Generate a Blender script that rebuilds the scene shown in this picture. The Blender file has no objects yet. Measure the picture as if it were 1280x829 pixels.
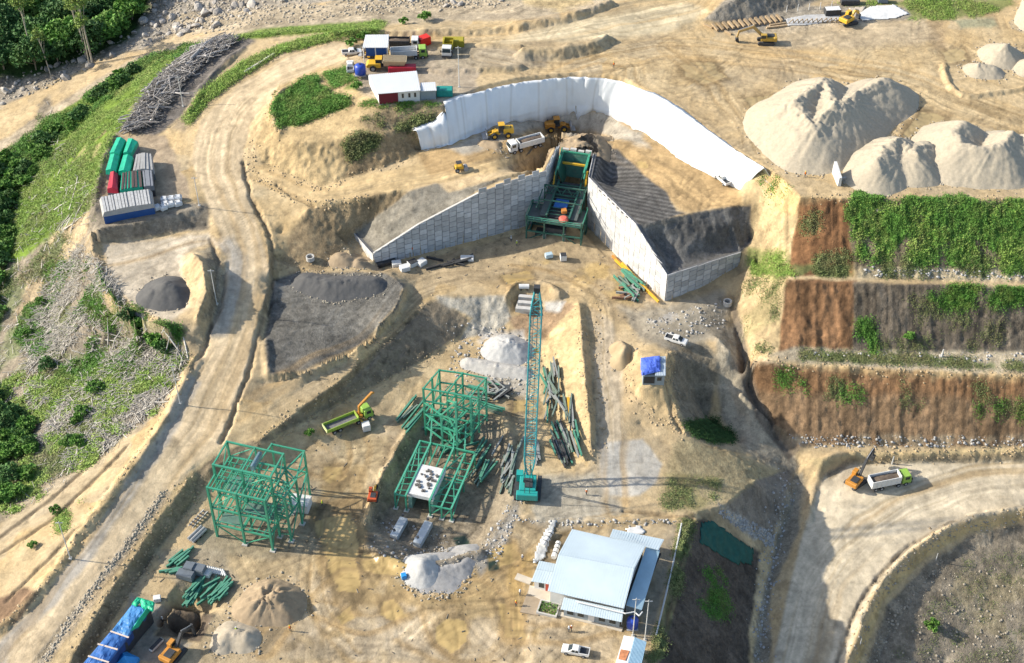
import bpy, bmesh, math, random
import numpy as np
from mathutils import Vector, Matrix

random.seed(7)
SC = bpy.context.scene
COL = SC.collection
R = math.radians

# ------------------------------------------------------------------ camera
CAM_H, TILT, FPX = 225.0, R(42.2), 1800.0          # height above the yard, pitch below horizontal, focal length in 1280-px pixels
cd = bpy.data.cameras.new("Camera")
cam = bpy.data.objects.new("Camera", cd)
COL.objects.link(cam)
cam.location = (0, 0, CAM_H)
cam.rotation_euler = (R(90) - TILT, 0, 0)
cd.sensor_width = 36.0
cd.lens = 36.0 * FPX / 1280.0
cd.clip_start, cd.clip_end = 1.0, 9000.0
SC.camera = cam

# ------------------------------------------------------------------ world, sun, exposure
SUN_EL = R(29.0)
SH = Vector((0.9945, -0.105, 0)).normalized()      # direction the shadows fall
w = bpy.data.worlds.new("World")
SC.world = w
w.use_nodes = True
nt = w.node_tree
nt.nodes.clear()
sky = nt.nodes.new("ShaderNodeTexSky")
sky.sky_type = 'NISHITA'
sky.sun_disc = False
sky.sun_elevation = SUN_EL
sky.sun_rotation = math.atan2(-SH.x, -SH.y)
sky.air_density, sky.dust_density, sky.ozone_density = 1.0, 1.6, 1.0
bg = nt.nodes.new("ShaderNodeBackground")
bg.inputs[1].default_value = 0.15
ow = nt.nodes.new("ShaderNodeOutputWorld")
nt.links.new(sky.outputs[0], bg.inputs[0])
nt.links.new(bg.outputs[0], ow.inputs[0])
sl = bpy.data.lights.new("Sun", 'SUN')
sl.energy, sl.angle, sl.color = 4.7, R(0.9), (1.0, 0.93, 0.81)
sun = bpy.data.objects.new("Sun", sl)
COL.objects.link(sun)
sun.rotation_euler = Vector((SH.x * math.cos(SUN_EL), SH.y * math.cos(SUN_EL), -math.sin(SUN_EL))).to_track_quat('-Z', 'Y').to_euler()
sun.location = (-200, 250, 200)
SC.view_settings.view_transform = 'Standard'
SC.view_settings.look = 'None'
SC.view_settings.gamma = 1.0
SC.view_settings.use_curve_mapping = False
SC.view_settings.exposure = 0.66
SC.cycles.max_bounces = 5
SC.cycles.diffuse_bounces = 3
SC.cycles.glossy_bounces = 2
SC.cycles.transmission_bounces = 2

# ------------------------------------------------------------------ from a spot in the photograph to a spot on the ground
_s, _c = math.sin(TILT), math.cos(TILT)
def P(px, py, z=0.0):
    """world (x, y) of the point at height z seen at photo pixel (px, py) of 1280 x 829"""
    u = (px - 640) / FPX
    v = (py - 414.5) / FPX
    t = (z - CAM_H) / (-_s - v * _c)
    return u * t, (_c - v * _s) * t
def V3(px, py, z):
    x, y = P(px, py, z)
    return Vector((x, y, z))
def Qn(x, y, z):
    d = y * _c - (z - CAM_H) * _s
    v = (-y * _s - (z - CAM_H) * _c) / d
    return 640 + FPX * x / d, 414.5 + FPX * v

# ------------------------------------------------------------------ noise on arrays
_rng = np.random.RandomState(11)
_T = _rng.rand(512, 512)
def vnoise(x, y):
    xi = np.floor(x).astype(np.int64); yi = np.floor(y).astype(np.int64)
    fx = x - xi; fy = y - yi
    fx = fx * fx * (3 - 2 * fx); fy = fy * fy * (3 - 2 * fy)
    a = _T[xi & 511, yi & 511]; b = _T[(xi + 1) & 511, yi & 511]
    c = _T[xi & 511, (yi + 1) & 511]; d = _T[(xi + 1) & 511, (yi + 1) & 511]
    return (a * (1 - fx) + b * fx) * (1 - fy) + (c * (1 - fx) + d * fx) * fy
def fbm(x, y, n=4, g=0.5):
    """about -1 .. 1"""
    s = 0; amp = 1.0; tot = 0
    for k in range(n):
        s = s + amp * (vnoise(x * 2 ** k + 17.3 * k, y * 2 ** k + 41.7 * k) * 2 - 1)
        tot += amp; amp *= g
    return s / tot * 1.6

# ------------------------------------------------------------------ terrain heights: survey lines (photo pixel x, y, height in m)
LINES = [
 # haul road on the left, its two edges
 [(420,52,26),(360,72,24.5),(300,110,21.5),(250,155,18.8),(238,200,17.2),(262,262,15.5),(285,320,13.6),(280,370,11.4),(262,420,10),(238,465,8.6),(200,540,6.6),(150,615,5),(100,690,3.9),(50,755,3.2),(0,800,2.6),(-60,880,2)],
 [(470,58,26.8),(400,85,24.8),(350,110,22.6),(315,150,19.8),(303,200,17.4),(310,240,16),(335,300,13.4),(338,340,12),(330,390,10.6),(318,440,9.2),(300,500,7.4),(285,545,6),(230,590,4.7),(205,620,4),(130,720,3.1),(60,820,2.5),(20,880,2)],
 # embankment down to the yard
 [(240,592,4.3),(220,619,3.8),(180,676,3.2),(130,752,2.8),(86,829,2.4),(56,880,2)],
 [(246,602,3.0),(242,630,1.0),(204,676,0.6),(154,752,0.4),(108,829,0.2),(76,880,0.2)],
 # outer slope left of the road
 [(226,462,8.2),(196,512,5.8),(150,548,3.2),(105,580,1.2),(60,612,-0.2),(0,650,-1.5),(-80,700,-4)],
 [(190,548,6.4),(140,608,4.9),(95,664,3.8),(66,706,3.2),(30,748,2.8),(-20,790,2.2)],
 [(0,720,1.8),(-80,760,0)],
 # brush slope and valley at the far left
 [(205,440,7.2),(150,420,4.2),(100,470,-0.5),(60,520,-3)],
 [(-20,620,-5),(0,560,-6),(0,480,-7),(0,400,-7.5),(0,330,-6),(14,270,-4),(30,215,-0.5),(75,155,3.2),(120,115,5.4),(170,80,8.6),(220,64,11.5),(280,47,15.6),(330,37,19),(450,31,22),(560,29,23.6),(640,30,25.2)],
 [(60,430,-3.4),(60,340,-1)],
 [(-90,600,-10),(-120,450,-13),(-110,330,-10)],
 [(-40,195,-2.6),(0,172,-0.6),(60,133,2.2),(110,101,4.4),(170,68,7.6),(240,47,11.6),(330,25,17.4),(450,20,21),(560,18,23)],
 [(-60,150,-1.5),(0,120,-0.5),(60,95,1.2),(150,48,5),(250,20,10),(350,2,15.4),(500,0,21),(620,0,24)],
 [(-80,60,3),(0,40,2.5),(100,10,4),(160,-20,8),(300,-30,15)],
 # upper left vegetated bank
 [(118,240,15.6),(128,200,16.2),(152,155,17.2),(190,115,19),(240,75,21.2),(290,48,23.2),(340,42,24.4),(400,38,25.4),(480,35,26),(560,38,26.6)],
 [(230,150,18.6),(262,112,20.8),(300,85,22.6),(345,64,24.2),(400,48,25.6),(470,42,26.4)],
 # storage pads on the left
 [(118,262,16.5),(126,215,16.5),(143,172,16.8),(205,163,17.4),(235,230,16.6),(247,255,16.3)],
 [(121,287,16.8),(180,277,16.6),(250,260,16.2)],
 [(119,303,13.4),(185,299,13.2),(258,283,13.6)],
 [(127,312,13.2),(137,348,13.2),(170,384,13.2),(214,400,13.2),(232,384,13.2),(224,340,13.2),(226,322,13.2),(262,298,13.5)],
 [(110,270,14.5),(104,318,10),(128,382,8.4),(185,425,8.2),(222,436,9)],
 [(114,290,15.8),(117,320,13.8),(130,362,13.9),(168,396,13.9),(212,411,13.9)],
 [(240,316,17.2),(253,328,17.6),(258,365,16.4),(246,396,14.6)],
 [(276,312,14),(284,345,13),(280,385,11.8),(262,418,10.8)],
 # hill with the sheds
 [(435,72,27),(402,98,26),(352,113,24),(341,138,23.4),(350,166,22.6)],
 [(452,82,28),(442,110,28),(470,129,28),(552,132,28.2),(580,112,28)],
 [(330,204,17),(400,234,16.6),(440,220,17.4),(500,203,18.6),(527,191,19.6)],
 [(365,180,22),(430,175,23.4),(480,166,24.4),(520,158,24.2)],
 [(318,178,19),(312,205,17.2)],
 # road from the haul road to the tipping platform
 [(312,216,16.4),(340,236,16),(392,254,16.2),(460,246,17),(520,232,18),(560,224,18.8),(620,210,19.7)],
 [(345,325,10),(372,334,9),(402,340,8.4),(445,300,9.2)],
 [(352,292,12.4),(385,262,15.8)],
 # tipping platform
 [(520,188,18.8),(556,180,19.6),(600,160,20),(640,145,20),(700,132,20),(757,134,20),(797,154,20),(847,190,20),(887,215,20),(925,238,20)],
 [(540,205,19.2),(620,185,20),(700,165,20),(780,180,20),(840,215,20),(900,245,20)],
 [(516,160,24.6),(545,151,25.2),(553,142,27),(562,124,28.2),(600,108,28),(660,95,28),(720,91,28),(782,97,28),(845,131,28),(905,176,28),(966,212,28)],
 # fill behind the left wing
 [(445,292,9.7),(478,265,13.8),(512,240,17.6),(545,229,18.8)],
 [(464,314,9.7),(522,279,15),(598,235,19.6),(622,222,20.4),(676,209,20.2)],
 [(700,183,20),(740,186,20)],
 [(742,193,20),(734,217,20),(800,281,20),(858,267,20),(925,256,20),(938,258,19.6)],
 # sloping fill behind the right wing
 [(836,341,13.6),(925,313,12.4),(938,300,12.6)],
 # platform foot
 [(470,340,6.3),(560,315,6),(655,290,6),(668,270,6),(700,205,6.2),(730,205,6.2),(735,250,6),(738,288,6),(780,332,6),(833,381,6),(862,372,6),(896,356,6.4),(920,336,8.6)],
 # pocket of the crusher
 [(676,262,6),(704,212,6.2)],
 # hill side right of the platform
 [(968,216,28),(1002,246,28)],
 [(948,262,19),(955,300,14.6),(975,345,14.2)],
 [(945,330,9.4),(960,343,12),(978,346,15.6)],
 [(932,400,5),(945,440,4),(975,440,5)],
 # benches
 [(1000,247,28),(1280,250,28),(1400,250,28)],
 [(986,344,16),(1280,354,16),(1400,356,16)],
 [(982,351,16),(1280,361,15.8),(1400,363,15.8)],
 [(975,440,5),(1280,441,5),(1400,441,5)],
 [(936,451,4.2),(1000,456,4),(1280,470,3.6),(1400,474,3.6)],
 [(925,490,-1),(960,525,-5.5),(1000,556,-8.6),(1280,557,-8.8),(1400,557,-8.8)],
 # gully between yard and benches
 [(918,372,5.2),(913,392,4),(927,430,1),(934,480,-3.2),(950,520,-6.8),(975,552,-9.4),(1000,580,-11.6),(988,640,-15),(968,700,-17),(957,760,-18.2),(948,829,-19.6),(940,900,-20.6)],
 [(840,440,6.4),(838,480,4.6),(846,520,2.2),(858,545,0.4),(900,562,-2.5),(940,585,-5.5)],
 [(862,450,3.5),(872,500,-4),(890,530,-7),(925,552,-8.4)],
 [(895,420,5.2),(912,440,3.6)],
 [(905,480,-1.8),(925,520,-5.6)],
 # road at the lower right
 [(1014,578,-9.4),(1060,569,-9.4),(1280,563,-9.4),(1400,560,-9.4)],
 [(1034,594,-12),(1062,580,-11.4),(1280,577,-11.4),(1400,575,-11.4)],
 [(1016,606,-13.2),(1006,660,-14.6),(985,740,-16.8),(968,829,-18.6),(960,900,-19.5)],
 [(1280,634,-12),(1200,652,-12.8),(1140,686,-14.2),(1090,742,-16.2),(1058,829,-18.4),(1040,900,-19.4)],
 [(1400,655,-14),(1280,666,-15.4),(1202,692,-17),(1152,732,-19),(1108,802,-21.4),(1088,880,-23)],
 [(1290,700,-18.6),(1230,760,-22),(1180,829,-25),(1150,900,-27)],
 [(1400,800,-28),(1300,900,-31)],
 # lower yard edge and dark slope
 [(780,628,0),(830,634,0),(868,640,-0.2),(905,632,-1.8),(945,600,-5.2)],
 [(866,652,0),(848,720,0),(832,790,0),(822,829,0),(808,900,0)],
 [(948,692,-15),(941,760,-16.8),(936,829,-18),(930,900,-19)],
 [(962,652,-12.6),(985,602,-11)],
 [(930,655,-8),(905,648,-4)],
 # ramp road under the grey lot
 [(315,553,5.6),(330,547,5.6),(376,512,5.6),(420,481,5.8),(470,437,6),(520,389,6.3),(542,372,6.3)],
 [(322,557,5.3),(352,543,4.0),(395,522,2.4),(440,497,1.5),(520,455,1.3),(570,430,1)],
 [(262,585,4.6),(300,568,4.8)],
 [(262,612,1.4),(300,598,1.6),(345,580,1.6),(390,556,1.4)],
 [(338,525,6),(380,482,6),(440,446,6.1),(498,400,6.3),(522,352,6.4)],
 [(335,468,8.4),(350,467,8.6),(382,460,8.8),(450,430,8.8),(492,390,8.8),(505,360,8.8),(486,341,8.6),(370,343,8.6),(342,352,8.6),(329,425,8.4)],
 [(330,480,7),(388,469,6.2),(457,436,6.2),(502,393,6.4),(514,360,6.5)],
 # pit wall of the yard
 [(542,371,6.6),(600,368,6.4),(632,371,6.2),(640,359,6.2),(672,356,6.2),(694,364,6.2),(702,377,6.2)],
 [(572,424,0.6),(610,418,0.8),(650,420,1.2),(686,424,1)],
 [(640,382,3.4),(672,382,3.4),(668,396,3.2),(636,398,3.2)],
 # spoil ridge
 [(724,379,7),(727,420,6.4),(731,470,5.2),(738,530,3.4),(740,565,1.8),(735,584,0.5)],
 [(676,440,0.7),(688,490,0.3),(706,560,0.1),(712,580,0)],
 [(734,378,5.8),(739,440,4.4),(743,500,2.5),(748,560,0.6)],
 # upper yard, ramp
 [(560,352,6.3),(640,345,6.1),(740,355,6),(765,400,5.5),(775,450,4.4),(778,500,2.7),(780,555,0.8),(780,600,0.1)],
 [(760,340,6),(800,385,6),(860,395,6),(895,380,5.8)],
 [(797,441,7.4),(834,443,7.2),(830,482,6.8),(800,480,7)],
 [(783,440,5),(784,478,4.2),(800,503,3.2),(832,515,2)],
 [(800,530,1),(840,560,0.2),(860,600,-0.4)],
 # lower yard
 [(330,620,0),(330,700,0),(420,640,0),(420,580,0.2),(480,520,0.3),(520,480,0.5)],
 [(300,760,0.2),(400,800,0),(520,780,0),(640,760,0),(720,780,0),(780,790,0),(700,829,0),(600,829,0),(300,840,0),(400,900,0),(600,900,0)],
 [(660,640,0),(720,620,0),(690,560,0),(650,500,0.1),(640,470,0.4)],
 [(240,700,0.4),(200,760,0.4),(140,815,0.2)],
 # foundation pit under the tall frame
 [(478,655,-2.0),(500,603,-2.0),(533,548,-1.6),(606,545,-1.4),(630,600,-1.6),(596,675,-2.0),(525,694,-2.0),(478,655,-2.0)],
 [(456,655,0.5),(472,606,0.6),(498,560,0.6),(526,514,0.5),(600,508,0.3),(634,540,0.3),(648,590,0.1),(636,640,0.2),(605,690,0.5),(520,712,0.6),(460,686,0.5),(456,655,0.5)],
 # small pit by the excavator
 [(222,768,-3.6),(258,774,-3.6),(243,797,-3.6),(204,789,-3.6),(222,768,-3.6)],
 [(217,762,0.4),(266,769,0.6),(249,803,0.5),(195,793,0.4),(217,762,0.4)],
 # plateau behind
 [(560,50,27),(640,52,27.8),(720,60,28),(820,50,28),(870,35,28)],
 [(620,85,28),(720,80,28),(820,95,28),(900,140,28),(960,190,28)],
 [(900,100,28),(1000,130,28),(1100,110,28),(1280,120,28),(1400,120,28)],
 [(1000,60,28),(1150,60,28),(1280,60,28.4),(1400,40,29)],
 [(1010,235,28),(1100,238,28),(1280,242,28)],
 [(640,12,25),(740,8,26.5),(760,0,27),(800,-10,28.4)],
 [(640,26,27.4),(720,22,28.4),(800,-4,29)],
 [(876,30,28.4),(900,10,31),(940,-14,33),(990,-40,34)],
 [(900,34,28),(940,24,28),(1000,8,28),(1060,-10,28.6)],
 [(1150,-20,29.5),(1280,-20,31),(1400,-30,33)],
]
# ridges heaped on the surveyed ground: (height, half width m, line of photo pixels with the ground height)
RIDGES = [
 (1.15, 1.15, [(241,452,9),(222,498,7.8),(186,555,6.5),(148,606,5.2),(103,664,4.1),(76,702,3.6),(46,744,3.2),(16,770,2.8),(-30,812,2.3)]),
 (0.9, 1.0, [(300,60,23.6),(255,108,20.8),(236,140,19.4)]),
 (1.6, 1.3, [(420,47,26),(500,43,26.6),(600,38,27.2),(660,32,27.8),(720,20,28.4),(760,6,28.6)]),
 (2.4, 1.8, [(655,70,28),(700,68,28),(735,62,28),(757,52,28)]),
 (1.0, 1.0, [(540,88,28),(600,88,28),(650,86,28)]),
 (0.8, 0.8, [(600,57,27.6),(650,58,28)]),
 (1.3, 1.0, [(1280,637,-12),(1200,656,-12.9),(1142,690,-14.3),(1093,746,-16.3),(1061,829,-18.5),(1045,880,-19.2)]),
 (0.9, 0.9, [(1062,572,-10.5),(1036,584,-12),(1020,604,-13.2),(1011,650,-14.4)]),
 (0.7, 0.8, [(1178,82,28),(1186,104,28),(1205,120,28),(1250,116,28),(1290,108,28)]),
 (0.9, 0.9, [(345,160,22.6),(339,140,23.4),(346,118,24),(380,100,25)]),
 (1.2, 1.0, [(640,372,6.2),(642,360,6.2),(660,355,6.2),(684,358,6.2),(698,370,6.2)]),
 (0.7, 0.9, [(332,430,8.4),(336,466,8)]),
 (0.9, 0.7, [(458,655,0.5),(474,604,0.5),(499,560,0.5),(528,514,0.5)]),
 (0.9, 1.0, [(600,506,0.4),(628,520,0.4),(640,555,0.3)]),
 (1.0, 1.0, [(462,688,0.5),(520,711,0.5),(600,694,0.5)]),
 (0.6, 0.7, [(660,648,0),(760,652,0),(850,650,0)]),
 (1.0, 1.2, [(118,250,16),(124,216,16.4),(140,172,17)]),
]
# ditches washed along the roads (depth, half width, line)
RIDGES += [
 (-0.7, 0.45, [(303,205,17),(316,250,15.6),(338,300,13.3),(340,345,11.9),(328,400,10.2),(316,446,9),(296,505,7.3),(278,552,5.8)]),
 (-0.5, 0.45, [(0,694,0.4),(60,652,1.8),(112,606,3),(160,556,4.6)]),
 (-0.4, 0.4, [(10,752,2.2),(66,694,2.8),(118,640,4)]),
 (-0.5, 0.5, [(0,672,-0.4),(50,634,0.6),(100,592,1.6)]),
 (-0.6, 0.4, [(345,232,16.2),(372,248,16.2),(392,256,16)]),
 (-0.6, 0.45, [(262,300,13.6),(272,330,13.6),(262,418,10),(242,462,8.8)]),
 (-0.5, 0.5, [(520,392,6.2),(470,440,6),(420,484,5.8),(378,514,5.6)]),
 (-0.7, 0.5, [(832,478,6.6),(838,500,4.4),(850,535,1.5)]),
 (-0.6, 0.5, [(780,640,0),(850,646,0),(866,652,0),(848,720,0),(826,810,0)]),
 (-0.5, 0.4, [(1192,652,-12.4),(1130,690,-14.2),(1078,750,-16.4),(1046,829,-18.4)]),
]
GS = 0.36
X0, X1, Y0, Y1 = -205.0, 190.0, 138.0, 436.0
NX, NY = int((X1 - X0) / GS) + 1, int((Y1 - Y0) / GS) + 1

def world_line(pts):
    out = [V3(*p) for p in pts]
    return out
def sample_line(w3, step):
    res = []
    for a, b in zip(w3[:-1], w3[1:]):
        n = max(1, int((b - a).to_2d().length / step))
        for i in range(n):
            res.append(a.lerp(b, i / n))
    res.append(w3[-1])
    return res

def solve_heights():
    pts = []
    for l in LINES:
        pts += [tuple(p) for p in sample_line(world_line(l), GS * 0.6)]
    pts = np.array(pts)
    Z = None
    for f in (32, 16, 8, 4, 2, 1):
        g = GS * f
        nx, ny = (NX - 1) // f + 2, (NY - 1) // f + 2
        ix = np.clip(np.round((pts[:, 0] - X0) / g).astype(int), 0, nx - 1)
        iy = np.clip(np.round((pts[:, 1] - Y0) / g).astype(int), 0, ny - 1)
        ok = (pts[:, 0] > X0 - g) & (pts[:, 0] < X1 + g) & (pts[:, 1] > Y0 - g) & (pts[:, 1] < Y1 + g)
        num = np.zeros((ny, nx)); den = np.zeros((ny, nx))
        np.add.at(num, (iy[ok], ix[ok]), pts[ok, 2]); np.add.at(den, (iy[ok], ix[ok]), 1)
        fix = den > 0
        val = np.where(fix, num / np.maximum(den, 1), 0)
        if Z is None:
            Z = np.full((ny, nx), pts[:, 2].mean())
        else:
            py_, px_ = Z.shape
            yy = np.minimum(np.arange(ny) / 2.0, py_ - 1.001); xx = np.minimum(np.arange(nx) / 2.0, px_ - 1.001)
            y0 = yy.astype(int); x0 = xx.astype(int); fy = (yy - y0)[:, None]; fx = (xx - x0)[None]
            Z = (Z[y0][:, x0] * (1 - fy) * (1 - fx) + Z[y0 + 1][:, x0] * fy * (1 - fx) + Z[y0][:, x0 + 1] * (1 - fy) * fx + Z[y0 + 1][:, x0 + 1] * fy * fx)
        Z[fix] = val[fix]
        for it in range({32: 400, 16: 300, 8: 200, 4: 140, 2: 90, 1: 60}[f]):
            Pd = np.pad(Z, 1, mode='edge')
            N = 0.25 * (Pd[:-2, 1:-1] + Pd[2:, 1:-1] + Pd[1:-1, :-2] + Pd[1:-1, 2:])
            Z = np.where(fix, val, N)
    return Z[:NY, :NX]

ZT = solve_heights()
GX, GY = np.meshgrid(X0 + GS * np.arange(NX), Y0 + GS * np.arange(NY))

def near_line(w3, radius):
    """(index window, distance, arc length) of grid nodes near a world polyline"""
    xs = [p[0] for p in w3]; ys = [p[1] for p in w3]
    i0 = max(0, int((min(xs) - radius - X0) / GS)); i1 = min(NX, int((max(xs) + radius - X0) / GS) + 2)
    j0 = max(0, int((min(ys) - radius - Y0) / GS)); j1 = min(NY, int((max(ys) + radius - Y0) / GS) + 2)
    if i1 <= i0 or j1 <= j0:
        return None
    gx = GX[j0:j1, i0:i1]; gy = GY[j0:j1, i0:i1]
    D = np.full(gx.shape, 1e9); S = np.zeros(gx.shape); s0 = 0.0
    for a, b in zip(w3[:-1], w3[1:]):
        dx, dy = b[0] - a[0], b[1] - a[1]
        L2 = dx * dx + dy * dy + 1e-9; L = math.sqrt(L2)
        t = np.clip(((gx - a[0]) * dx + (gy - a[1]) * dy) / L2, 0, 1)
        ex = gx - a[0] - t * dx; ey = gy - a[1] - t * dy
        d = np.hypot(ex, ey) * np.sign(-(gx - a[0]) * dy + (gy - a[1]) * dx + 1e-9)
        m = np.abs(d) < np.abs(D)
        D = np.where(m, d, D); S = np.where(m, s0 + t * L, S); s0 += L
    return (slice(j0, j1), slice(i0, i1)), D, S

def smooth_curve(w3, n=6):
    """Catmull-Rom through the points"""
    pts = [w3[0] * 2 - w3[1]] + list(w3) + [w3[-1] * 2 - w3[-2]]
    out = []
    for i in range(1, len(pts) - 2):
        a, b, c_, d = pts[i - 1], pts[i], pts[i + 1], pts[i + 2]
        for k in range(n):
            t = k / n
            out.append(0.5 * ((2 * b) + (c_ - a) * t + (2 * a - 5 * b + 4 * c_ - d) * t * t + (3 * b - a - 3 * c_ + d) * t ** 3))
    out.append(w3[-1])
    return out

for h, hw, line in RIDGES:
    r = near_line(smooth_curve(world_line(line)), hw * 4)
    if r:
        win, D, S = r
        amp = h * (0.95 + 0.16 * fbm(S / 4.0, D * 0.1 + h, 2))
        ZT[win] += amp * np.clip(1.25 * (1 - np.abs(D + 0.35 * fbm(S / 3.0, D * 0 + h, 2)) / (1.55 * hw)), 0, 1)

# slopes roughen more than flats
gyr, gxr = np.gradient(ZT, GS)
SLOPE = np.hypot(gxr, gyr)
PXv, PYv = Qn(GX, GY, ZT)
steep = np.clip((SLOPE - 0.3) / 0.5, 0, 1)
ZT += 0.16 * fbm(GX / 9.0, GY / 9.0, 3) + 0.035 * fbm(GX / 1.6, GY / 1.6, 2)
linz = (PXv > 515) & (PXv < 965) & (PYv > 90) & (PYv < 245) & (PYv < 135 + np.abs(PXv - 700) * 0.42)
ZT += steep * np.where(linz, 0.1, 0.42) * (fbm(GX / 3.4, GY / 3.4, 4, 0.6) * 0.7 - np.abs(fbm(GX / 2.3 + 9, GY / 2.3, 3, 0.55)) * 0.9 + 0.3)
gritz = fbm(GX / 0.85 + 3, GY / 0.85, 2, 0.7)
ZT += steep * np.where(linz, 0.0, 0.15) * gritz + 0.22 * np.clip(gritz - 0.55, 0, 1) * np.clip(fbm(GX / 8 + 60, GY / 8, 3) + 0.35, 0, 1)
# rills scoured down the benches (they run towards the camera)
benches = (PXv > 975) & (PYv > 246) & (PYv < 558) & (steep > 0.2)
ZT += np.where(benches, steep * (0.15 * fbm(GX / 1.0, GY / 18.0, 3, 0.65) + 0.30 * fbm(GX / 5.0 + GY / 12.0, GY / 7.0, 4, 0.6)), 0)
darkslope = (PXv > 830) & (PXv < 960) & (PYv > 640) & (steep > 0.2)
rot = GX * 0.55 + GY * 0.83
ZT += np.where(darkslope, 0.3 * steep * fbm(rot / 1.4, GX / 16.0, 3, 0.6), 0)

WALL_L = [(-32.8,264.6,9.6,6),(-22.0,269.2,14.8,6),(-8,275.2,19.4,6),(-2,277.8,20.3,6),(8.2,282.6,20.2,6),(11.6,293.2,20.2,6)]
WALL_E = [(-38.0,272.8,9.5,8.8),(-32.8,264.6,9.5,6)]
WALL_R = [(20.0,290.3,20.2,6),(18.4,280.6,20.2,6),(28.7,262.8,20.0,6),(35.5,252.1,13.7,6),(44.5,257.1,13.0,6.2),(53.6,262.2,12.3,8.4)]
for wl in (WALL_L, WALL_E, WALL_R):
    w3 = [Vector((a[0], a[1], 0)) for a in wl]
    win, D, S = near_line(w3, 7)
    sl_ = [0.0]
    for a, b in zip(w3[:-1], w3[1:]): sl_.append(sl_[-1] + (b - a).length)
    top = np.interp(S, sl_, [a[2] for a in wl]); bot = np.interp(S, sl_, [a[3] for a in wl])
    D = -D                                                    # positive in front of the face
    Zw = ZT[win]; endm = (S > 0.02) & (S < sl_[-1] - 0.02)
    fr = endm & (D > -0.2) & (D < 6)
    lim = bot + np.clip(D - 2.5, 0, 9) * 1.2 + 0.15 * fbm(GX[win] / 2, GY[win] / 2, 3)
    Zw = np.where(fr, np.minimum(Zw, lim), Zw)
    bk = endm & (D <= -0.2) & (D > -5)
    k = np.clip((-D - 1.5) / 3.5, 0, 1)
    Zw = np.where(bk, (top - 0.2) * (1 - k) + Zw * k, Zw)
    ZT[win] = Zw

def Zat(x, y):
    fx = min(max((x - X0) / GS, 0), NX - 1.001); fy = min(max((y - Y0) / GS, 0), NY - 1.001)
    i, j = int(fx), int(fy); u, v = fx - i, fy - j
    return float((ZT[j, i] * (1 - u) + ZT[j, i + 1] * u) * (1 - v) + (ZT[j + 1, i] * (1 - u) + ZT[j + 1, i + 1] * u) * v)
def G(px, py, dz=0.0):
    """point of the ground seen at photo pixel (px, py)"""
    u = (px - 640) / FPX; v = (py - 414.5) / FPX
    dx, dy, dz_ = u, _c - v * _s, -_s - v * _c
    t = (42 - CAM_H) / dz_
    for k in range(4000):
        z = CAM_H + dz_ * t
        if z <= Zat(dx * t, dy * t):
            break
        t += 0.25
    for k in range(6):
        t -= 0.25 / 2 ** (k + 1) if CAM_H + dz_ * (t - 0.25 / 2 ** (k + 1)) < Zat(dx * (t - 0.25 / 2 ** (k + 1)), dy * (t - 0.25 / 2 ** (k + 1))) else 0
    return Vector((dx * t, dy * t, Zat(dx * t, dy * t) + dz))
# ------------------------------------------------------------------ ground colours (albedo), painted per region of the survey
PXv, PYv = Qn(GX, GY, ZT)
ALB = np.empty((NY, NX, 3)); WET = np.zeros((NY, NX)); GRAIN = np.full((NY, NX), 0.35)
n1 = fbm(GX / 23.0, GY / 23.0, 4); n2 = fbm(GX / 6.0 + 50, GY / 6.0, 4); n3 = fbm(GX / 1.8 + 90, GY / 1.8, 3)
SAND = np.array((0.44, 0.325, 0.185)); PALE = np.array((0.51, 0.41, 0.262)); OCHRE = np.array((0.41, 0.275, 0.125)); GREYM = np.array((0.30, 0.265, 0.205))
t1 = np.clip(n1 * 0.5 + 0.5, 0, 1)[..., None]; t2 = np.clip(n2 * 0.6 + 0.35, 0, 1)[..., None]
ALB[:] = SAND * (1 - t1) + PALE * t1
ALB[:] = ALB * (1 - 0.45 * t2) + np.where(n1[..., None] > 0.1, OCHRE, GREYM) * 0.45 * t2

def polymask(poly, soft=2.0, rough=4.0, nscale=1.0, seed=0.0):
    """0..1 mask of grid nodes whose spot lies inside a photo-pixel polygon with a ragged edge"""
    xs = [p[0] for p in poly]; ys = [p[1] for p in poly]
    pad = soft + rough * 2 + 4
    sel = (PXv > min(xs) - pad) & (PXv < max(xs) + pad) & (PYv > min(ys) - pad) & (PYv < max(ys) + pad)
    jj, ii = np.nonzero(sel)
    M = np.zeros((NY, NX))
    if len(jj) == 0:
        return M
    gx = GX[jj, ii]; gy = GY[jj, ii]
    x = PXv[jj, ii] + rough * fbm(gx / (4 * nscale) + seed, gy / (4 * nscale) + 7, 4, 0.6)
    y = PYv[jj, ii] + 0.7 * rough * fbm(gx / (4 * nscale) + 31 + seed, gy / (4 * nscale) + 77, 4, 0.6)
    inside = np.zeros(len(jj), bool); dist = np.full(len(jj), 1e9)
    n = len(poly)
    for k in range(n):
        ax, ay = poly[k]; bx, by = poly[(k + 1) % n]
        cond = (ay > y) != (by > y)
        xc = (bx - ax) * (y - ay) / ((by - ay) if by != ay else 1e-9) + ax
        inside ^= cond & (x < xc)
        dx, dy = bx - ax, by - ay
        t = np.clip(((x - ax) * dx + (y - ay) * dy) / (dx * dx + dy * dy + 1e-9), 0, 1)
        dist = np.minimum(dist, np.hypot(x - ax - t * dx, y - ay - t * dy))
    sd = np.where(inside, dist, -dist)
    M[jj, ii] = np.clip(sd / (2 * soft) + 0.5, 0, 1)
    return M
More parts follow.
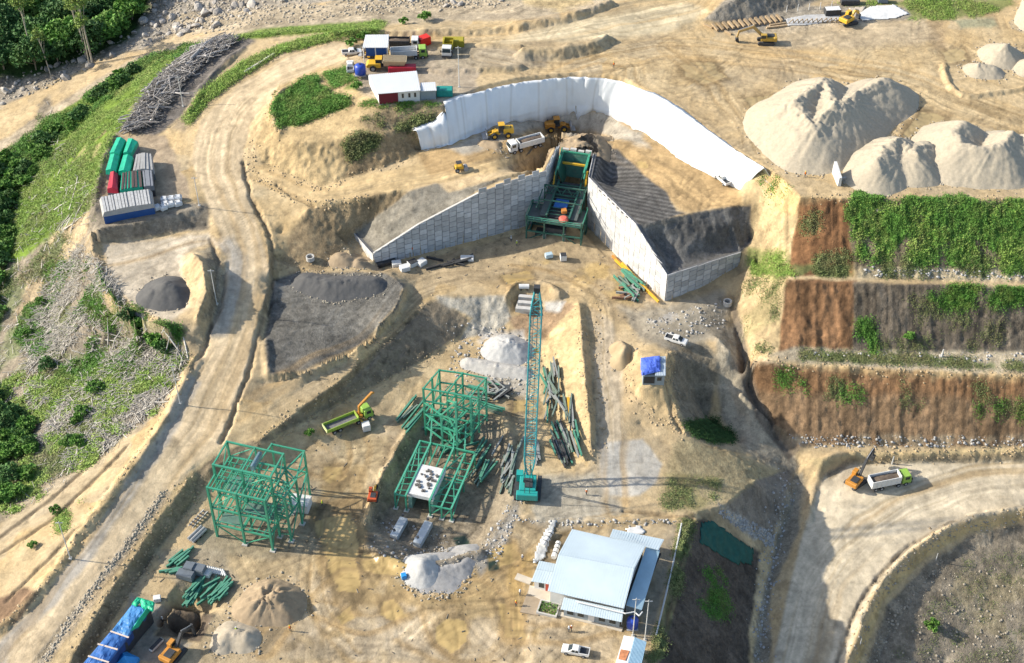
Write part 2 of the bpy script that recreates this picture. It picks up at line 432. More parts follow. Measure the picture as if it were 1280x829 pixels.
def paint(poly, col, k=1.0, soft=2.0, rough=4.0, wet=None, grain=None, var=0.12, nscale=1.0, patch=None):
    M = polymask(poly, soft, rough, nscale, seed=len(poly) * 3.7 + poly[0][0]) * k
    if patch is not None:                                  # only in patches
        M = M * np.clip((fbm(GX / patch[0] + poly[0][0], GY / patch[0], 4, 0.6) - patch[1]) * 3 + 0.5, 0, 1)
    c = np.array(col)[None, None] * (1 + var * n2 + var * 0.7 * n3)[..., None]
    ALB[:] = ALB * (1 - M[..., None]) + c * M[..., None]
    if wet is not None: WET[:] = np.maximum(WET, wet * M) if wet > 0 else WET * (1 - M)
    if grain is not None: GRAIN[:] = GRAIN * (1 - M) + grain * M
    return M

# far left: brush slope, valley, river rocks, forest floor
DRYBR, SOIL, GRASS, DGRASS = (0.24, 0.205, 0.155), (0.33, 0.245, 0.15), (0.085, 0.15, 0.028), (0.035, 0.075, 0.02)
BRUSH = [(235,452),(200,512),(150,552),(105,584),(60,618),(0,655),(-150,720),(-200,300),(0,200),(60,120),(130,230),(118,300),(130,370),(190,410),(225,430)]
paint(BRUSH, DRYBR, 1, 3, 6, grain=0.9)
paint(BRUSH, (0.10, 0.14, 0.05), 0.6, 3, 5, patch=(11, 0.15))
paint([(60,300),(120,230),(128,300),(110,330),(60,370),(20,400),(30,330)], (0.36,0.285,0.185), 0.9, 4, 8, patch=(7, -0.2))
paint([(-160,210),(0,190),(30,200),(14,290),(10,380),(-10,440),(-160,500)], DGRASS, 1, 3, 6, grain=0.9)
paint([(-100,480),(0,500),(40,545),(40,600),(0,640),(-120,720)], (0.07,0.11,0.03), 1, 5, 9, grain=0.9)
paint([(-60,170),(0,135),(110,80),(240,38),(420,0),(600,-20),(420,-60),(100,-60),(-120,40)], (0.31,0.275,0.225), 1, 3, 6, grain=1.0, var=0.2)
paint([(-160,-40),(150,-60),(190,5),(170,42),(120,70),(50,95),(0,95),(-150,160)], DGRASS, 1, 4, 6, grain=0.9)
paint([(-60,205),(0,176),(60,138),(110,106),(170,72),(250,47),(350,25),(480,16),(620,14),(700,8),(700,24),(560,27),(440,32),(340,37),(280,46),(200,68),(120,118),(60,150),(0,190)], (0.37,0.31,0.225), 1, 2, 2, grain=0.5)
paint([(-20,300),(0,205),(60,150),(120,112),(170,78),(250,55),(330,36),(480,26),(480,37),(350,44),(290,52),(240,78),(190,118),(152,158),(126,205),(112,262),(70,290),(20,330)], (0.13,0.19,0.04), 1, 2, 3, grain=0.7)
paint([(40,270),(100,190),(180,110),(240,72),(232,88),(150,158),(118,215),(95,260)], (0.30,0.25,0.14), 0.7, 2, 5, patch=(6, 0.0))
paint([(150,165),(190,118),(245,72),(300,46),(320,52),(285,75),(255,108),(225,150),(190,170)], (0.14,0.125,0.11), 1, 2, 4, grain=0.8)
paint([(215,160),(250,118),(262,112),(232,165)], (0.30,0.24,0.165), 1, 3, 3)
# storage pads
paint([(112,270),(118,215),(140,165),(150,168),(132,212),(128,262),(262,252),(262,286),(116,304)], (0.23,0.20,0.155), 1, 2, 3, grain=0.7)
paint([(150,170),(205,168),(235,228),(238,250),(130,262),(132,215)], (0.36,0.285,0.20), 1, 2, 3)
paint([(128,306),(185,300),(262,290),(268,300),(232,318),(226,340),(236,384),(214,402),(170,386),(138,350)], (0.47,0.405,0.31), 1, 3, 3, grain=0.3)
paint([(238,314),(255,318),(262,365),(252,398),(280,390),(282,340),(268,306)], (0.25,0.215,0.155), 1, 3, 4, grain=0.8)
paint([(150,385),(190,405),(232,412),(226,432),(180,425),(140,395)], (0.10,0.13,0.045), 0.8, 3, 5, patch=(4, 0.0))
paint([(-40,770),(0,745),(30,735),(50,742),(20,775),(-40,810)], (0.20,0.13,0.085), 0.9, 2, 4)
paint([(0,640),(60,600),(100,575),(140,560),(120,600),(60,650),(0,680)], (0.36,0.30,0.21), 0.7, 3, 5)
# haul road
paint([(420,52),(360,70),(300,106),(250,150),(238,200),(262,262),(285,320),(280,370),(262,420),(238,465),(200,540),(150,615),(100,690),(50,755),(0,800),(-60,880),(40,890),(60,822),(130,722),(205,622),(285,547),(318,440),(330,390),(338,340),(310,240),(303,200),(315,150),(350,110),(400,85),(470,62)], (0.53,0.425,0.285), 1, 2, 2, grain=0.2)
paint([(238,465),(200,540),(150,615),(100,690),(50,755),(0,800),(-60,880),(-20,880),(20,803),(70,755),(120,690),(168,618),(218,540),(252,478)], (0.33,0.305,0.265), 0.85, 3, 3)
paint([(262,300),(285,320),(282,372),(262,420),(285,420),(302,370),(308,320),(290,296)], (0.37,0.34,0.29), 0.8, 4, 4)
paint([(205,612),(215,616),(120,750),(62,829),(40,829),(100,752),(170,660)], (0.36,0.315,0.245), 0.9, 2, 2, grain=1.0)
EMB = (0.23,0.185,0.125)
paint([(222,617),(242,592),(265,572),(318,550),(326,556),(300,572),(262,602),(240,630),(204,680),(150,760),(104,829),(86,829),(130,750),(180,674)], EMB, 1, 1.5, 2, grain=0.7)
# hill
paint([(400,85),(452,80),(470,125),(556,128),(520,165),(530,190),(440,222),(400,236),(330,208),(318,180),(345,110)], (0.42,0.32,0.185), 1, 2, 3, grain=0.5)
paint([(342,128),(362,110),(388,96),(400,108),(412,118),(434,126),(432,134),(395,146),(372,156),(350,160),(341,145)], (0.06,0.12,0.025), 1, 2, 3, grain=0.6)
paint([(404,92),(440,82),(448,112),(430,112)], (0.11,0.15,0.04), 0.8, 2, 4, patch=(4,-0.1))
paint([(430,182),(448,168),(474,170),(470,182),(440,200)], (0.09,0.13,0.035), 0.9, 2, 4)
paint([(448,150),(480,140),(556,128),(562,152),(520,163),(505,170),(470,165)], (0.24,0.19,0.12), 0.9, 2, 4, grain=0.8)
paint([(445,186),(490,166),(518,166),(528,190),(470,212),(430,222)], (0.27,0.20,0.12), 0.9, 2, 4, grain=0.7)
paint([(310,208),(330,208),(400,236),(440,222),(520,206),(600,180),(690,185),(620,214),(560,226),(460,246),(395,254),(340,238)], (0.52,0.395,0.23), 1, 2, 2, grain=0.2)
paint([(385,262),(440,250),(500,240),(508,248),(478,268),(446,296),(402,338),(350,330),(360,300)], (0.27,0.205,0.125), 1, 3, 4, grain=0.7)
paint([(452,78),(560,58),(600,90),(590,125),(548,130),(470,130),(445,110)], (0.37,0.31,0.235), 0.9, 3, 4)
paint([(545,60),(620,58),(690,70),(680,84),(600,86),(545,84)], (0.33,0.28,0.205), 0.8, 3, 3)
# top
paint([(200,20),(420,2),(640,-5),(800,-20),(740,12),(680,14),(430,22),(250,42)], (0.36,0.30,0.215), 1, 2, 5, grain=0.9, var=0.2)
paint([(620,52),(720,24),(860,0),(880,14),(840,40),(740,50)], (0.52,0.44,0.30), 1, 4, 5, grain=0.15)
paint([(655,4),(700,14),(742,2),(735,-10),(650,-10)], (0.43,0.34,0.20), 1, 3, 4, grain=0.7)
paint([(880,26),(905,0),(990,-30),(1060,-20),(1000,12),(940,30)], (0.23,0.205,0.165), 1, 2, 2, grain=0.6)
paint([(900,38),(985,12),(1050,4),(1140,10),(1140,26),(1040,32),(960,44)], (0.30,0.265,0.21), 1, 2, 3, grain=0.8)
paint([(1040,8),(1120,0),(1200,0),(1260,-10),(1270,8),(1200,24),(1140,24),(1130,8)], (0.17,0.19,0.07), 0.9, 3, 5, patch=(7,-0.25))
paint([(1120,-30),(1300,-40),(1300,-8),(1120,-2)], (0.36,0.31,0.23), 1, 3, 5, grain=0.9)
paint([(1190,25),(1240,22),(1248,34),(1200,36)], (0.23,0.25,0.17), 0.7, 2, 3)
paint([(960,28),(1160,26),(1175,50),(1130,58),(960,60)], (0.45,0.365,0.25), 0.8, 4, 5)
paint([(1160,26),(1182,26),(1180,62),(1166,62)], (0.27,0.205,0.13), 0.7, 4, 4)
# liner surroundings, tipping platform
paint([(520,192),(600,165),(700,138),(760,140),(850,195),(925,240),(930,256),(858,266),(800,230),(745,186),(700,184),(640,195),(540,222)], (0.42,0.30,0.165), 1, 2, 3)
paint([(560,184),(640,152),(700,140),(760,142),(800,165),(815,185),(790,180),(740,166),(690,158),(640,170),(580,192)], (0.36,0.335,0.285), 0.85, 3, 5)
paint([(660,162),(720,160),(720,186),(660,188)], (0.36,0.27,0.16), 0.9, 3, 4)
paint([(562,226),(620,216),(680,190),(690,205),(620,222),(560,248),(545,230)], (0.47,0.365,0.23), 1, 2, 3)
paint([(742,184),(770,186),(800,212),(815,226),(832,240),(846,262),(858,267),(800,283),(734,220)], (0.105,0.10,0.093), 1, 1.5, 2, grain=0.6)
paint([(692,160),(744,168),(766,184),(742,192),(720,184)], (0.20,0.19,0.17), 0.9, 3, 4)
paint([(796,282),(858,268),(905,260),(938,257),(940,300),(926,316),(834,346)], (0.135,0.13,0.12), 1, 1.2, 1.5, grain=0.7, var=0.22)
paint([(796,283),(858,269),(858,275),(800,290)], (0.20,0.185,0.155), 0.8, 1.2, 1.5)
paint([(444,292),(480,264),(512,240),(545,228),(560,240),(620,224),(630,222),(598,238),(522,284),(468,322)], (0.225,0.205,0.165), 1, 1.5, 2, grain=0.6)
# hillside right of the platform
paint([(960,212),(1004,246),(990,345),(980,350),(974,440),(935,445),(920,400),(945,340),(938,262)], (0.43,0.335,0.20), 1, 3, 4, grain=0.5)
paint([(950,216),(972,214),(1004,246),(996,270),(970,262)], (0.48,0.34,0.175), 0.7, 3, 4)
paint([(935,310),(990,316),(1000,345),(968,350),(938,344)], (0.15,0.18,0.06), 0.8, 3, 5, patch=(5,-0.2))
paint([(930,395),(975,350),(970,440),(935,445)], (0.30,0.26,0.14), 0.6, 3, 5, patch=(5,0))
# benches
RED, MULCH, TANW = (0.205,0.112,0.06), (0.135,0.112,0.085), (0.215,0.145,0.088)
paint([(1000,247),(1075,249),(1068,345),(986,345)], RED, 1, 1.5, 2.5, grain=0.6)
paint([(1060,249),(1400,249),(1400,338),(1066,338)], (0.15,0.125,0.085), 1, 2, 3, grain=0.9)
paint([(982,350),(1070,351),(1066,441),(974,441)], (0.215,0.125,0.07), 1, 1.5, 2.5, grain=0.6)
paint([(1068,352),(1400,364),(1400,442),(1066,441)], MULCH, 1, 1.5, 2.5, grain=0.9)
paint([(936,452),(1000,457),(1280,471),(1400,474),(1400,558),(1000,557),(960,527),(925,492)], TANW, 1, 2, 3, grain=0.7)
paint([(936,452),(1000,457),(1280,471),(1280,500),(1000,490),(930,490)], (0.22,0.12,0.062), 0.6, 5, 8)
paint([(980,545),(1280,545),(1280,560),(1000,560)], (0.40,0.33,0.225), 0.5, 3, 5, patch=(3,0))
paint([(1070,334),(1400,338),(1400,352),(1070,348)], (0.42,0.355,0.24), 0.9, 2, 3, grain=0.9)
paint([(990,434),(1090,438),(1400,440),(1400,470),(1280,470),(1000,455),(940,450)], (0.40,0.34,0.245), 1, 2, 3, grain=0.8)
paint([(1000,440),(1130,446),(1280,455),(1280,462),(1130,456),(1000,450)], (0.13,0.17,0.06), 0.7, 2, 4, patch=(5,-0.1))
paint([(985,330),(1070,332),(1068,347),(985,346)], (0.10,0.13,0.05), 0.8, 2, 4, patch=(4,-0.2))
# upper yard, grey lot
paint([(470,338),(560,316),(655,292),(735,292),(780,332),(833,382),(895,362),(900,385),(860,398),(765,402),(740,358),(640,347),(560,356),(520,352)], (0.37,0.29,0.185), 1, 3, 4)
paint([(640,330),(740,320),(790,345),(790,380),(740,370),(690,350)], (0.41,0.30,0.145), 0.8, 5, 6, patch=(9,-0.1))
paint([(770,385),(830,382),(905,362),(915,385),(905,420),(850,440),(800,425)], (0.31,0.275,0.215), 0.9, 4, 6)
paint([(800,388),(860,388),(850,402),(800,402)], (0.44,0.42,0.39), 0.7, 4, 4, patch=(3,0))
paint([(328,430),(342,350),(370,341),(482,340),(506,357),(494,388),(452,430),(384,461),(338,468)], (0.145,0.136,0.117), 1, 2, 2, grain=0.8, var=0.18)
paint([(340,352),(370,346),(430,372),(360,382)], (0.21,0.20,0.175), 0.6, 4, 5)
paint([(318,350),(342,352),(330,430),(336,470),(318,500)], (0.40,0.315,0.20), 0.9, 3, 4)
paint([(318,550),(330,546),(376,511),(420,480),(470,436),(520,388),(542,371),(586,400),(575,420),(520,455),(440,497),(330,553)], (0.205,0.17,0.122), 1, 1.5, 2, grain=0.5)  # ramp wall face, its self-shadow deepened in the colour
paint([(540,371),(632,370),(640,398),(620,414),(575,424),(590,398)], (0.42,0.385,0.315), 1, 2, 3, grain=0.6)
paint([(636,398),(700,378),(722,384),(690,425),(650,420)], (0.31,0.22,0.14), 1, 2, 4, grain=0.6)
paint([(680,376),(705,378),(700,390),(682,388)], (0.47,0.45,0.41), 1, 2, 3)
paint([(724,380),(738,530),(738,575),(714,582),(690,500),(672,440),(700,400)], (0.50,0.385,0.225), 1, 1.5, 2, grain=0.4)
paint([(590,415),(655,414),(660,445),(640,450),(600,446)], (0.50,0.47,0.42), 0.9, 3, 5, patch=(5,-0.3))
paint([(575,450),(660,448),(665,505),(640,508),(600,480)], (0.46,0.43,0.37), 0.8, 3, 5, patch=(6,-0.2))
# ramp, hut mound, gully
paint([(742,385),(765,402),(782,450),(776,500),(785,560),(800,620),(750,622),(748,560)], (0.46,0.385,0.28), 1, 3, 3, grain=0.25)
paint([(752,552),(805,548),(828,580),(820,604),(800,620),(750,620)], (0.43,0.41,0.365), 0.9, 2, 2, grain=0.2)
paint([(770,430),(835,440),(835,480),(860,545),(840,545),(800,500),(782,480)], (0.45,0.345,0.205), 0.9, 3, 4)
paint([(843,442),(880,425),(900,450),(890,520),(870,540),(856,530),(838,480)], (0.23,0.195,0.14), 1, 2, 4, grain=0.7)
paint([(895,420),(925,400),(945,500),(1000,580),(985,600),(930,560),(900,520)], (0.33,0.29,0.22), 0.9, 3, 4, grain=0.6)
paint([(914,385),(922,385),(934,430),(940,478),(960,522),(1000,560),(985,575),(945,525),(928,480),(920,430)], (0.12,0.10,0.08), 0.8, 1.5, 2)
paint([(855,530),(890,524),(918,548),(905,556),(870,546)], (0.045,0.09,0.02), 1, 2, 3, grain=0.8)
paint([(850,548),(980,590),(905,630),(860,640),(820,630),(840,570)], (0.38,0.31,0.185), 1, 4, 5, grain=0.6)
paint([(830,590),(900,600),(880,640),(830,640)], (0.25,0.22,0.10), 0.6, 4, 6, patch=(5,-0.1))
paint([(905,634),(945,602),(988,586),(990,610),(965,672),(930,650)], (0.23,0.20,0.16), 1, 2, 3, grain=0.6)
paint([(900,630),(930,648),(968,668),(962,684),(925,662),(898,642)], (0.40,0.375,0.33), 0.9, 2, 4, grain=1.0, patch=(1.5,-0.2))
paint([(985,600),(1005,590),(1000,660),(966,735),(962,829),(940,829),(950,760),(966,695)], (0.27,0.235,0.175), 1, 2, 3, grain=0.8)
# lower right
paint([(1030,594),(1062,578),(1280,576),(1400,575),(1400,640),(1280,636),(1200,654),(1140,688),(1090,744),(1058,829),(1040,900),(958,900),(966,829),(984,740),(1006,660)], (0.51,0.44,0.325), 1, 2, 2, grain=0.2)
paint([(1010,575),(1060,566),(1280,560),(1400,558),(1400,568),(1280,566),(1062,572),(1030,590)], (0.50,0.40,0.235), 1, 1.5, 2)
paint([(1030,594),(1062,572),(1400,565),(1400,577),(1064,580),(1036,600)], (0.26,0.215,0.145), 0.9, 1.5, 2, grain=0.6)
paint([(1400,636),(1280,640),(1205,656),(1146,691),(1096,747),(1064,829),(1052,900),(1064,900),(1076,829),(1104,753),(1154,700),(1210,666),(1280,650),(1400,645)], (0.48,0.36,0.19), 1, 1.5, 2)
paint([(1400,650),(1280,654),(1212,670),(1158,704),(1110,756),(1082,829),(1070,900),(1400,900)], (0.235,0.20,0.15), 1, 2, 3, grain=0.9, var=0.2)
paint([(1400,670),(1280,668),(1200,700),(1180,770),(1300,829),(1400,829)], (0.27,0.225,0.13), 0.5, 5, 10, patch=(9,0.0), grain=0.9)
# slope beside the office
paint([(868,650),(880,648),(950,690),(940,760),(934,840),(930,900),(806,900),(822,829),(834,790),(850,720)], (0.095,0.078,0.062), 1, 2, 3, grain=0.9)
paint([(852,655),(868,650),(850,730),(832,800),(822,829),(812,829),(830,760),(842,700)], (0.10,0.11,0.05), 0.8, 2, 3)
paint([(884,735),(905,735),(910,760),(880,755)], (0.06,0.12,0.02), 0.8, 3, 5, patch=(3,0))
paint([(790,660),(848,655),(836,720),(812,800),(790,800)], (0.25,0.215,0.16), 0.9, 3, 3)
# lower yard
paint([(330,560),(480,500),(600,470),(660,500),(660,640),(840,640),(780,829),(250,829),(260,720),(250,640)], (0.38, 0.30, 0.19), 0.8, 8, 10)
paint([(300,640),(420,560),(600,480),(660,640),(780,660),(700,829),(300,829)], (0.25, 0.195, 0.125), 0.75, 8, 10, patch=(9, 0.0))
paint([(300,640),(420,560),(600,480),(660,640),(780,660),(700,829),(300,829)], (0.45, 0.37, 0.26), 0.6, 8, 10, patch=(7, 0.15))
paint([(430,540),(520,500),(480,560),(460,640),(430,640),(400,590)], (0.44,0.35,0.215), 0.7, 5, 8, patch=(8,-0.2))
paint([(640,600),(740,590),(780,640),(700,660),(650,650)], (0.33,0.305,0.25), 0.85, 5, 8, patch=(9,-0.2))
paint([(395,640),(440,620),(470,700),(560,720),(660,680),(660,740),(560,760),(450,760),(400,720)], (0.33, 0.24, 0.125), 0.85, 4, 10, patch=(8, -0.25), wet=0.45)
paint([(395,600),(450,580),(470,640),(440,720),(450,829),(400,829),(390,700)], (0.32, 0.235, 0.125), 0.8, 4, 9, patch=(6, -0.1), wet=0.4)
paint([(560,740),(660,700),(680,760),(660,829),(560,829)], (0.33, 0.245, 0.13), 0.7, 4, 9, patch=(6, 0.0), wet=0.3)
paint([(630,700),(665,690),(670,829),(635,829)], (0.39,0.27,0.12), 0.8, 5, 8, patch=(8,-0.2), wet=0.3)
paint([(380,790),(460,760),(640,770),(760,700),(780,829),(400,829)], (0.47,0.39,0.28), 0.6, 6, 9, patch=(9,-0.1))
paint([(480,640),(530,650),(600,690),(560,720),(480,700),(455,680)], (0.19,0.175,0.15), 0.9, 3, 5, grain=0.7)
paint([(590,690),(630,640),(640,600),(655,600),(640,660),(600,720)], (0.29,0.27,0.235), 0.9, 3, 5)
paint([(456,655),(472,606),(498,560),(526,514),(600,508),(634,540),(648,590),(636,640),(605,690),(520,712),(460,686)], (0.24,0.20,0.145), 0.85, 3, 5, grain=0.7)
paint([(600,530),(640,540),(650,570),(640,640),(605,640),(615,600)], (0.30,0.25,0.18), 0.7, 3, 5)
paint([(250,640),(390,600),(420,640),(400,690),(330,700),(250,690)], (0.25,0.215,0.155), 0.7, 4, 7)
paint([(165,740),(215,760),(195,795),(240,805),(220,829),(140,829)], (0.27,0.245,0.205), 0.9, 3, 4)
paint([(217,760),(268,769),(250,804),(193,794)], (0.115,0.09,0.065), 1, 1.5, 2)
paint([(200,690),(280,690),(300,740),(230,750)], (0.31,0.265,0.195), 0.8, 4, 6)

# puddles: muddy, smooth
PUD = [[(545,785),(560,772),(580,776),(584,800),(566,818),(546,806)], [(478,752),(495,749),(508,770),(492,776),(480,768)], [(405,584),(428,582),(436,596),(418,606),(404,598)],
 [(620,755),(652,758),(655,800),(630,798)], [(850,82),(888,76),(905,98),(878,106),(856,95)], [(930,122),(965,118),(975,135),(945,140)], [(1176,64),(1205,62),(1212,76),(1185,78)],
 [(1130,170),(1150,140),(1180,148),(1175,165),(1145,178)], [(640,500),(668,500),(672,514),(642,516)], [(455,690),(520,705),(500,720),(450,712)], [(395,650),(440,640),(450,740),(420,740)],
 [(610,690),(640,680),(650,700),(620,712)], [(625,345),(660,338),(668,350),(634,356)], [(792,203),(806,201),(812,212),(798,210)], [(420,770),(440,755),(445,770),(428,780)]]
for k, p in enumerate(PUD):
    cx_, cy_ = sum(q[0] for q in p) / len(p), sum(q[1] for q in p) / len(p)
    paint([(cx_ + (q[0] - cx_) * 1.35, cy_ + (q[1] - cy_) * 1.4) for q in p], (0.20, 0.145, 0.08), 0.75, 3, 5)
    m = paint(p, (0.42,0.31,0.15) if k not in (4,5,6,7) else (0.40,0.31,0.17), 0.95, 0.6, 4.5, wet=0.95, grain=0.0, var=0.03)
    for _ in range(1):
        ZT[:] = np.where(m > 0.5, ZT - 0.05, ZT)
paint([(608,702),(622,700),(624,712),(610,714)], (0.03,0.045,0.035), 1, 1, 2, wet=0.9)
paint([(566,672),(582,668),(590,680),(572,684)], (0.03,0.045,0.035), 1, 1, 2, wet=0.9)

# wheel tracks: (half width of the lane m, strength, tint, photo pixels)
LANES = [
 (7.5, 0.9, 0, [(420,66),(345,95),(290,135),(272,190),(278,240),(305,300),(310,350),(292,420),(270,470),(240,530),(190,600),(130,690),(60,780),(10,850)]),
 (4.5, 0.9, 0, [(300,520),(330,500),(400,455),(470,415),(510,370),(560,350),(640,345),(720,350)]),
 (4.0, 1.0, 0, [(315,214),(345,226),(400,244),(470,234),(560,214),(640,190)]),
 (9, 0.9, 0, [(480,55),(580,48),(660,40),(760,20),(860,0)]),
 (7, 1.0, 1, [(600,70),(700,85),(780,70),(840,60),(930,70),(1020,80),(1130,100),(1200,130),(1290,160)]),
 (4, 1.0, 1, [(690,95),(740,75),(790,80),(800,110),(860,140),(900,170)]),
 (5, 0.9, 1, [(840,60),(880,90),(900,110),(930,150),(950,190)]),
 (6, 1.0, 0, [(1000,829),(1020,740),(1060,680),(1130,630),(1220,600),(1290,595)]),
 (4, 1.0, 0, [(770,640),(765,560),(760,480),(752,400),(740,370),(700,350)]),
 (4, 1.0, 1, [(430,520),(450,560),(440,600),(410,640),(400,700),(410,760),(450,810)]),
 (3, 1.0, 1, [(500,800),(560,830),(620,820),(650,780),(600,730),(560,745)]),
 (3, 1.0, 1, [(530,760),(540,800),(580,825),(625,800),(628,750)]),
 (4, 1.0, 1, [(330,810),(380,740),(420,700),(470,690),(440,640)]),
 (4, 1.0, 1, [(400,760),(460,780),(520,750),(600,740),(650,700),(700,650),(780,640)]),
 (3, 1.0, 1, [(370,570),(390,550),(420,575),(400,600),(378,590)]),
 (3.5, 0.9, 1, [(640,680),(650,740),(660,829)]),
 (4, 0.9, 1, [(640,790),(720,790),(780,770)]),
 (3, 1.0, 1, [(640,330),(690,340),(740,365),(752,400)]),
 (3.5, 1.0, 1, [(600,200),(660,188),(720,190)]),
 (3.5, 0.8, 1, [(780,190),(840,220),(880,250),(920,255)]),
 (3, 0.9, 1, [(140,330),(190,320),(240,300),(270,300)]),
]
for hw, k, tint, line in LANES:
    r = near_line(smooth_curve([G(*p) for p in line]), hw + 2)
    if not r: continue
    win, D, S = r
    D = D + 0.5 * fbm(S / 7.0, D / 5.0 + hw, 2)
    fade = np.clip((hw - np.abs(D)) / 1.5, 0, 1) * np.clip(1.2 - SLOPE[win] * 2.2, 0, 1)
    st = fbm(D * 1.05 + hw * 9, S / 26.0, 3, 0.6)                       # long streaks along the way
    rut = np.clip(fbm(D * 1.7 + 40, S / 34.0 + hw, 2) * 2.4 - 0.75, 0, 1) * np.clip(fbm(S / 12.0, D / 3.0, 2) + 0.7, 0, 1)
    st2 = fbm(D * 2.6 + hw * 5, S / 44.0, 3, 0.6)
    f = 1 + fade * k * (0.26 * st + 0.16 * st2)
    ALB[win] *= f[..., None]
    och = (fade * k * np.clip(fbm(D * 0.55 + hw * 3, S / 60.0 + 4, 3) * 1.3, 0, 1) * 0.55)[..., None]
    ALB[win] = ALB[win] * (1 - och) + np.array((0.43, 0.30, 0.155)) * och
    tc = np.array((0.30, 0.235, 0.145) if tint == 0 else (0.27, 0.195, 0.105))
    a = (fade * k * rut * 0.62)[..., None]
    ALB[win] = ALB[win] * (1 - a) + tc * a
    ZT[win] -= 0.07 * fade * rut
# wash lines on steep bare faces run downhill
ALB *= (1 + 0.10 * n3 + 0.05 * fbm(GX / 0.9, GY / 0.9, 2))[..., None]
bench_f = np.where(benches, 0.34 * fbm(GX / 0.85 + 5, GY / 34.0, 3, 0.7) + 0.2 * fbm(GX / 4.5, GY / 5.0 + 9, 4, 0.6), 0) + np.where(darkslope, 0.25 * fbm(rot / 1.2, GX / 18.0, 3, 0.6), 0)
ALB *= (1 + bench_f)[..., None]
# sunlit look of the bank rims painted pale, and darker lines along the ditches
RIMS = [[(238,462),(200,520),(150,602),(104,662),(76,702),(46,744),(0,782)],[(240,592),(220,619),(180,676),(130,752),(86,829)],[(322,550),(376,511),(420,480),(470,436),(520,388),(542,371)],[(724,380),(731,470),(738,530),(735,580)],[(838,440),(838,482),(848,522),(858,545)],
        [(118,290),(130,355),(168,392),(214,408)],[(312,214),(340,234),(392,254),(460,246)],[(1280,638),(1200,656),(1142,690),(1093,746),(1061,829)],[(1062,571),(1150,566),(1280,562)],[(456,655),(472,606),(498,560),(526,514)],[(936,450),(1000,456),(1280,470)],[(1000,247),(1280,249)],[(345,116),(340,140),(350,164)]]
for line in RIMS:
    r = near_line(smooth_curve([G(*p) for p in line]), 3)
    if r:
        win, D, S = r; a = (0.75 * np.clip(1 - np.abs(D + 0.4 * n3[win]) / 1.1, 0, 1) * np.clip(0.75 + 0.5 * n2[win], 0, 1))[..., None]
        ALB[win] = ALB[win] * (1 - a) + np.array((0.54, 0.405, 0.225)) * a
for h, hw, line in RIDGES:
    if h < 0:
        win, D, S = near_line(smooth_curve([G(p[0], p[1]) for p in line]), 3); a = (0.7 * np.clip(1 - np.abs(D + 0.3 * n3[win]) / 0.7, 0, 1))[..., None]
        ALB[win] = ALB[win] * (1 - a) + np.array((0.15, 0.115, 0.075)) * a
# single passes of wheels over the open ground: two narrow ruts each, turning at random
def passes(region, n, seed, length=38, tone=0.72):
    rr = random.Random(seed); pts = scatter_nodes(region, n, seed)
    for (x, y) in pts:
        a = rr.random() * 6.28; k = rr.gauss(0, 0.035); line = []
        for i in range(14):
            line.append(Vector((x, y, 0))); x += length / 14 * math.cos(a); y += length / 14 * math.sin(a); a += k * length / 14
        r = near_line(line, 2)
        if not r: continue
        win, D, S = r
        e = np.clip(S / 4, 0, 1) * np.clip((length - S) / 4, 0, 1)
        m = np.clip(1 - np.abs(np.abs(D + 0.15 * n3[win]) - 0.95) / 0.42, 0, 1) * e * np.clip(0.55 + 0.8 * fbm(S / 6.0, D * 0.2 + seed, 2), 0, 1) * np.clip(1.1 - SLOPE[win] * 3, 0, 1)
        t_ = tone + 0.3 * (rr.random() < 0.3)
        ALB[win] *= (1 - (1 - t_) * m)[..., None] if t_ < 1 else (1 + 0.22 * m)[..., None]
        ZT[win] -= 0.06 * m
def scatter_nodes(poly, n, seed):
    jj, ii = np.nonzero(polymask(poly, 1, 1) > 0.5); k = np.random.RandomState(seed).randint(0, len(jj), n)
    return [(float(GX[jj[q], ii[q]]), float(GY[jj[q], ii[q]])) for q in k]
passes([(330,600),(480,520),(640,640),(780,650),(760,829),(330,829),(380,700)], 70, 1)
passes([(690,640),(740,600),(770,400),(700,340),(560,350),(600,330),(760,340),(820,400),(800,640)], 34, 2, 30)
passes([(560,90),(700,70),(900,50),(1000,60),(1280,70),(1280,160),(1140,150),(960,180),(880,150),(800,100)], 80, 3, 48)
passes([(540,210),(640,165),(760,150),(900,240),(850,255),(740,180)], 26, 4, 26)
passes([(130,320),(260,305),(225,390),(160,370)], 10, 5, 18)
passes([(380,560),(470,500),(520,480),(480,560),(430,640)], 20, 6, 22)
passes([(350,360),(480,350),(480,400),(350,450)], 20, 7, 20, 0.8)
flat = np.clip(1 - SLOPE * 2.5, 0, 1)
rid = 1 - np.abs(fbm(GX / 7.5 + 11, GY / 7.5 + 5, 3, 0.5)); rid2 = 1 - np.abs(fbm(GX / 3.6 + 70, GY / 5.0 + 15, 3, 0.5))
ln = np.clip((rid - 0.93) / 0.07, 0, 1) * 0.30 * flat + np.clip((rid2 - 0.92) / 0.08, 0, 1) * (0.22 + 0.26 * np.clip((SLOPE - 0.3) / 0.5, 0, 1))
ALB *= (1 - ln * np.clip(0.6 + n1, 0, 1))[..., None]
ZT -= 0.10 * ln
strap = polymask([(740,196),(770,190),(800,214),(832,242),(846,262),(858,267),(800,281),(736,220)], 1, 1)
ALB *= (1 + strap * 0.55 * np.clip(np.sin((GX * 0.34 + GY * 0.94) * 4.2 + 0.6 * n2) * 1.6, -1, 1) * 0.6)[..., None]
ALB = np.clip(ALB, 0.015, 0.8)

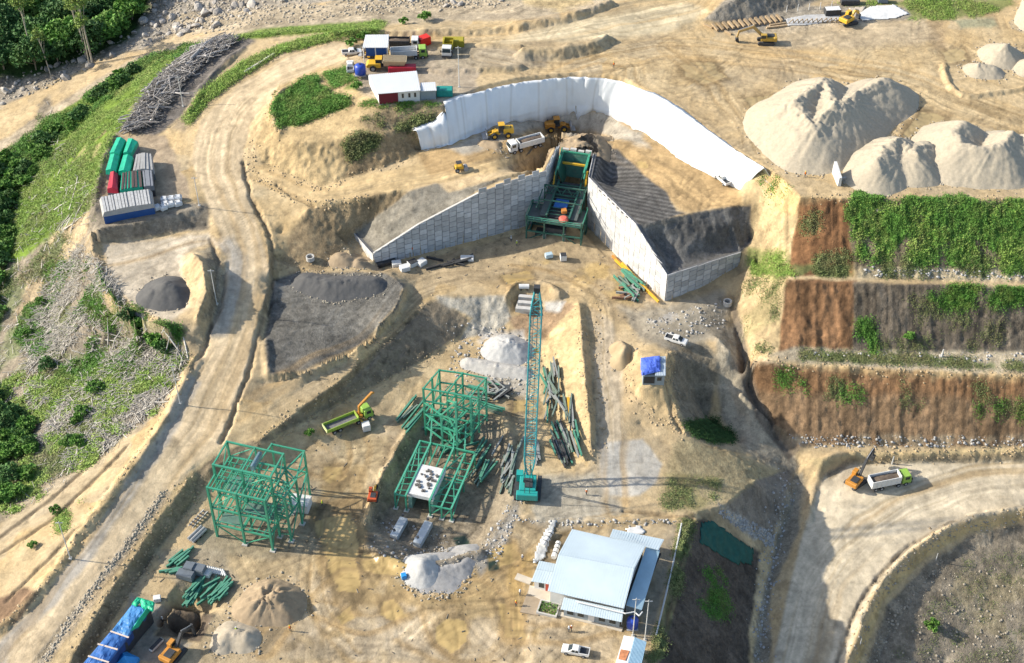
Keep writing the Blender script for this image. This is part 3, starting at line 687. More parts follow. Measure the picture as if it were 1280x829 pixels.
# ------------------------------------------------------------------ terrain mesh: the surveyed sheet plus widening rings out to the horizon
def build_terrain():
    ext = np.array([4, 10, 22, 45, 90, 180, 380, 800, 1700, 3600.])
    xs = np.concatenate([X0 - ext[::-1], X0 + GS * np.arange(NX), X0 + GS * (NX - 1) + ext])
    ys = np.concatenate([Y0 - ext[::-1], Y0 + GS * np.arange(NY), Y0 + GS * (NY - 1) + ext])
    k = len(ext); mx, my = len(xs), len(ys)
    def grow(A):
        return np.pad(A, [(k, k), (k, k)] + [(0, 0)] * (A.ndim - 2), mode='edge')
    Z = grow(ZT).copy(); A = grow(ALB); W_ = grow(WET); Gn = grow(GRAIN)
    X, Y = np.meshgrid(xs, ys)
    out = np.maximum(np.maximum(X0 - X, X - xs[k + NX - 1]), np.maximum(Y0 - Y, Y - ys[k + NY - 1]))
    far = np.clip(out / 400, 0, 1)
    Z = Z * (1 - far) + far * (5 + 40 * fbm(X / 700, Y / 700, 3))
    hill = np.clip(out / 60, 0, 1)[..., None]
    A = A * (1 - hill) + np.array((0.06, 0.09, 0.03)) * hill
    co = np.stack([X, Y, Z], -1).reshape(-1, 3).astype(np.float32)
    me = bpy.data.meshes.new("terrain")
    me.vertices.add(mx * my); me.vertices.foreach_set("co", co.ravel())
    i = np.arange(mx * my).reshape(my, mx)
    q = np.stack([i[:-1, :-1], i[:-1, 1:], i[1:, 1:], i[1:, :-1]], -1).reshape(-1, 4)
    nq = len(q)
    me.loops.add(nq * 4); me.loops.foreach_set("vertex_index", q.ravel().astype(np.int32))
    me.polygons.add(nq)
    me.polygons.foreach_set("loop_start", (np.arange(nq) * 4).astype(np.int32))
    me.polygons.foreach_set("use_smooth", np.ones(nq, bool))
    me.update(); me.validate()
    ca = me.attributes.new("albedo", 'FLOAT_COLOR', 'POINT')
    ca.data.foreach_set("color", np.concatenate([A.reshape(-1, 3), np.ones((mx * my, 1))], 1).astype(np.float32).ravel())
    for nm, arr in (("wet", W_), ("grain", Gn)):
        at = me.attributes.new(nm, 'FLOAT', 'POINT'); at.data.foreach_set("value", arr.reshape(-1).astype(np.float32))
    o = bpy.data.objects.new("terrain", me); COL.objects.link(o); o['kind'] = 'structure'
    m = bpy.data.materials.new("ground"); m.use_nodes = True
    t = m.node_tree; N = t.nodes; L = t.links; b = N["Principled BSDF"]
    al = N.new("ShaderNodeAttribute"); al.attribute_name = "albedo"
    we = N.new("ShaderNodeAttribute"); we.attribute_name = "wet"
    gr = N.new("ShaderNodeAttribute"); gr.attribute_name = "grain"
    tc = N.new("ShaderNodeTexCoord")
    def noise(scale, det, rough=0.6):
        n = N.new("ShaderNodeTexNoise"); n.inputs["Scale"].default_value = scale; n.inputs["Detail"].default_value = det; n.inputs["Roughness"].default_value = rough
        L.new(tc.outputs["Object"], n.inputs["Vector"]); return n
    def math_(op, a, b_, c=None):
        n = N.new("ShaderNodeMath"); n.operation = op
        for k_, v in enumerate((a, b_) + ((c,) if c is not None else ())):
            if isinstance(v, (int, float)): n.inputs[k_].default_value = v
            else: L.new(v, n.inputs[k_])
        return n.outputs[0]
    na = noise(0.9, 6, 0.65); nb = noise(3.2, 3, 0.6)
    vo = N.new("ShaderNodeTexVoronoi"); vo.inputs["Scale"].default_value = 1.6; L.new(tc.outputs["Object"], vo.inputs["Vector"])
    f1 = math_('MULTIPLY_ADD', math_('SUBTRACT', na.outputs[0], 0.5), 0.5, 1.0)
    gd = math_('MULTIPLY', gr.outputs["Fac"], math_('SUBTRACT', nb.outputs[0], 0.5))
    f2 = math_('MULTIPLY_ADD', gd, 1.1, 1.0)
    sp = math_('MULTIPLY', gr.outputs["Fac"], math_('SUBTRACT', N_sep(t, vo.outputs["Color"]), 0.5))
    f3 = math_('MULTIPLY_ADD', sp, 0.42, 1.0)
    pa = noise(0.16, 10, 0.66); pb = noise(0.55, 8, 0.7)
    def step(nz, lo, hi, dark):
        r = N.new("ShaderNodeMapRange"); r.inputs[1].default_value = lo; r.inputs[2].default_value = hi; r.inputs[3].default_value = dark; r.inputs[4].default_value = 1.0
        L.new(nz.outputs[0], r.inputs[0]); return r.outputs[0]
    f3 = math_('MULTIPLY', f3, math_('SUBTRACT', 1.0, math_('MULTIPLY', math_('SUBTRACT', 1.0, math_('MULTIPLY', step(pa, 0.43, 0.5, 0.80), step(pb, 0.38, 0.46, 0.80))), math_('MINIMUM', math_('MULTIPLY_ADD', gr.outputs["Fac"], 1.9, 0.12), 1.0))))
    dry = math_('SUBTRACT', 1.0, math_('MULTIPLY', we.outputs["Fac"], 0.8))
    f = math_('ADD', math_('MULTIPLY', math_('SUBTRACT', math_('MULTIPLY', math_('MULTIPLY', f1, f2), f3), 1.0), dry), 1.0)
    mx_ = N.new("ShaderNodeVectorMath"); mx_.operation = 'SCALE'
    L.new(al.outputs["Color"], mx_.inputs[0]); L.new(f, mx_.inputs["Scale"])
    hs_ = N.new("ShaderNodeHueSaturation"); hs_.inputs["Saturation"].default_value = 1.09; L.new(mx_.outputs[0], hs_.inputs["Color"]); L.new(hs_.outputs[0], b.inputs["Base Color"])
    ro = math_('MULTIPLY_ADD', we.outputs["Fac"], -0.72, 0.95)
    L.new(ro, b.inputs["Roughness"])
    b.inputs["Specular IOR Level"].default_value = 0.25
    bp = N.new("ShaderNodeBump"); bp.inputs["Distance"].default_value = 0.5
    hgt = math_('ADD', math_('MULTIPLY', na.outputs[0], 0.5), math_('MULTIPLY', nb.outputs[0], 0.35))
    L.new(hgt, bp.inputs["Height"]); L.new(math_('MULTIPLY', dry, math_('MULTIPLY_ADD', gr.outputs["Fac"], 0.55, 0.25)), bp.inputs["Strength"])
    L.new(bp.outputs[0], b.inputs["Normal"])
    me.materials.append(m)
    return o
def N_sep(t, colsock):
    s = t.nodes.new("ShaderNodeSeparateColor"); t.links.new(colsock, s.inputs[0]); return s.outputs[0]
build_terrain()
# ------------------------------------------------------------------ building helpers
MATS = {}
def mat(name, col, rough=0.7, var=0.15, scale=1.5, metal=0.0, bump=0.0, spec=0.3, wave=None, rnd=0.0, dirt=0.0):
    """procedural surface: base colour broken up by noise, an optional ribbed profile and dirt"""
    if name in MATS: return MATS[name]
    m = bpy.data.materials.new(name); m.use_nodes = True
    t = m.node_tree; N = t.nodes; L = t.links; b = N["Principled BSDF"]
    tc = N.new("ShaderNodeTexCoord")
    n = N.new("ShaderNodeTexNoise"); n.inputs["Scale"].default_value = scale; n.inputs["Detail"].default_value = 5; n.inputs["Roughness"].default_value = 0.65
    L.new(tc.outputs["Object"], n.inputs["Vector"])
    rp = N.new("ShaderNodeMapRange"); rp.inputs[1].default_value = 0.3; rp.inputs[2].default_value = 0.7
    rp.inputs[3].default_value = 1 - var; rp.inputs[4].default_value = 1 + var
    L.new(n.outputs[0], rp.inputs[0])
    f = rp.outputs[0]
    if rnd:
        oi = N.new("ShaderNodeObjectInfo"); r2 = N.new("ShaderNodeMapRange")
        r2.inputs[3].default_value = 1 - rnd; r2.inputs[4].default_value = 1 + rnd
        L.new(oi.outputs["Random"], r2.inputs[0])
        mm = N.new("ShaderNodeMath"); mm.operation = 'MULTIPLY'; L.new(f, mm.inputs[0]); L.new(r2.outputs[0], mm.inputs[1]); f = mm.outputs[0]
    sc = N.new("ShaderNodeVectorMath"); sc.operation = 'SCALE'; sc.inputs[0].default_value = col
    L.new(f, sc.inputs["Scale"])
    out = sc.outputs[0]
    if dirt:
        n2 = N.new("ShaderNodeTexNoise"); n2.inputs["Scale"].default_value = scale * 0.6; n2.inputs["Detail"].default_value = 6; n2.inputs["Roughness"].default_value = 0.7
        L.new(tc.outputs["Object"], n2.inputs["Vector"])
        r3 = N.new("ShaderNodeMapRange"); r3.inputs[1].default_value = 0.5; r3.inputs[2].default_value = 0.75; r3.inputs[4].default_value = dirt
        L.new(n2.outputs[0], r3.inputs[0])
        mx = N.new("ShaderNodeMix"); mx.data_type = 'RGBA'; mx.inputs[7].default_value = (0.27, 0.2, 0.12, 1)
        L.new(r3.outputs[0], mx.inputs[0]); L.new(out, mx.inputs[6]); out = mx.outputs[2]
    L.new(out, b.inputs["Base Color"])
    b.inputs["Roughness"].default_value = rough; b.inputs["Metallic"].default_value = metal
    b.inputs["Specular IOR Level"].default_value = spec
    hs = None
    if wave:
        wv = N.new("ShaderNodeTexWave"); wv.wave_type = 'BANDS'; wv.bands_direction = wave[0]; wv.inputs["Scale"].default_value = wave[1]
        L.new(tc.outputs["Object"], wv.inputs["Vector"]); hs = wv.outputs["Fac"]; st = wave[2]
    elif bump:
        hs = n.outputs[0]; st = bump
    if hs is not None:
        bp = N.new("ShaderNodeBump"); bp.inputs["Strength"].default_value = st; bp.inputs["Distance"].default_value = 0.15
        L.new(hs, bp.inputs["Height"]); L.new(bp.outputs[0], b.inputs["Normal"])
    MATS[name] = m
    return m

class MB:
    def __init__(s): s.v = []; s.f = []
    def add(s, vs, fs):
        k = len(s.v); s.v += [tuple(p) for p in vs]; s.f += [tuple(i + k for i in f) for f in fs]; return s
    BOXF = [(0,3,2,1),(4,5,6,7),(0,1,5,4),(1,2,6,5),(2,3,7,6),(3,0,4,7)]
    def hexa(s, p): return s.add(p, MB.BOXF)
    def box(s, x, y, z, sx, sy, sz, rz=0.0):
        """centre x, y; z is the underside"""
        c, n = math.cos(rz), math.sin(rz); p = []
        for zz in (z, z + sz):
            for a, b in ((-1,-1),(1,-1),(1,1),(-1,1)):
                u, v = a * sx / 2, b * sy / 2
                p.append((x + u * c - v * n, y + u * n + v * c, zz))
        return s.hexa(p)
    def beam(s, a, b, w=0.3, h=None):
        a, b = Vector(a), Vector(b); h = h or w
        d = (b - a).normalized()
        up = Vector((0, 0, 1)) if abs(d.z) < 0.95 else Vector((0, 1, 0))
        r = d.cross(up).normalized() * (w / 2); u = r.cross(d).normalized() * (h / 2)
        return s.hexa([a - r - u, a + r - u, a + r + u, a - r + u, b - r - u, b + r - u, b + r + u, b - r + u])
    def tube(s, a, b, r0, r1=None, n=8, caps=True):
        a, b = Vector(a), Vector(b); r1 = r0 if r1 is None else r1
        d = (b - a).normalized(); up = Vector((0, 0, 1)) if abs(d.z) < 0.9 else Vector((1, 0, 0))
        x = d.cross(up).normalized(); y = d.cross(x).normalized()
        vs = []
        for c, r in ((a, r0), (b, r1)):
            for k in range(n):
                t = 2 * math.pi * k / n; vs.append(c + x * (r * math.cos(t)) + y * (r * math.sin(t)))
        fs = [(k, (k + 1) % n, n + (k + 1) % n, n + k) for k in range(n)]
        if caps: fs += [tuple(range(n))[::-1], tuple(range(n, 2 * n))]
        return s.add(vs, fs)
    def path(s, pts, r, n=6):
        for a, b in zip(pts[:-1], pts[1:]): s.tube(a, b, r, r, n)
        return s
    def prism(s, poly, y0, y1):
        """poly in x, z extruded along y"""
        n = len(poly)
        vs = [(x, y0, z) for x, z in poly] + [(x, y1, z) for x, z in poly]
        fs = [(k, (k + 1) % n, n + (k + 1) % n, n + k) for k in range(n)] + [tuple(range(n))[::-1], tuple(range(n, 2 * n))]
        return s.add(vs, fs)
    def slab(s, poly, z0, z1):
        n = len(poly)
        vs = [(x, y, z0) for x, y in poly] + [(x, y, z1) for x, y in poly]
        fs = [(k, (k + 1) % n, n + (k + 1) % n, n + k) for k in range(n)] + [tuple(range(n))[::-1], tuple(range(n, 2 * n))]
        return s.add(vs, fs)
    def sheet(s, pts4, th=0.08):
        """a thin panel through four points"""
        p = [Vector(q) for q in pts4]
        nrm = (p[1] - p[0]).cross(p[3] - p[0]).normalized() * th
        return s.hexa([q - nrm for q in p] + p)
    def lathe(s, prof, n=12, c=(0, 0, 0)):
        vs = []; fs = []
        for r, z in prof:
            for k in range(n):
                t = 2 * math.pi * k / n; vs.append((c[0] + r * math.cos(t), c[1] + r * math.sin(t), c[2] + z))
        for i in range(len(prof) - 1):
            for k in range(n): fs.append((i * n + k, i * n + (k + 1) % n, (i + 1) * n + (k + 1) % n, (i + 1) * n + k))
        fs += [tuple(range(n))[::-1], tuple(range((len(prof) - 1) * n, len(prof) * n))]
        return s.add(vs, fs)
    def build(s, name, m, parent=None, smooth=False, bevel=0.0):
        me = bpy.data.meshes.new(name); me.from_pydata(s.v, [], s.f)
        bm = bmesh.new(); bm.from_mesh(me); bmesh.ops.recalc_face_normals(bm, faces=bm.faces)
        if bevel: bmesh.ops.bevel(bm, geom=bm.edges[:], offset=bevel, segments=1, affect='EDGES')
        bm.to_mesh(me); bm.free()
        if smooth: me.polygons.foreach_set("use_smooth", np.ones(len(me.polygons), bool))
        me.materials.append(m)
        o = bpy.data.objects.new(name, me); COL.objects.link(o)
        if parent is not None: o.parent = parent
        return o
def tag(o, label, cat, group=None, kind=None):
    if label: o['label'] = label
    if cat: o['category'] = cat
    if group: o['group'] = group
    if kind: o['kind'] = kind
    return o
def thing(name, label, cat, loc=(0, 0, 0), rz=0.0, group=None):
    o = bpy.data.objects.new(name, None); COL.objects.link(o)
    o.empty_display_size = 0.5
    o.location = loc; o.rotation_euler = (0, 0, rz)
    return tag(o, label, cat, group)
def copy_tree(o, parent=None, label=None, group=None, loc=None, rz=None):
    c = o.copy(); COL.objects.link(c)
    if parent is not None: c.parent = parent
    if label: c['label'] = label
    if group: c['group'] = group
    if loc is not None: c.location = loc
    if rz is not None: c.rotation_euler = (0, 0, rz)
    for ch in list(o.children): copy_tree(ch, c)
    return c
def heading(p1, p2):
    a, b = G(*p1), G(*p2)
    return math.atan2(b.y - a.y, b.x - a.x)
def zat(x, y):
    fx = np.clip((x - X0) / GS, 0, NX - 1.001); fy = np.clip((y - Y0) / GS, 0, NY - 1.001)
    i = fx.astype(int); j = fy.astype(int); u = fx - i; v = fy - j
    return (ZT[j, i] * (1 - u) + ZT[j, i + 1] * u) * (1 - v) + (ZT[j + 1, i] * (1 - u) + ZT[j + 1, i + 1] * u) * v
RN = np.random.RandomState(5)
def mesh_np(name, verts, quads, m, parent=None, smooth=False):
    me = bpy.data.meshes.new(name)
    me.vertices.add(len(verts)); me.vertices.foreach_set("co", verts.astype(np.float32).ravel())
    k = quads.shape[1]; nq = len(quads)
    me.loops.add(nq * k); me.loops.foreach_set("vertex_index", quads.astype(np.int32).ravel())
    me.polygons.add(nq); me.polygons.foreach_set("loop_start", (np.arange(nq) * k).astype(np.int32))
    if smooth: me.polygons.foreach_set("use_smooth", np.ones(nq, bool))
    me.update(); me.materials.append(m)
    if name is None: return me
    o = bpy.data.objects.new(name, me); COL.objects.link(o)
    if parent is not None: o.parent = parent
    return o
def leaf_quads(c, size, flat=0.4):
    """c: n x 3 centres -> verts, quads of leaf-sized faces, tilted at random"""
    n = len(c)
    nr = RN.normal(size=(n, 3)); nr[:, 2] = np.abs(nr[:, 2]) + flat; nr /= np.linalg.norm(nr, axis=1)[:, None]
    a = RN.normal(size=(n, 3)); u = np.cross(nr, a); u /= np.linalg.norm(u, axis=1)[:, None]; v = np.cross(nr, u)
    s = (size * (0.6 + 0.8 * RN.rand(n)))[:, None]
    u = u * s; v = v * s * (0.55 + 0.5 * RN.rand(n))[:, None]
    V = np.stack([c - u, c - v * 0.5, c + u, c + v * 0.7], 1).reshape(-1, 3)
    Q = np.arange(n * 4).reshape(-1, 4)
    return V, Q
def scatter(poly, n, soft=2, rough=5, patch=None, seed=0.0):
    """n ground points inside a photo-pixel polygon"""
    M = polymask(poly, soft, rough, 1.0, seed + 2.3)
    if patch is not None:
        M = M * (fbm(GX / patch[0] + seed, GY / patch[0] + 3, 4, 0.6) > patch[1])
    jj, ii = np.nonzero(M > 0.5)
    if len(jj) == 0: return np.zeros((0, 3))
    k = RN.randint(0, len(jj), n)
    x = X0 + GS * (ii[k] + RN.rand(n)); y = Y0 + GS * (jj[k] + RN.rand(n))
    return np.stack([x, y, zat(x, y)], 1)

# ------------------------------------------------------------------ vegetation
def leafmat(name, col, dry=(0.26, 0.23, 0.075), amount=0.45, rnd=0.15):
    m = mat(name, col, 0.65, 0.5, 0.9, rnd=rnd, spec=0.2)
    t = m.node_tree; N = t.nodes; L = t.links; b = N["Principled BSDF"]
    src = b.inputs["Base Color"].links[0].from_socket
    tc = N.new("ShaderNodeTexCoord"); n = N.new("ShaderNodeTexNoise"); n.inputs["Scale"].default_value = 0.22; n.inputs["Detail"].default_value = 6; n.inputs["Roughness"].default_value = 0.7
    L.new(tc.outputs["Object"], n.inputs["Vector"])
    r = N.new("ShaderNodeMapRange"); r.inputs[1].default_value = 0.46; r.inputs[2].default_value = 0.68; r.inputs[4].default_value = amount; L.new(n.outputs[0], r.inputs[0])
    mx = N.new("ShaderNodeMix"); mx.data_type = 'RGBA'; mx.inputs[7].default_value = (*dry, 1); L.new(r.outputs[0], mx.inputs[0]); L.new(src, mx.inputs[6]); L.new(mx.outputs[2], b.inputs["Base Color"])
    return m
LEAF = leafmat("leaf_green", (0.095, 0.215, 0.035))
LEAFB = leafmat("leaf_bench", (0.105, 0.225, 0.04), (0.22, 0.24, 0.07), 0.5)
LEAFD = leafmat("leaf_dark", (0.050, 0.115, 0.030), (0.10, 0.16, 0.04), 0.5, 0.3)
LEAFY = leafmat("leaf_lime", (0.19, 0.28, 0.06))
LEAFG = leafmat("leaf_meadow", (0.20, 0.305, 0.06), (0.34, 0.33, 0.12), 0.6, 0.1)
LEAFO = leafmat("leaf_olive", (0.15, 0.185, 0.065), (0.24, 0.20, 0.10), 0.6, 0.1)
BARK = mat("bark", (0.22, 0.18, 0.13), 0.9, 0.3, 3, bump=0.4)
PALEBARK = mat("pale_bark", (0.40, 0.36, 0.29), 0.9, 0.2, 3)

def cover(name, poly, n, leaves, size, hgt, m, patch=None, rough=5, seed=0.0, spread=0.55):
    n = int(n * 2.0); size *= 0.52; hgt *= 0.62; leaves += 2
    c = scatter(poly, n, 2, rough, patch, seed)
    if len(c) == 0: return
    hh = hgt * (0.4 + 0.9 * RN.rand(len(c)))
    p = np.repeat(c, leaves, 0); h = np.repeat(hh, leaves)
    p = p + RN.normal(size=p.shape) * np.array((spread, spread, 0)); p[:, 2] = zat(p[:, 0], p[:, 1]) + h * RN.rand(len(p)) ** 0.7
    V, Q = leaf_quads(p, size, 1.3)
    o = mesh_np(name, V, Q, m); o['kind'] = 'stuff'
    return o
cover("ground_cover", [(-20,300),(0,208),(60,152),(120,114),(170,80),(250,57),(330,39),(480,28),(480,36),(350,43),(290,51),(240,75),(190,115),(150,156),(125,205),(112,250),(70,285),(20,320)], 9000, 6, 0.34, 1.0, LEAFG, (6, -0.35), 3, 1)
cover("ground_cover", [(-20,290),(0,200),(60,148),(120,110),(170,76),(250,54),(250,62),(180,90),(130,128),(85,170),(30,235),(10,290)], 3000, 7, 0.4, 1.8, LEAF, (5, -0.1), 3, 2)
cover("roadside_growth", [(228,150),(252,116),(298,82),(345,60),(400,45),(470,36),(475,42),(400,54),(350,68),(305,94),(262,124),(236,158)], 2600, 6, 0.34, 1.3, LEAFG, None, 2, 3)
cover("hill_growth", [(342,128),(362,110),(388,96),(400,108),(412,118),(434,126),(432,134),(395,146),(372,156),(350,160),(341,145)], 2300, 7, 0.36, 1.6, LEAF, (4, -0.55), 6, 4)
cover("hill_growth", [(402,92),(440,82),(448,112),(415,112)], 320, 7, 0.34, 1.2, LEAF, (4, -0.1), 3, 5)
cover("hill_growth", [(430,184),(446,168),(474,172),(470,184),(436,204)], 380, 7, 0.36, 1.4, LEAFO, (3, -0.2), 3, 6)
cover("hill_growth", [(450,150),(480,140),(500,150),(545,150),(540,160),(490,166)], 260, 6, 0.36, 1.2, LEAFO, (3, 0.1), 3, 7)
cover("hill_growth", [(440,132),(480,126),(552,130),(500,138)], 260, 6, 0.3, 0.8, LEAF, (3, 0.0), 3, 8)
BR = [(235,456),(200,512),(150,552),(105,584),(60,618),(0,650),(-60,680),(-60,300),(0,210),(60,130),(120,240),(112,300),(126,370),(186,420),(225,436)]
cover("slope_weeds", BR, 4200, 5, 0.36, 0.9, LEAFO, (8, 0.12), 5, 9)
cover("slope_weeds", [(100,470),(230,440),(200,512),(150,550),(105,582),(60,616),(0,648),(0,470)], 4600, 6, 0.40, 1.0, LEAFG, (4, 0.02), 5, 10)
cover("slope_weeds", [(20,420),(60,330),(110,330),(160,400),(220,440),(150,480),(60,480)], 2600, 6, 0.40, 1.0, LEAF, (5, 0.12), 5, 44)
cover("slope_weeds", [(60,280),(90,200),(125,210),(118,240),(92,270)], 700, 6, 0.33, 0.9, LEAFG, (4, -0.1), 4, 11)
cover("berm_weeds", [(148,385),(190,405),(232,412),(226,432),(180,425),(138,398)], 420, 6, 0.36, 1.0, LEAF, (3, -0.1), 4, 12)
cover("berm_weeds", [(70,640),(100,625),(115,640),(70,668)], 150, 6, 0.3, 0.7, LEAFG, (3, 0.0), 4, 13)
G1 = [(1058,250),(1085,247),(1290,248),(1290,336),(1200,330),(1070,320),(1072,290),(1055,262)]
cover("bench_growth", [(1058,250),(1085,247),(1180,250),(1290,262),(1290,305),(1075,300),(1072,285),(1055,262)], 4600, 7, 0.38, 0.65, LEAFB, (4, -0.36), 12, 14)
cover("bench_growth", [(1072,290),(1290,296),(1290,338),(1200,332),(1070,326)], 3000, 7, 0.36, 0.5, LEAFB, (3.5, 0.0), 9, 34)
cover("bench_growth", [(1062,255),(1290,260),(1290,335),(1070,325)], 700, 7, 0.40, 0.8, LEAFG, (3, 0.2), 5, 35)
cover("bench_growth", [(1000,322),(1060,318),(1290,325),(1290,345),(1000,345)], 900, 5, 0.3, 0.6, LEAFO, (5, 0.0), 4, 15)
cover("bench_growth", [(1165,365),(1200,358),(1290,364),(1290,380),(1200,386),(1160,380)], 900, 6, 0.32, 0.8, LEAF, (5, -0.3), 4, 16)
cover("bench_growth", [(1000,270),(1022,270),(1024,295),(1000,292)], 110, 6, 0.3, 0.6, LEAFO, None, 5, 17)
cover("bench_growth", [(1068,404),(1090,402),(1096,440),(1070,442)], 200, 6, 0.32, 0.8, LEAF, (3, -0.2), 4, 18)
cover("bench_growth", [(1000,440),(1130,444),(1290,456),(1290,466),(1130,458),(1000,450)], 800, 5, 0.28, 0.5, LEAFO, (4, -0.05), 3, 19)
cover("bench_growth", [(968,470),(1010,474),(1010,492),(970,492)], 90, 6, 0.3, 0.7, LEAF, (3, 0.0), 4, 20)
cover("bench_growth", [(1046,486),(1080,488),(1078,505),(1048,503)], 60, 6, 0.3, 0.7, LEAF, (3, 0.0), 4, 21)
cover("bench_growth", [(1215,508),(1290,505),(1290,526),(1220,524)], 130, 6, 0.3, 0.7, LEAF, (3, 0.05), 4, 22)
cover("bench_growth", [(1000,475),(1290,485),(1290,520),(1000,500)], 260, 5, 0.28, 0.5, LEAFO, (4, 0.35), 4, 23)
cover("bench_growth", [(1100,370),(1290,380),(1290,440),(1100,440)], 500, 5, 0.26, 0.5, LEAFO, (4, 0.3), 4, 24)
cover("gully_growth", [(855,530),(890,524),(918,548),(905,556),(870,546)], 700, 7, 0.3, 0.8, LEAFD, (2.5, -0.35), 7, 25)
cover("hillside_weeds", [(935,312),(968,318),(990,345),(940,344)], 420, 5, 0.3, 0.6, LEAFG, (4, -0.15), 3, 26)
cover("hillside_weeds", [(930,350),(975,350),(970,440),(930,440)], 260, 5, 0.28, 0.5, LEAFO, (4, 0.2), 3, 27)
cover("hillside_weeds", [(945,222),(975,228),(985,245),(960,245)], 60, 6, 0.3, 0.6, LEAF, (2.5, 0.15), 3, 28)
cover("drain_weeds", [(850,656),(866,652),(846,740),(822,829),(812,829),(832,750)], 700, 6, 0.28, 0.6, LEAFO, (3, -0.1), 3, 29)
cover("slope_weeds", [(880,710),(905,712),(915,760),(900,780),(875,760)], 260, 6, 0.28, 0.6, LEAF, (3, 0.0), 4, 30)
cover("slope_weeds", [(830,600),(900,600),(880,636),(830,636)], 300, 5, 0.26, 0.4, LEAFO, (4, 0.0), 4, 31)
cover("scrub", [(1280,690),(1210,700),(1160,760),(1110,829),(1290,829)], 420, 3, 0.22, 0.3, LEAFO, (2.2, 0.3), 4, 32)
cover("grass_strip", [(1040,6),(1120,0),(1200,0),(1260,-10),(1270,8),(1200,24),(1140,24),(1130,8)], 900, 5, 0.32, 0.5, LEAFG, (6, -0.15), 4, 33)

def crown_pts(blobs, per, rnd=0.9):
    out = []
    for (x, y, z, r) in blobs:
        d = RN.normal(size=(per, 3)); d /= np.linalg.norm(d, axis=1)[:, None]
        d[:, 2] = np.where(d[:, 2] < -0.35, -d[:, 2], d[:, 2])
        rr = r * (0.62 + 0.42 * RN.rand(per) ** 0.6)
        out.append(np.array((x, y, z)) + d * rr[:, None] * np.array((1, 1, 0.8)))
    return np.concatenate(out)
def make_tree(name, label, cat, h, rad, trunk_h, leafm, nblob, per, ls, group, r0=0.25, thin=False, bark=BARK):
    t = thing(name, label, cat, (0, 0, 0), 0, group)
    mb = MB(); top = Vector((0.3, 0.2, trunk_h))
    mb.tube((0, 0, -0.6), (0.1, 0.1, trunk_h * 0.5), r0, r0 * 0.75, 7); mb.tube((0.1, 0.1, trunk_h * 0.5), top, r0 * 0.75, r0 * 0.45, 7)
    blobs = []
    for k in range(nblob):
        a = 2.4 * k + RN.rand(); q = math.sqrt((k + 0.4) / nblob) * rad * 0.72
        zz = trunk_h * (0.55 if not thin else 0.75) + (h - trunk_h * 0.6) * (1 - (q / rad) ** 2) * (0.45 + 0.45 * RN.rand())
        b = (q * math.cos(a), q * math.sin(a), zz, rad * (0.30 + 0.2 * RN.rand())); blobs.append(b)
        if k % 2 == 0: mb.tube(top * (0.5 + 0.4 * RN.rand()), Vector(b[:3]), r0 * 0.35, r0 * 0.12, 5)
    mb.build('trunk', bark, t)
    V, Q = leaf_quads(crown_pts(blobs, per), ls, 0.3)
    mesh_np('crown', V, Q, leafm, t)
    return t
# forest by the river: canopy trees one can tell apart
FT = 'broad trees of the dark wood beyond the stream'
fl = 'broad dark green tree in the wood beyond the rocky stream'
protos = [make_tree('forest_tree', fl, 'tree', 8.5 + i, 5.2 + 0.5 * i, 5.0, LEAFD if i % 2 else LEAF, 13, 190, 0.55, FT, 0.3) for i in range(4)]
used = set(); cnt = 0
fp = scatter([(-10,-60),(160,-60),(190,4),(168,40),(118,64),(50,88),(0,92),(-40,95)], 900, 2, 3)
for q in fp:
    if all((q[0] - u[0]) ** 2 + (q[1] - u[1]) ** 2 > 22 for u in used):
        used.add((q[0], q[1])); i = cnt % 4
        o = protos[i] if i not in [c[2] for c in used if len(c) > 2] and cnt < 4 else copy_tree(protos[i])
        o.location = (q[0], q[1], q[2] - 0.8); o.rotation_euler = (0, 0, RN.rand() * 6); s = 0.75 + 0.45 * RN.rand(); o.scale = (s, s, s * (0.8 + 0.3 * RN.rand())); cnt += 1
# tall pale-trunked trees standing clear of the wood
T1 = make_tree('tall_tree', 'tall thin pale trunked tree with a tuft of light leaves by the stream', 'tree', 20, 3.0, 16.5, LEAFY, 9, 60, 0.42, None, 0.26, True, PALEBARK)
tall = [((116,80),1.15,'tallest thin tree of the clump beside the stream track'),((108,74),1.0,'left thin pale tree of the clump beside the stream track'),((112,82),0.8,'short leafy tree at the foot of the thin clump by the stream track'),((102,66),0.95,'thin pale tree at the back of the clump beside the stream'),
        ((64,96),0.72,'single thin leaning tree with drooping light leaves above the stream track'),((42,72),1.0,'bare thin trunk rising from the edge of the dark wood')]
for k, (p, s, lb) in enumerate(tall):
    o = T1 if k == 0 else copy_tree(T1)
    o['label'] = lb; g = G(*p); o.location = g; o.scale = (s, s, s); o.rotation_euler = (0.06 if k == 4 else 0.02, -0.12 if k == 4 else -0.03, k * 1.3)
# shrubs
SG = 'shrubs on the brush slope left of the haul road'
sl_ = 'leafy green shrub on the brush slope left of the haul road'
shp = [make_tree('shrub', sl_, 'shrub', 2.6 + 0.5 * i, 1.9 + 0.3 * i, 0.8, LEAF if i < 2 else LEAFD, 7, 70, 0.36, SG, 0.08) for i in range(3)]
spots = [(p, 1.0) for p in [(200,432),(196,428),(207,440),(96,528),(104,520),(90,552),(84,556),(98,556),(160,400),(176,408),(120,490),(60,460),(34,420),(52,380)]]
for q in scatter([(-20,500),(0,505),(40,545),(44,598),(0,640),(-30,650)], 60, 2, 4): spots.append((q, 1.15))
for q in scatter([(-30,215),(0,205),(26,205),(14,290),(10,380),(-20,440)], 60, 2, 4): spots.append((q, 1.25))
for q in scatter([(76,158),(112,124),(172,84),(176,90),(120,132),(84,168)], 26, 1, 2): spots.append((q, 0.95))
for q in scatter([(20,230),(60,160),(75,165),(38,235)], 22, 1, 2): spots.append((q, 1.0))
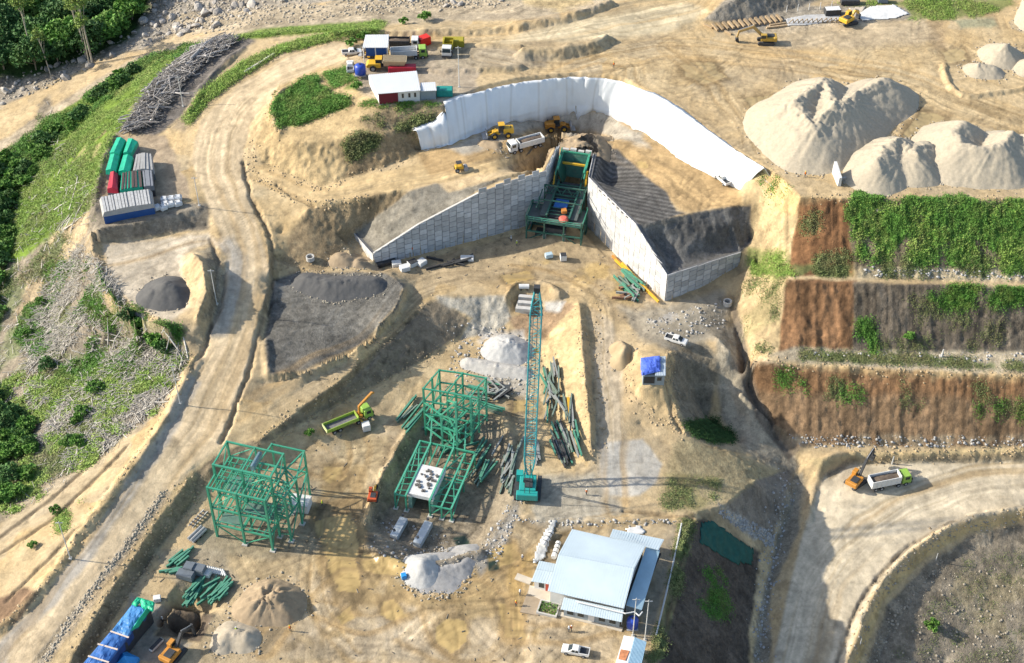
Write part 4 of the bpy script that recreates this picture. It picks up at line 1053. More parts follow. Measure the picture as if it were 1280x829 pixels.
for k, (p, s) in enumerate(spots):
    g = G(*p) if isinstance(p, tuple) else Vector(p)
    o = shp[k] if k < 3 else copy_tree(shp[k % 3])
    s *= 0.65 + 0.6 * RN.rand(); o.location = g - Vector((0, 0, 0.15)); o.scale = (s, s, s * 0.9); o.rotation_euler = (0, 0, RN.rand() * 6)
singles = [((1165,785),0.8,'round dark green bush alone on the grey scrub slope at the lower right',1),((532,26),1.0,'lone bush beside the stream road above the sheds',0),
           ((1137,424),0.7,'bright bush at the foot of the dark bench',0),((388,544),0.6,'small green bush at the toe of the dark ramp wall',0),((447,112),0.8,'rounded bush beside the blue water tank on the hill',0),
           ((42,684),0.55,'small lone bush on the bare sand left of the haul road',0),((70,640),0.6,'small bush on the bare sand above the leaning pole',1),((455,50),0.9,'low tree behind the blue walled shed',0),((440,58),0.8,'bushy plant left of the blue walled shed',1),((505,30),0.7,'leafy bush on the bank behind the shed',1)]
for p, s, lb, i in singles:
    o = copy_tree(shp[i]); del o['group']; o['label'] = lb; o['category'] = 'bush'; o.name = 'bush'; o.location = G(*p) - Vector((0, 0, .1)); o.scale = (s, s, s)

# ------------------------------------------------------------------ fallen timber
LOGM = mat("weathered_wood", (0.47, 0.44, 0.385), 0.9, 0.25, 2, rnd=0.35)
LOGD = mat("grey_wood", (0.31, 0.29, 0.27), 0.9, 0.3, 2, rnd=0.5)
def make_log(m, L_, r, branches):
    mb = MB(); p = Vector((-L_ / 2, 0, 0)); rr = r
    for k in range(4):
        q = p + Vector((L_ / 4, RN.normal() * 0.18, RN.normal() * 0.08)); mb.tube(p, q, rr, rr * 0.85, 6); rr *= 0.85; p = q
        if branches and k > 0: mb.tube(p, p + Vector((0.9 + RN.rand(), RN.normal() * 0.9, 0.5 * RN.rand())), rr * 0.6, rr * 0.2, 5)
    o = mb.build('fallen_log', m); return o
def drop_logs(protos, pts, dirf, label, group, lift=0.15, sc=1.0):
    for k, q in enumerate(pts):
        o = protos[k] if k < len(protos) else protos[k % len(protos)].copy()
        if k >= len(protos): COL.objects.link(o)
        a = dirf(q); d = 3.0
        z1 = Zat(q[0] + d * math.cos(a), q[1] + d * math.sin(a)); z0 = Zat(q[0] - d * math.cos(a), q[1] - d * math.sin(a))
        o.location = (q[0], q[1], (z0 + z1) / 2 * 0.5 + q[2] * 0.5 + (lift if not callable(lift) else lift(q)))
        o.rotation_euler = (RN.rand() * 6, -math.atan2(z1 - z0, 2 * d) + RN.normal() * 0.05, a)
        s = sc * (0.55 + 0.75 * RN.rand()); o.scale = (s, s * 0.9, s * 0.9)
        tag(o, label, 'log', group)
def sticks(name, c, dirs, length, rad, m):
    n = len(c); d = dirs / np.linalg.norm(dirs, axis=1)[:, None]
    up = np.tile(np.array((0.1, 0.2, 1.0)), (n, 1)); x = np.cross(d, up); x /= np.linalg.norm(x, axis=1)[:, None]; y = np.cross(d, x)
    a = c - d * length[:, None] / 2; b = c + d * length[:, None] / 2; r = rad[:, None]
    V = np.stack([a - x * r, a + y * r, a + x * r, b - x * r * .6, b + y * r * .6, b + x * r * .6], 1).reshape(-1, 3)
    k = np.arange(n)[:, None] * 6
    Q = np.concatenate([k + np.array((0, 1, 4, 3)), k + np.array((1, 2, 5, 4)), k + np.array((2, 0, 3, 5))], 0)
    o = mesh_np(name, V, Q, m); o['kind'] = 'stuff'; return o
SLOPEDEB = [(232,450),(200,508),(140,556),(90,588),(40,560),(40,500),(30,420),(60,350),(100,310),(126,330),(180,415),(222,438)]
def slope_pts(n, seed, patch=(6, 0.0)):
    a = scatter(SLOPEDEB, n, 2, 5, patch, seed); return a
pl = [make_log(LOGM, 7.0, 0.17, True), make_log(LOGM, 8.5, 0.2, False), make_log(LOGM, 5.5, 0.14, True), make_log(LOGM, 6.5, 0.15, False)]
lp = np.concatenate([slope_pts(105, 51), scatter([(80,225),(112,235),(100,280),(75,292)], 28, 1, 2), scatter([(150,545),(200,505),(228,450),(236,436),(215,430),(190,500),(100,575)], 25, 1, 2)])
drop_logs(pl, lp, lambda q: RN.normal() * 0.9 + 0.6, 'bleached fallen log strewn over the brush slope', 'bleached logs strewn on the brush slope')
c = np.concatenate([slope_pts(8000, 52, (4, -0.2)), scatter(BR, 1600, 2, 4)]); n = len(c)
ang = RN.normal(size=n) * 1.1 + 0.7; dirs = np.stack([np.cos(ang), np.sin(ang), RN.normal(size=n) * 0.25], 1); c[:, 2] += 0.12 + 0.3 * RN.rand(n)
sticks("branch_litter", c, dirs, 0.8 + 4.2 * RN.rand(n) ** 2, 0.045 + 0.09 * RN.rand(n) ** 1.5, LOGM)
PILE = [(152,165),(178,125),(210,92),(242,66),(276,50),(300,50),(285,61),(256,80),(232,104),(212,130),(192,154),(168,168)]
pd = [make_log(LOGD, 6.0, 0.26, False), make_log(LOGD, 7.5, 0.3, True), make_log(LOGD, 5.0, 0.22, False), make_log(LOGD, 6.8, 0.24, True)]
pp = scatter(PILE, 140, 1, 2)
Mpile = polymask(PILE, 12, 1)
drop_logs(pd, pp, lambda q: 0.35 + RN.normal() * 0.55, 'grey felled log in the long heap beside the haul road', 'grey logs heaped beside the haul road', lambda q: 0.4 + 1.4 * RN.rand())
c = scatter(PILE, 2600, 1, 3); n = len(c); ang = RN.normal(size=n) * 0.8 + 0.4
c[:, 2] += 0.2 + 1.3 * RN.rand(n); sticks("branch_heap", c, np.stack([np.cos(ang), np.sin(ang), RN.normal(size=n) * 0.25], 1), 1.5 + 3 * RN.rand(n) ** 2, 0.08 + 0.1 * RN.rand(n), LOGD)

# ------------------------------------------------------------------ rocks
ROCK = mat("river_rock", (0.36, 0.33, 0.29), 0.9, 0.25, 1.5, bump=0.5, rnd=0.3)
RUB = mat("rubble", (0.33, 0.29, 0.225), 0.9, 0.35, 0.8, bump=0.3)
RUBG = mat("grey_rubble", (0.36, 0.35, 0.33), 0.9, 0.35, 0.8, bump=0.3)
def rock_mesh(sub, seed):
    bm = bmesh.new(); bmesh.ops.create_icosphere(bm, subdivisions=sub, radius=1.0)
    r = random.Random(seed)
    ns = [Vector((r.gauss(0, 1), r.gauss(0, 1), r.gauss(0, 1))).normalized() for _ in range(9)]
    cut = [0.55 + 0.35 * r.random() for _ in ns]
    for v in bm.verts:
        for nn, cc in zip(ns, cut):
            d = v.co.dot(nn)
            if d > cc: v.co -= nn * (d - cc) * 0.9
        v.co.z *= 0.75; v.co *= 1 + 0.06 * r.gauss(0, 1)
    return bm
rp = []
for k in range(5):
    bm = rock_mesh(2, k); me = bpy.data.meshes.new('boulder'); bm.to_mesh(me); bm.free(); me.materials.append(ROCK)
    o = bpy.data.objects.new('boulder', me); COL.objects.link(o); rp.append(o)
RZ = [[(0,98),(60,82),(110,60),(160,44),(200,0),(290,0),(330,12),(240,42),(160,62),(100,92),(40,118),(0,130)], [(180,-20),(300,-20),(380,0),(300,22),(230,40),(190,30)], [(420,-10),(640,-20),(640,5),(440,14)], [(1120,-20),(1300,-30),(1300,-12),(1130,-6)]]
bp_ = np.concatenate([scatter(RZ[0], 110, 1, 4), scatter(RZ[1], 60, 1, 4), scatter(RZ[2], 30, 1, 4), scatter(RZ[3], 20, 1, 4)])
for k, q in enumerate(bp_):
    o = rp[k] if k < 5 else rp[k % 5].copy()
    if k >= 5: COL.objects.link(o)
    s = 0.5 + 1.3 * RN.rand() ** 2.2; o.location = (q[0], q[1], q[2] + 0.1 * s); o.scale = (s * (0.8 + 0.5 * RN.rand()), s, s * 0.85); o.rotation_euler = (RN.rand(), RN.rand(), RN.rand() * 6)
    tag(o, 'pale angular boulder in the rocky stream bed', 'boulder', 'boulders of the stream bed')
_b = rock_mesh(1, 3); _rv = np.array([v.co[:] for v in _b.verts]); _rf = np.array([[v.index for v in f.verts] for f in _b.faces]); _b.free()
def rubble(name, c, size, m):
    n = len(c)
    a = RN.rand(n) * 6.28; ca, sa = np.cos(a)[:, None], np.sin(a)[:, None]
    sx = (size * (0.7 + 0.7 * RN.rand(n)))[:, None]; sz = (size * (0.7 + 0.5 * RN.rand(n)))[:, None]
    X = _rv[None, :, 0] * sx; Y = _rv[None, :, 1] * size[:, None]
    V = np.stack([c[:, 0:1] + X * ca - Y * sa, c[:, 1:2] + X * sa + Y * ca, c[:, 2:3] + _rv[None, :, 2] * sz], -1).reshape(-1, 3)
    F = (np.arange(n)[:, None, None] * len(_rv) + _rf[None]).reshape(-1, 3)
    o = mesh_np(name, V, F, m); o['kind'] = 'stuff'; return o
def strip(line, n, half):
    w3 = smooth_curve([G(*p) for p in line]); out = []
    seg = [(b - a).to_2d().length for a, b in zip(w3[:-1], w3[1:])]; tot = sum(seg)
    for k in range(n):
        s = RN.rand() * tot; i = 0
        while i < len(seg) - 1 and s > seg[i]: s -= seg[i]; i += 1
        p = w3[i].lerp(w3[i + 1], min(1, s / (seg[i] + 1e-6))); out.append((p.x + RN.normal() * half, p.y + RN.normal() * half, 0))
    c = np.array(out); c[:, 2] = zat(c[:, 0], c[:, 1]); return c
def sz(n, a, b): return a + (b - a) * RN.rand(n) ** 2.5
c = strip([(206,614),(160,678),(105,752),(52,829),(20,880)], 1000, 0.36); rubble("riprap", c, sz(1000, 0.08, 0.34), RUB)
c = np.concatenate([scatter(z, 800, 1, 5) for z in RZ[:3]] + [scatter([(180,-10),(640,-20),(640,8),(420,22),(240,44)], 1500, 1, 4)]); rubble("river_stones", c, sz(len(c), 0.1, 0.6), RUB)
c = np.concatenate([scatter([(898,636),(930,650),(968,670),(962,684),(925,662),(896,642)], 420, 1, 2), strip([(985,600),(975,650),(962,700),(955,760),(948,829)], 300, 1.2)]); rubble("drain_stones", c, sz(len(c), 0.12, 0.42), RUBG)
c = np.concatenate([strip([(1280,641),(1200,660),(1145,692),(1096,748),(1066,829)], 260, 0.5), strip([(1180,705),(1140,745),(1110,790),(1090,829)], 160, 0.7), scatter([(1290,700),(1180,720),(1110,829),(1290,829)], 300, 1, 3)]); rubble("scrub_stones", c, sz(len(c), 0.08, 0.38), RUB)
c = np.concatenate([scatter([(560,400),(660,415),(665,505),(560,470)], 260, 1, 4), scatter([(480,640),(600,690),(560,720),(455,690)], 160, 1, 3), scatter([(600,690),(640,620),(650,630),(620,710)], 150, 1, 3), scatter([(805,400),(905,375),(905,410),(830,430)], 160, 1, 3), scatter([(985,545),(1280,548),(1280,560),(1000,560)], 320, 1, 2), scatter([(1080,336),(1280,340),(1280,350),(1080,347)], 200, 1, 2), scatter([(1000,440),(1280,442),(1280,456),(1000,448)], 150, 1, 2), strip([(645,650),(700,655),(760,653),(845,652)], 130, 0.4)])
rubble("loose_stones", c, sz(len(c), 0.1, 0.45), RUBG)

# ------------------------------------------------------------------ stockpiles
TOES = []
def pile(name, label, ridges, m, slope=0.68, rough=0.35, group=None, cat='stockpile', res=0.3, base=None, drop=2.2):
    """a heap of loose material: everything below the angle of repose from its ridge lines (photo pixel x, y, crest height)"""
    R3 = []
    for line in ridges:
        w3 = [V3(*p) for p in line]
        R3 += sample_line(w3, 0.7) if len(w3) > 1 else w3
    zb = min(Zat(p.x, p.y) for p in R3) if base is None else base
    reach = max(p.z - zb for p in R3) / slope + 2
    x0, x1 = min(p.x for p in R3) - reach, max(p.x for p in R3) + reach; y0, y1 = min(p.y for p in R3) - reach, max(p.y for p in R3) + reach
    nx, ny = int((x1 - x0) / res) + 1, int((y1 - y0) / res) + 1
    gx, gy = np.meshgrid(x0 + res * np.arange(nx), y0 + res * np.arange(ny))
    wx = gx + 0.35 * fbm(gx / 5, gy / 5 + 9, 3) * min(1, reach / 10); wy = gy + 0.35 * fbm(gx / 5 + 30, gy / 5, 3) * min(1, reach / 10)
    h = np.full(gx.shape, -99.0)
    for p in R3:
        d = np.hypot(wx - p.x, wy - p.y); d = np.sqrt(d * d + 0.15) - 0.38
        h = np.maximum(h, p.z - slope * d)
    g = zat(gx, gy)
    k = np.clip((h - g) / 3.0, 0, 1)
    ang = np.arctan2(gy - gy.mean(), gx - gx.mean())
    kc = np.clip((h - g) / max(p.z - zb for p in R3) * 1.5 - 0.7, 0, 1)
    h = h + rough * k * (fbm(gx / 2.6, gy / 2.6, 4, 0.65) * (0.12 + 0.9 * kc) - 1.4 * kc * np.abs(fbm(gx / 2.2 + 5, gy / 2.2, 3, 0.6)) + 0.3 * fbm(ang * 9, np.hypot(gx, gy) / 40, 2)) + 0.06 * fbm(gx / 0.9, gy / 0.9, 2)
    keep = (h > g - 0.6) & (g > zb - drop)
    h = np.maximum(h, g - 0.8)
    idx = np.arange(nx * ny).reshape(ny, nx)
    q = np.stack([idx[:-1, :-1], idx[:-1, 1:], idx[1:, 1:], idx[1:, :-1]], -1)
    kk = keep[:-1, :-1] | keep[:-1, 1:] | keep[1:, 1:] | keep[1:, :-1]
    q = q[kk]
    us, inv = np.unique(q, return_inverse=True)
    V = np.stack([gx, gy, h], -1).reshape(-1, 3)[us]
    o = mesh_np(name, V, inv.reshape(-1, 4), m, None, True)
    tj, ti = np.nonzero((h - g > -0.3) & (h - g < 0.25))
    if len(tj):
        q_ = RN.randint(0, len(tj), min(260, len(tj) // 3)); TOES.append(np.stack([gx[tj[q_], ti[q_]], gy[tj[q_], ti[q_]], g[tj[q_], ti[q_]]], 1))
    return tag(o, label, cat, group)
SANDM = mat("stockpile_sand", (0.40, 0.345, 0.255), 0.95, 0.13, 1.6, bump=0.45)
SANDB = mat("stockpile_brown", (0.36, 0.275, 0.165), 0.95, 0.14, 0.4, bump=0.4)
WHITEG = mat("white_gravel", (0.41, 0.405, 0.385), 0.95, 0.14, 1.2, bump=0.5)
DARKG = mat("dark_gravel", (0.10, 0.098, 0.094), 0.95, 0.12, 0.8, bump=0.4)
SPOIL = mat("spoil", (0.31, 0.235, 0.15), 0.95, 0.22, 0.6, bump=0.5)
pile("sand_stockpile", "largest pale sand stockpile, a broad heap with two crests at the upper right", [[(1106,98,34),(1078,113,34),(1046,130,35.6),(1016,158,34.6)],[(1046,130,35.6),(1030,98,34.2)],[(1030,98,34.2),(996,124,35.6),(1016,158,34.6)]], SANDM, 0.66, 0.6)
pile("sand_stockpile", "low pale sand stockpile between the two larger sand heaps", [[(1124,172,33.6),(1108,182,33.6)],[(1160,178,32.4),(1140,186,33)],[(1124,172,33.6),(1146,192,32.6)],[(1108,182,33.6),(1098,200,32.8)]], SANDM, 0.68, 0.5)
pile("sand_stockpile", "pale sand stockpile with a hollow crater top at the right edge", [[(1204,152,34.6),(1192,162,34.4),(1204,176,34.2)],[(1204,176,34.2),(1228,185,33.6),(1254,180,34.0),(1264,164,34.6)],[(1290,168,34),(1310,172,33)]], SANDM, 0.7, 0.4)
pile("sand_stockpile", "small beige sand mound inside the curved earth kerb at the upper right", [[(1256,54,32.0)]], SANDM, 0.66, 0.4)
pile("sand_stockpile", "lowest broken sand mound in front of the small beige mound at the upper right", [[(1226,80,30.2),(1240,82,30)]], SANDM, 0.6, 0.7)
pile("sand_stockpile", "tall pale sand heap cut off by the top right corner", [[(1304,8,34),(1320,-16,36)]], SANDM, 0.8, 0.4)
pile("sand_stockpile", "sand mound at the right edge beside the small beige mound", [[(1292,74,31)]], SANDM, 0.66, 0.4)
pile("gravel_pile", "white gravel cone with a grey skirt below the tall steel frame", [[(528,702,3.5)]], WHITEG, 0.72, 0.2)
pile("gravel_pile", "wide grey gravel apron round the white gravel cone", [[(515,718,1.0),(530,722,1.2),(552,712,1.5)]], mat("grey_gravel", (0.30, 0.29, 0.275), 0.95, 0.2, 1.0, bump=0.5), 0.3, 0.3)
pile("gravel_pile", "low grey gravel ridge trailing right from the white gravel cone", [[(545,712,1.6),(575,706,1.5),(590,692,1.3)]], mat("grey_gravel", (0.30, 0.29, 0.275), 0.95, 0.2, 1.0, bump=0.5), 0.5, 0.4)
pile("gravel_pile", "lumpy white rock heap at the foot of the pit wall behind the crane boom", [[(632,424,4.0),(645,428,3.4)],[(618,432,2.6)]], WHITEG, 0.65, 0.6)
pile("gravel_pile", "long low white rubble bank crossing the yard behind the tall frame", [[(585,450,1.8),(620,455,2.0),(655,462,1.6)]], mat("pale_rubble", (0.42, 0.40, 0.36), 0.95, 0.2, 1.0, bump=0.5), 0.6, 0.6)
pile("soil_pile", "tall brown spoil heap in the lower left of the yard", [[(333,736,4.2),(347,741,3.9),(318,748,3.4)]], SPOIL, 0.78, 1.3)
pile("soil_pile", "pale flattened spoil heap beside the excavator pit", [[(276,800,1.5),(287,788,2.0),(304,792,1.9)]], mat("pale_spoil", (0.40, 0.34, 0.25), 0.95, 0.2, 0.6, bump=0.5), 0.6, 0.6)
pile("gravel_pile", "dark grey gravel heap with two crests on the small pale lot", [[(206,353,16.6),(214,357,16.2)],[(190,362,15.4)]], DARKG, 0.6, 0.2)
pile("gravel_pile", "long black gravel ridge on the grey gravel lot below the wing wall", [[(383,346,10.6),(410,350,10.8),(440,350,10.6),(466,350,10.2)]], DARKG, 0.55, 0.4)
pile("soil_pile", "rough brown soil mound below the end of the wing wall", [[(432,322,10),(424,318,10.4)],[(448,326,9.6)]], SPOIL, 0.6, 0.6)
pile("soil_pile", "brown soil windrow being pushed by the wheel loader on the tipping platform", [[(690,174,20.7),(712,176,21.2),(730,173,22.2),(736,167,22.2)]], SPOIL, 0.6, 0.5, base=19.6, drop=3)
pile("soil_pile", "reddish clod heap in front of the small loader on the tipping platform", [[(606,176,20.6),(620,178,20.8)]], SPOIL, 0.6, 0.6)
pile("soil_pile", "square earth block with a dark far side above the ramp", [[(776,426,7.2),(781,432,7.2),(778,440,7.0)]], SANDB, 1.2, 0.3)

c = np.concatenate(TOES); c[:, :2] += RN.normal(size=(len(c), 2)) * 0.7; c[:, 2] = zat(c[:, 0], c[:, 1]) + 0.05; rubble("toe_stones", c, sz(len(c), 0.08, 0.34), RUB)

c = np.concatenate([scatter([(330,560),(480,500),(600,470),(660,500),(660,640),(700,829),(250,829),(260,720)], 420, 2, 4), scatter([(470,335),(655,290),(740,290),(830,380),(900,380),(800,440),(740,370),(560,355)], 220, 2, 4), scatter([(165,700),(290,700),(290,760),(200,760)], 120, 2, 3), scatter([(580,440),(665,440),(665,510),(590,500)], 200, 2, 3)])
c = c[::2]; n = len(c); ang = RN.rand(n) * 6.28; c[:, 2] += 0.06
sticks("yard_litter", c, np.stack([np.cos(ang), np.sin(ang), np.zeros(n)], 1), 0.3 + 1.0 * RN.rand(n) ** 2.5, 0.06 + 0.14 * RN.rand(n) ** 2, mat("site_litter", (0.17, 0.15, 0.12), 0.8, 0.6, 0.15))

CLOD = mat("earth_clods", (0.37, 0.285, 0.175), 0.95, 0.3, 0.5, bump=0.4)
c = np.concatenate([strip(l, 230, 0.75) for l in RIMS] + [strip([(325,557),(395,522),(440,497),(520,455),(575,425)], 260, 0.8), strip([(246,602),(242,630),(204,676),(154,752),(108,829)], 260, 0.6), strip([(345,325),(372,334),(402,340),(445,300)], 160, 1.0), strip([(318,178),(312,205),(330,206),(400,236),(440,221),(500,204)], 220, 0.8), strip([(676,440),(688,490),(706,560)], 160, 0.8), strip([(748,380),(744,440),(748,500),(752,560)], 160, 0.7), strip([(783,440),(784,478),(800,503),(850,545)], 160, 1.0)]); rubble("earth_clods", c, sz(len(c), 0.07, 0.36), CLOD)
# ------------------------------------------------------------------ white liner sheet on the cut slope
LINERM = mat("white_liner", (0.70, 0.72, 0.725), 0.55, 0.05, 0.25, spec=0.4)
def stain_liner():
    t = LINERM.node_tree; N = t.nodes; L = t.links; b = N["Principled BSDF"]; src = b.inputs["Base Color"].links[0].from_socket
    a = N.new("ShaderNodeAttribute"); a.attribute_name = "stain"; mx = N.new("ShaderNodeMix"); mx.data_type = 'RGBA'; mx.inputs[7].default_value = (0.36, 0.30, 0.22, 1)
    L.new(a.outputs["Fac"], mx.inputs[0]); L.new(src, mx.inputs[6]); L.new(mx.outputs[2], b.inputs["Base Color"])
stain_liner()
def liner():
    pairs = [((519,163,24.3),(526,189,18.7)),((545,155,25),(550,182,19.4)),((559,150,25.4),(560,179,19.8)),((555,128,28.6),(562,178,19.9)),((600,113,28.5),(604,161,20.1)),((650,102,28.5),(648,147,20.1)),((700,96,28.5),(702,134,20.1)),
             ((745,96.5,28.5),(738,134,20.1)),((782,103,28.5),(765,139,20.1)),((815,117,28.5),(796,157,20.1)),((845,134,28.5),(822,174,20.1)),((880,160,28.5),(850,196,20.1)),((920,187,28.5),(888,218,20.1)),((958,211,28.5),(929,239,20.1))]
    top = [V3(*a) for a, b in pairs]; bot = [V3(*b) for a, b in pairs]
    T = sample_line(smooth_curve(top[3:], 8), 99); B = sample_line(smooth_curve(bot[3:], 8), 99)
    T = [top[0], top[0].lerp(top[1], .5), top[1], top[1].lerp(top[2], .5), top[2]] + T; B = [bot[0], bot[0].lerp(bot[1], .5), bot[1], bot[1].lerp(bot[2], .5), bot[2]] + B
    cols = []
    for i in range(len(T) - 1):
        n = max(2, int((T[i + 1] - T[i]).length / 0.4))
        for k in range(n): cols.append((T[i].lerp(T[i + 1], k / n), B[i].lerp(B[i + 1], k / n)))
    cols.append((T[-1], B[-1]))
    NR = 14; vs = np.zeros((len(cols), NR + 3, 3)); s = 0.0
    for i, (t, b) in enumerate(cols):
        if i: s += (t - cols[i - 1][0]).length
        out = (b - t); out.z = 0; out.normalize()
        bk = t - out * 1.2; bk.z = Zat(bk.x, bk.y) + 0.12
        vs[i, 0] = bk
        for r in range(NR + 1):
            f = r / NR; p = t.lerp(b, f)
            wv = 0.30 * float(fbm(np.array([s / 1.1]), np.array([f * 0.9 + 5]), 3, 0.6)[0]) + 0.25 * float(fbm(np.array([s / 6]), np.array([f * 2]), 2)[0])
            vs[i, r + 1] = p + out * (0.35 + wv + 0.5 * math.sin(f * math.pi))
        q = b + out * (0.9 + 0.5 * float(fbm(np.array([s / 2.5]), np.array([9.0]), 2)[0])); q.z = Zat(q.x, q.y) + 0.08
        vs[i, NR + 2] = q
    m = NR + 3; idx = np.arange(len(cols) * m).reshape(len(cols), m)
    Q = np.stack([idx[:-1, :-1], idx[1:, :-1], idx[1:, 1:], idx[:-1, 1:]], -1).reshape(-1, 4)
    o = mesh_np("slope_liner", vs.reshape(-1, 3), Q, LINERM, None, True)
    st = np.zeros((len(cols), m)); S_ = np.arange(len(cols)) * 0.4
    for r in range(m):
        f = r / m
        st[:, r] = np.clip(fbm(S_ / 1.3, np.full(len(cols), f * 0.6), 3, 0.6) - 0.45, 0, 1) * 0.55 + (0.35 * np.clip(fbm(S_ / 3.0, np.full(len(cols), 40.0), 3), 0, 1) if r >= m - 3 else 0)
        st[:, r] += 0.30 * (np.abs((S_ % 6.4) - 3.2) < 0.25)
    at = o.data.attributes.new("stain", 'FLOAT', 'POINT'); at.data.foreach_set("value", np.clip(st, 0, .8).astype(np.float32).ravel())
    tag(o, "long white plastic sheet curving along the cut slope behind the tipping platform", "liner sheet")
    md = o.modifiers.new("Solidify", 'SOLIDIFY'); md.thickness = 0.06
liner()

# ------------------------------------------------------------------ panelled retaining walls
def panel_mat():
    m = bpy.data.materials.new("concrete_panel"); m.use_nodes = True; t = m.node_tree; N = t.nodes; L = t.links; b = N["Principled BSDF"]
    a = N.new("ShaderNodeAttribute"); a.attribute_name = "tint"
    n = N.new("ShaderNodeTexNoise"); n.inputs["Scale"].default_value = 0.9; n.inputs["Detail"].default_value = 6
    tc = N.new("ShaderNodeTexCoord"); L.new(tc.outputs["Object"], n.inputs["Vector"])
    r = N.new("ShaderNodeMapRange"); r.inputs[1].default_value = 0.3; r.inputs[2].default_value = 0.7; r.inputs[3].default_value = 0.86; r.inputs[4].default_value = 1.1; L.new(n.outputs[0], r.inputs[0])
    s = N.new("ShaderNodeVectorMath"); s.operation = 'SCALE'; L.new(a.outputs["Color"], s.inputs[0]); L.new(r.outputs[0], s.inputs["Scale"])
    L.new(s.outputs[0], b.inputs["Base Color"]); b.inputs["Roughness"].default_value = 0.85
    return m
PANEL = panel_mat(); CORE = mat("wall_core", (0.13, 0.13, 0.13), 0.9)
CONC = mat("concrete", (0.47, 0.455, 0.42), 0.9, 0.15, 0.8, dirt=0.3)
def panel_wall(parent, segs, base_tone, side, pw=2.0, ph=1.55, stepped=False):
    """segs: (x, y, top z, base z) along the wall; side = +1 if the face looks left of the walking direction"""
    mb = MB(); cols = []; core = MB(); ci = 0
    for (a, b) in zip(segs[:-1], segs[1:]):
        p0, p1 = Vector(a[:2]), Vector(b[:2]); L_ = (p1 - p0).length; d = (p1 - p0) / L_; nrm = Vector((-d.y, d.x)) * side
        n = max(1, round(L_ / pw)); w = L_ / n
        th = 0.7
        core.hexa([(p0.x - nrm.x * th, p0.y - nrm.y * th, a[3] - 1), (p1.x - nrm.x * th, p1.y - nrm.y * th, b[3] - 1), (p1.x, p1.y, b[3] - 1), (p0.x, p0.y, a[3] - 1),
                   (p0.x - nrm.x * th, p0.y - nrm.y * th, a[2] - .25), (p1.x - nrm.x * th, p1.y - nrm.y * th, b[2] - .25), (p1.x, p1.y, b[2] - .25), (p0.x, p0.y, a[2] - .25)])
        for k in range(n):
            ci += 1; f0, f1 = k / n, (k + 1) / n
            t0 = a[2] + (b[2] - a[2]) * f0; t1 = a[2] + (b[2] - a[2]) * f1
            bz = min(a[3], b[3])
            if stepped and (t0 + t1) / 2 > stepped:
                q = bz + math.ceil(((t0 + t1) / 2 - bz + (0.0 if ci % 2 else ph / 2)) / ph) * ph - (0.0 if ci % 2 else ph / 2); t0 = t1 = q
            z = bz - (0.0 if ci % 2 else ph / 2) - ph
            while z < max(t0, t1):
                za, zb = z + 0.06, z + ph - 0.06; z += ph
                ya0, ya1 = min(zb, t0), min(zb, t1)
                if ya0 - za < 0.1 or ya1 - za < 0.1:
                    if max(ya0, ya1) - za < 0.15: continue
                    ya0 = max(ya0, za + 0.02); ya1 = max(ya1, za + 0.02)
                q0 = p0 + d * (f0 * L_ + 0.06); q1 = p0 + d * (f1 * L_ - 0.06); o = 0.10 + 0.05 * RN.rand()
                mb.hexa([(q0.x, q0.y, za), (q1.x, q1.y, za), (q1.x + nrm.x * o, q1.y + nrm.y * o, za), (q0.x + nrm.x * o, q0.y + nrm.y * o, za),
                         (q0.x, q0.y, ya0), (q1.x, q1.y, ya1), (q1.x + nrm.x * o, q1.y + nrm.y * o, ya1), (q0.x + nrm.x * o, q0.y + nrm.y * o, ya0)])
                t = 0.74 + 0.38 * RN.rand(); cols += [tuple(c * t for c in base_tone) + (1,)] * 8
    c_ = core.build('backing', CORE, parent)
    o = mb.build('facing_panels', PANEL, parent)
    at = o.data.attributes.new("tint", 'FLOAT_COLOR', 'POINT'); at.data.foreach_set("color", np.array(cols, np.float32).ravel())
    return o
LW = [(-32.8,264.6,9.8,5.6),(-22.0,269.2,15.0,5.6),(-8,275.2,19.6,5.6),(-2,277.8,20.4,5.6),(8.2,282.6,20.6,5.6),(11.6,293.2,20.8,5.6)]
t = thing("retaining_wall", "shaded panelled concrete wing wall left of the green crusher, its top sloping down", "retaining wall")
panel_wall(t, LW, (0.46, 0.475, 0.49), -1, stepped=19.7)  # blue grey of the shaded face is put into the panel tone
mb = MB()
for a, b in zip(LW[:2], LW[1:3]): mb.beam((a[0], a[1] + .2, a[2] + .05), (b[0], b[1] + .2, b[2] + .05), 0.5, 0.3)
mb.build('coping', CONC, t)
panel_wall(t, [(-38.0,272.8,9.7,8.8),(-32.8,264.6,9.7,5.6)], (0.56, 0.55, 0.52), -1)  # sunlit return wall, same panels in a lighter tone
ORG = mat("orange_sign", (0.55, 0.13, 0.03), 0.6)
for (s_, z_) in ((0.245, 8.2), (0.27, 8.2), (0.735, 8.8), (0.76, 8.8)):
    p = Vector((-32.8, 264.6)).lerp(Vector((4, 281.4)), s_); mb = MB(); mb.box(p.x + .14, p.y - .30, z_, 0.75, 0.12, 0.6, 0.43); mb.build('warning_plate', ORG, t)
RW = [(20.0,290.3,20.6,5.6),(18.4,280.6,20.6,5.6),(28.7,262.8,20.2,5.6),(35.5,252.1,13.9,5.6)]
t = thing("retaining_wall", "white sunlit panelled concrete wing wall right of the green crusher, with its shaded end face", "retaining wall")
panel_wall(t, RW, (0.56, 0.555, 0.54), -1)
panel_wall(t, [(35.5,252.1,13.9,5.4),(44.5,257.1,13.2,5.4),(53.6,262.2,12.5,5.4)], (0.45, 0.455, 0.46), -1)  # shaded end face, same panels painted darker than the sunlit face
mb = MB()
for k in range(7):
    p = Vector((21.2, 276.1)).lerp(Vector((27, 266)), k / 6); mb.box(p.x - .25, p.y - .12, 19.7, 0.9, 0.1, 0.3, -1.05)
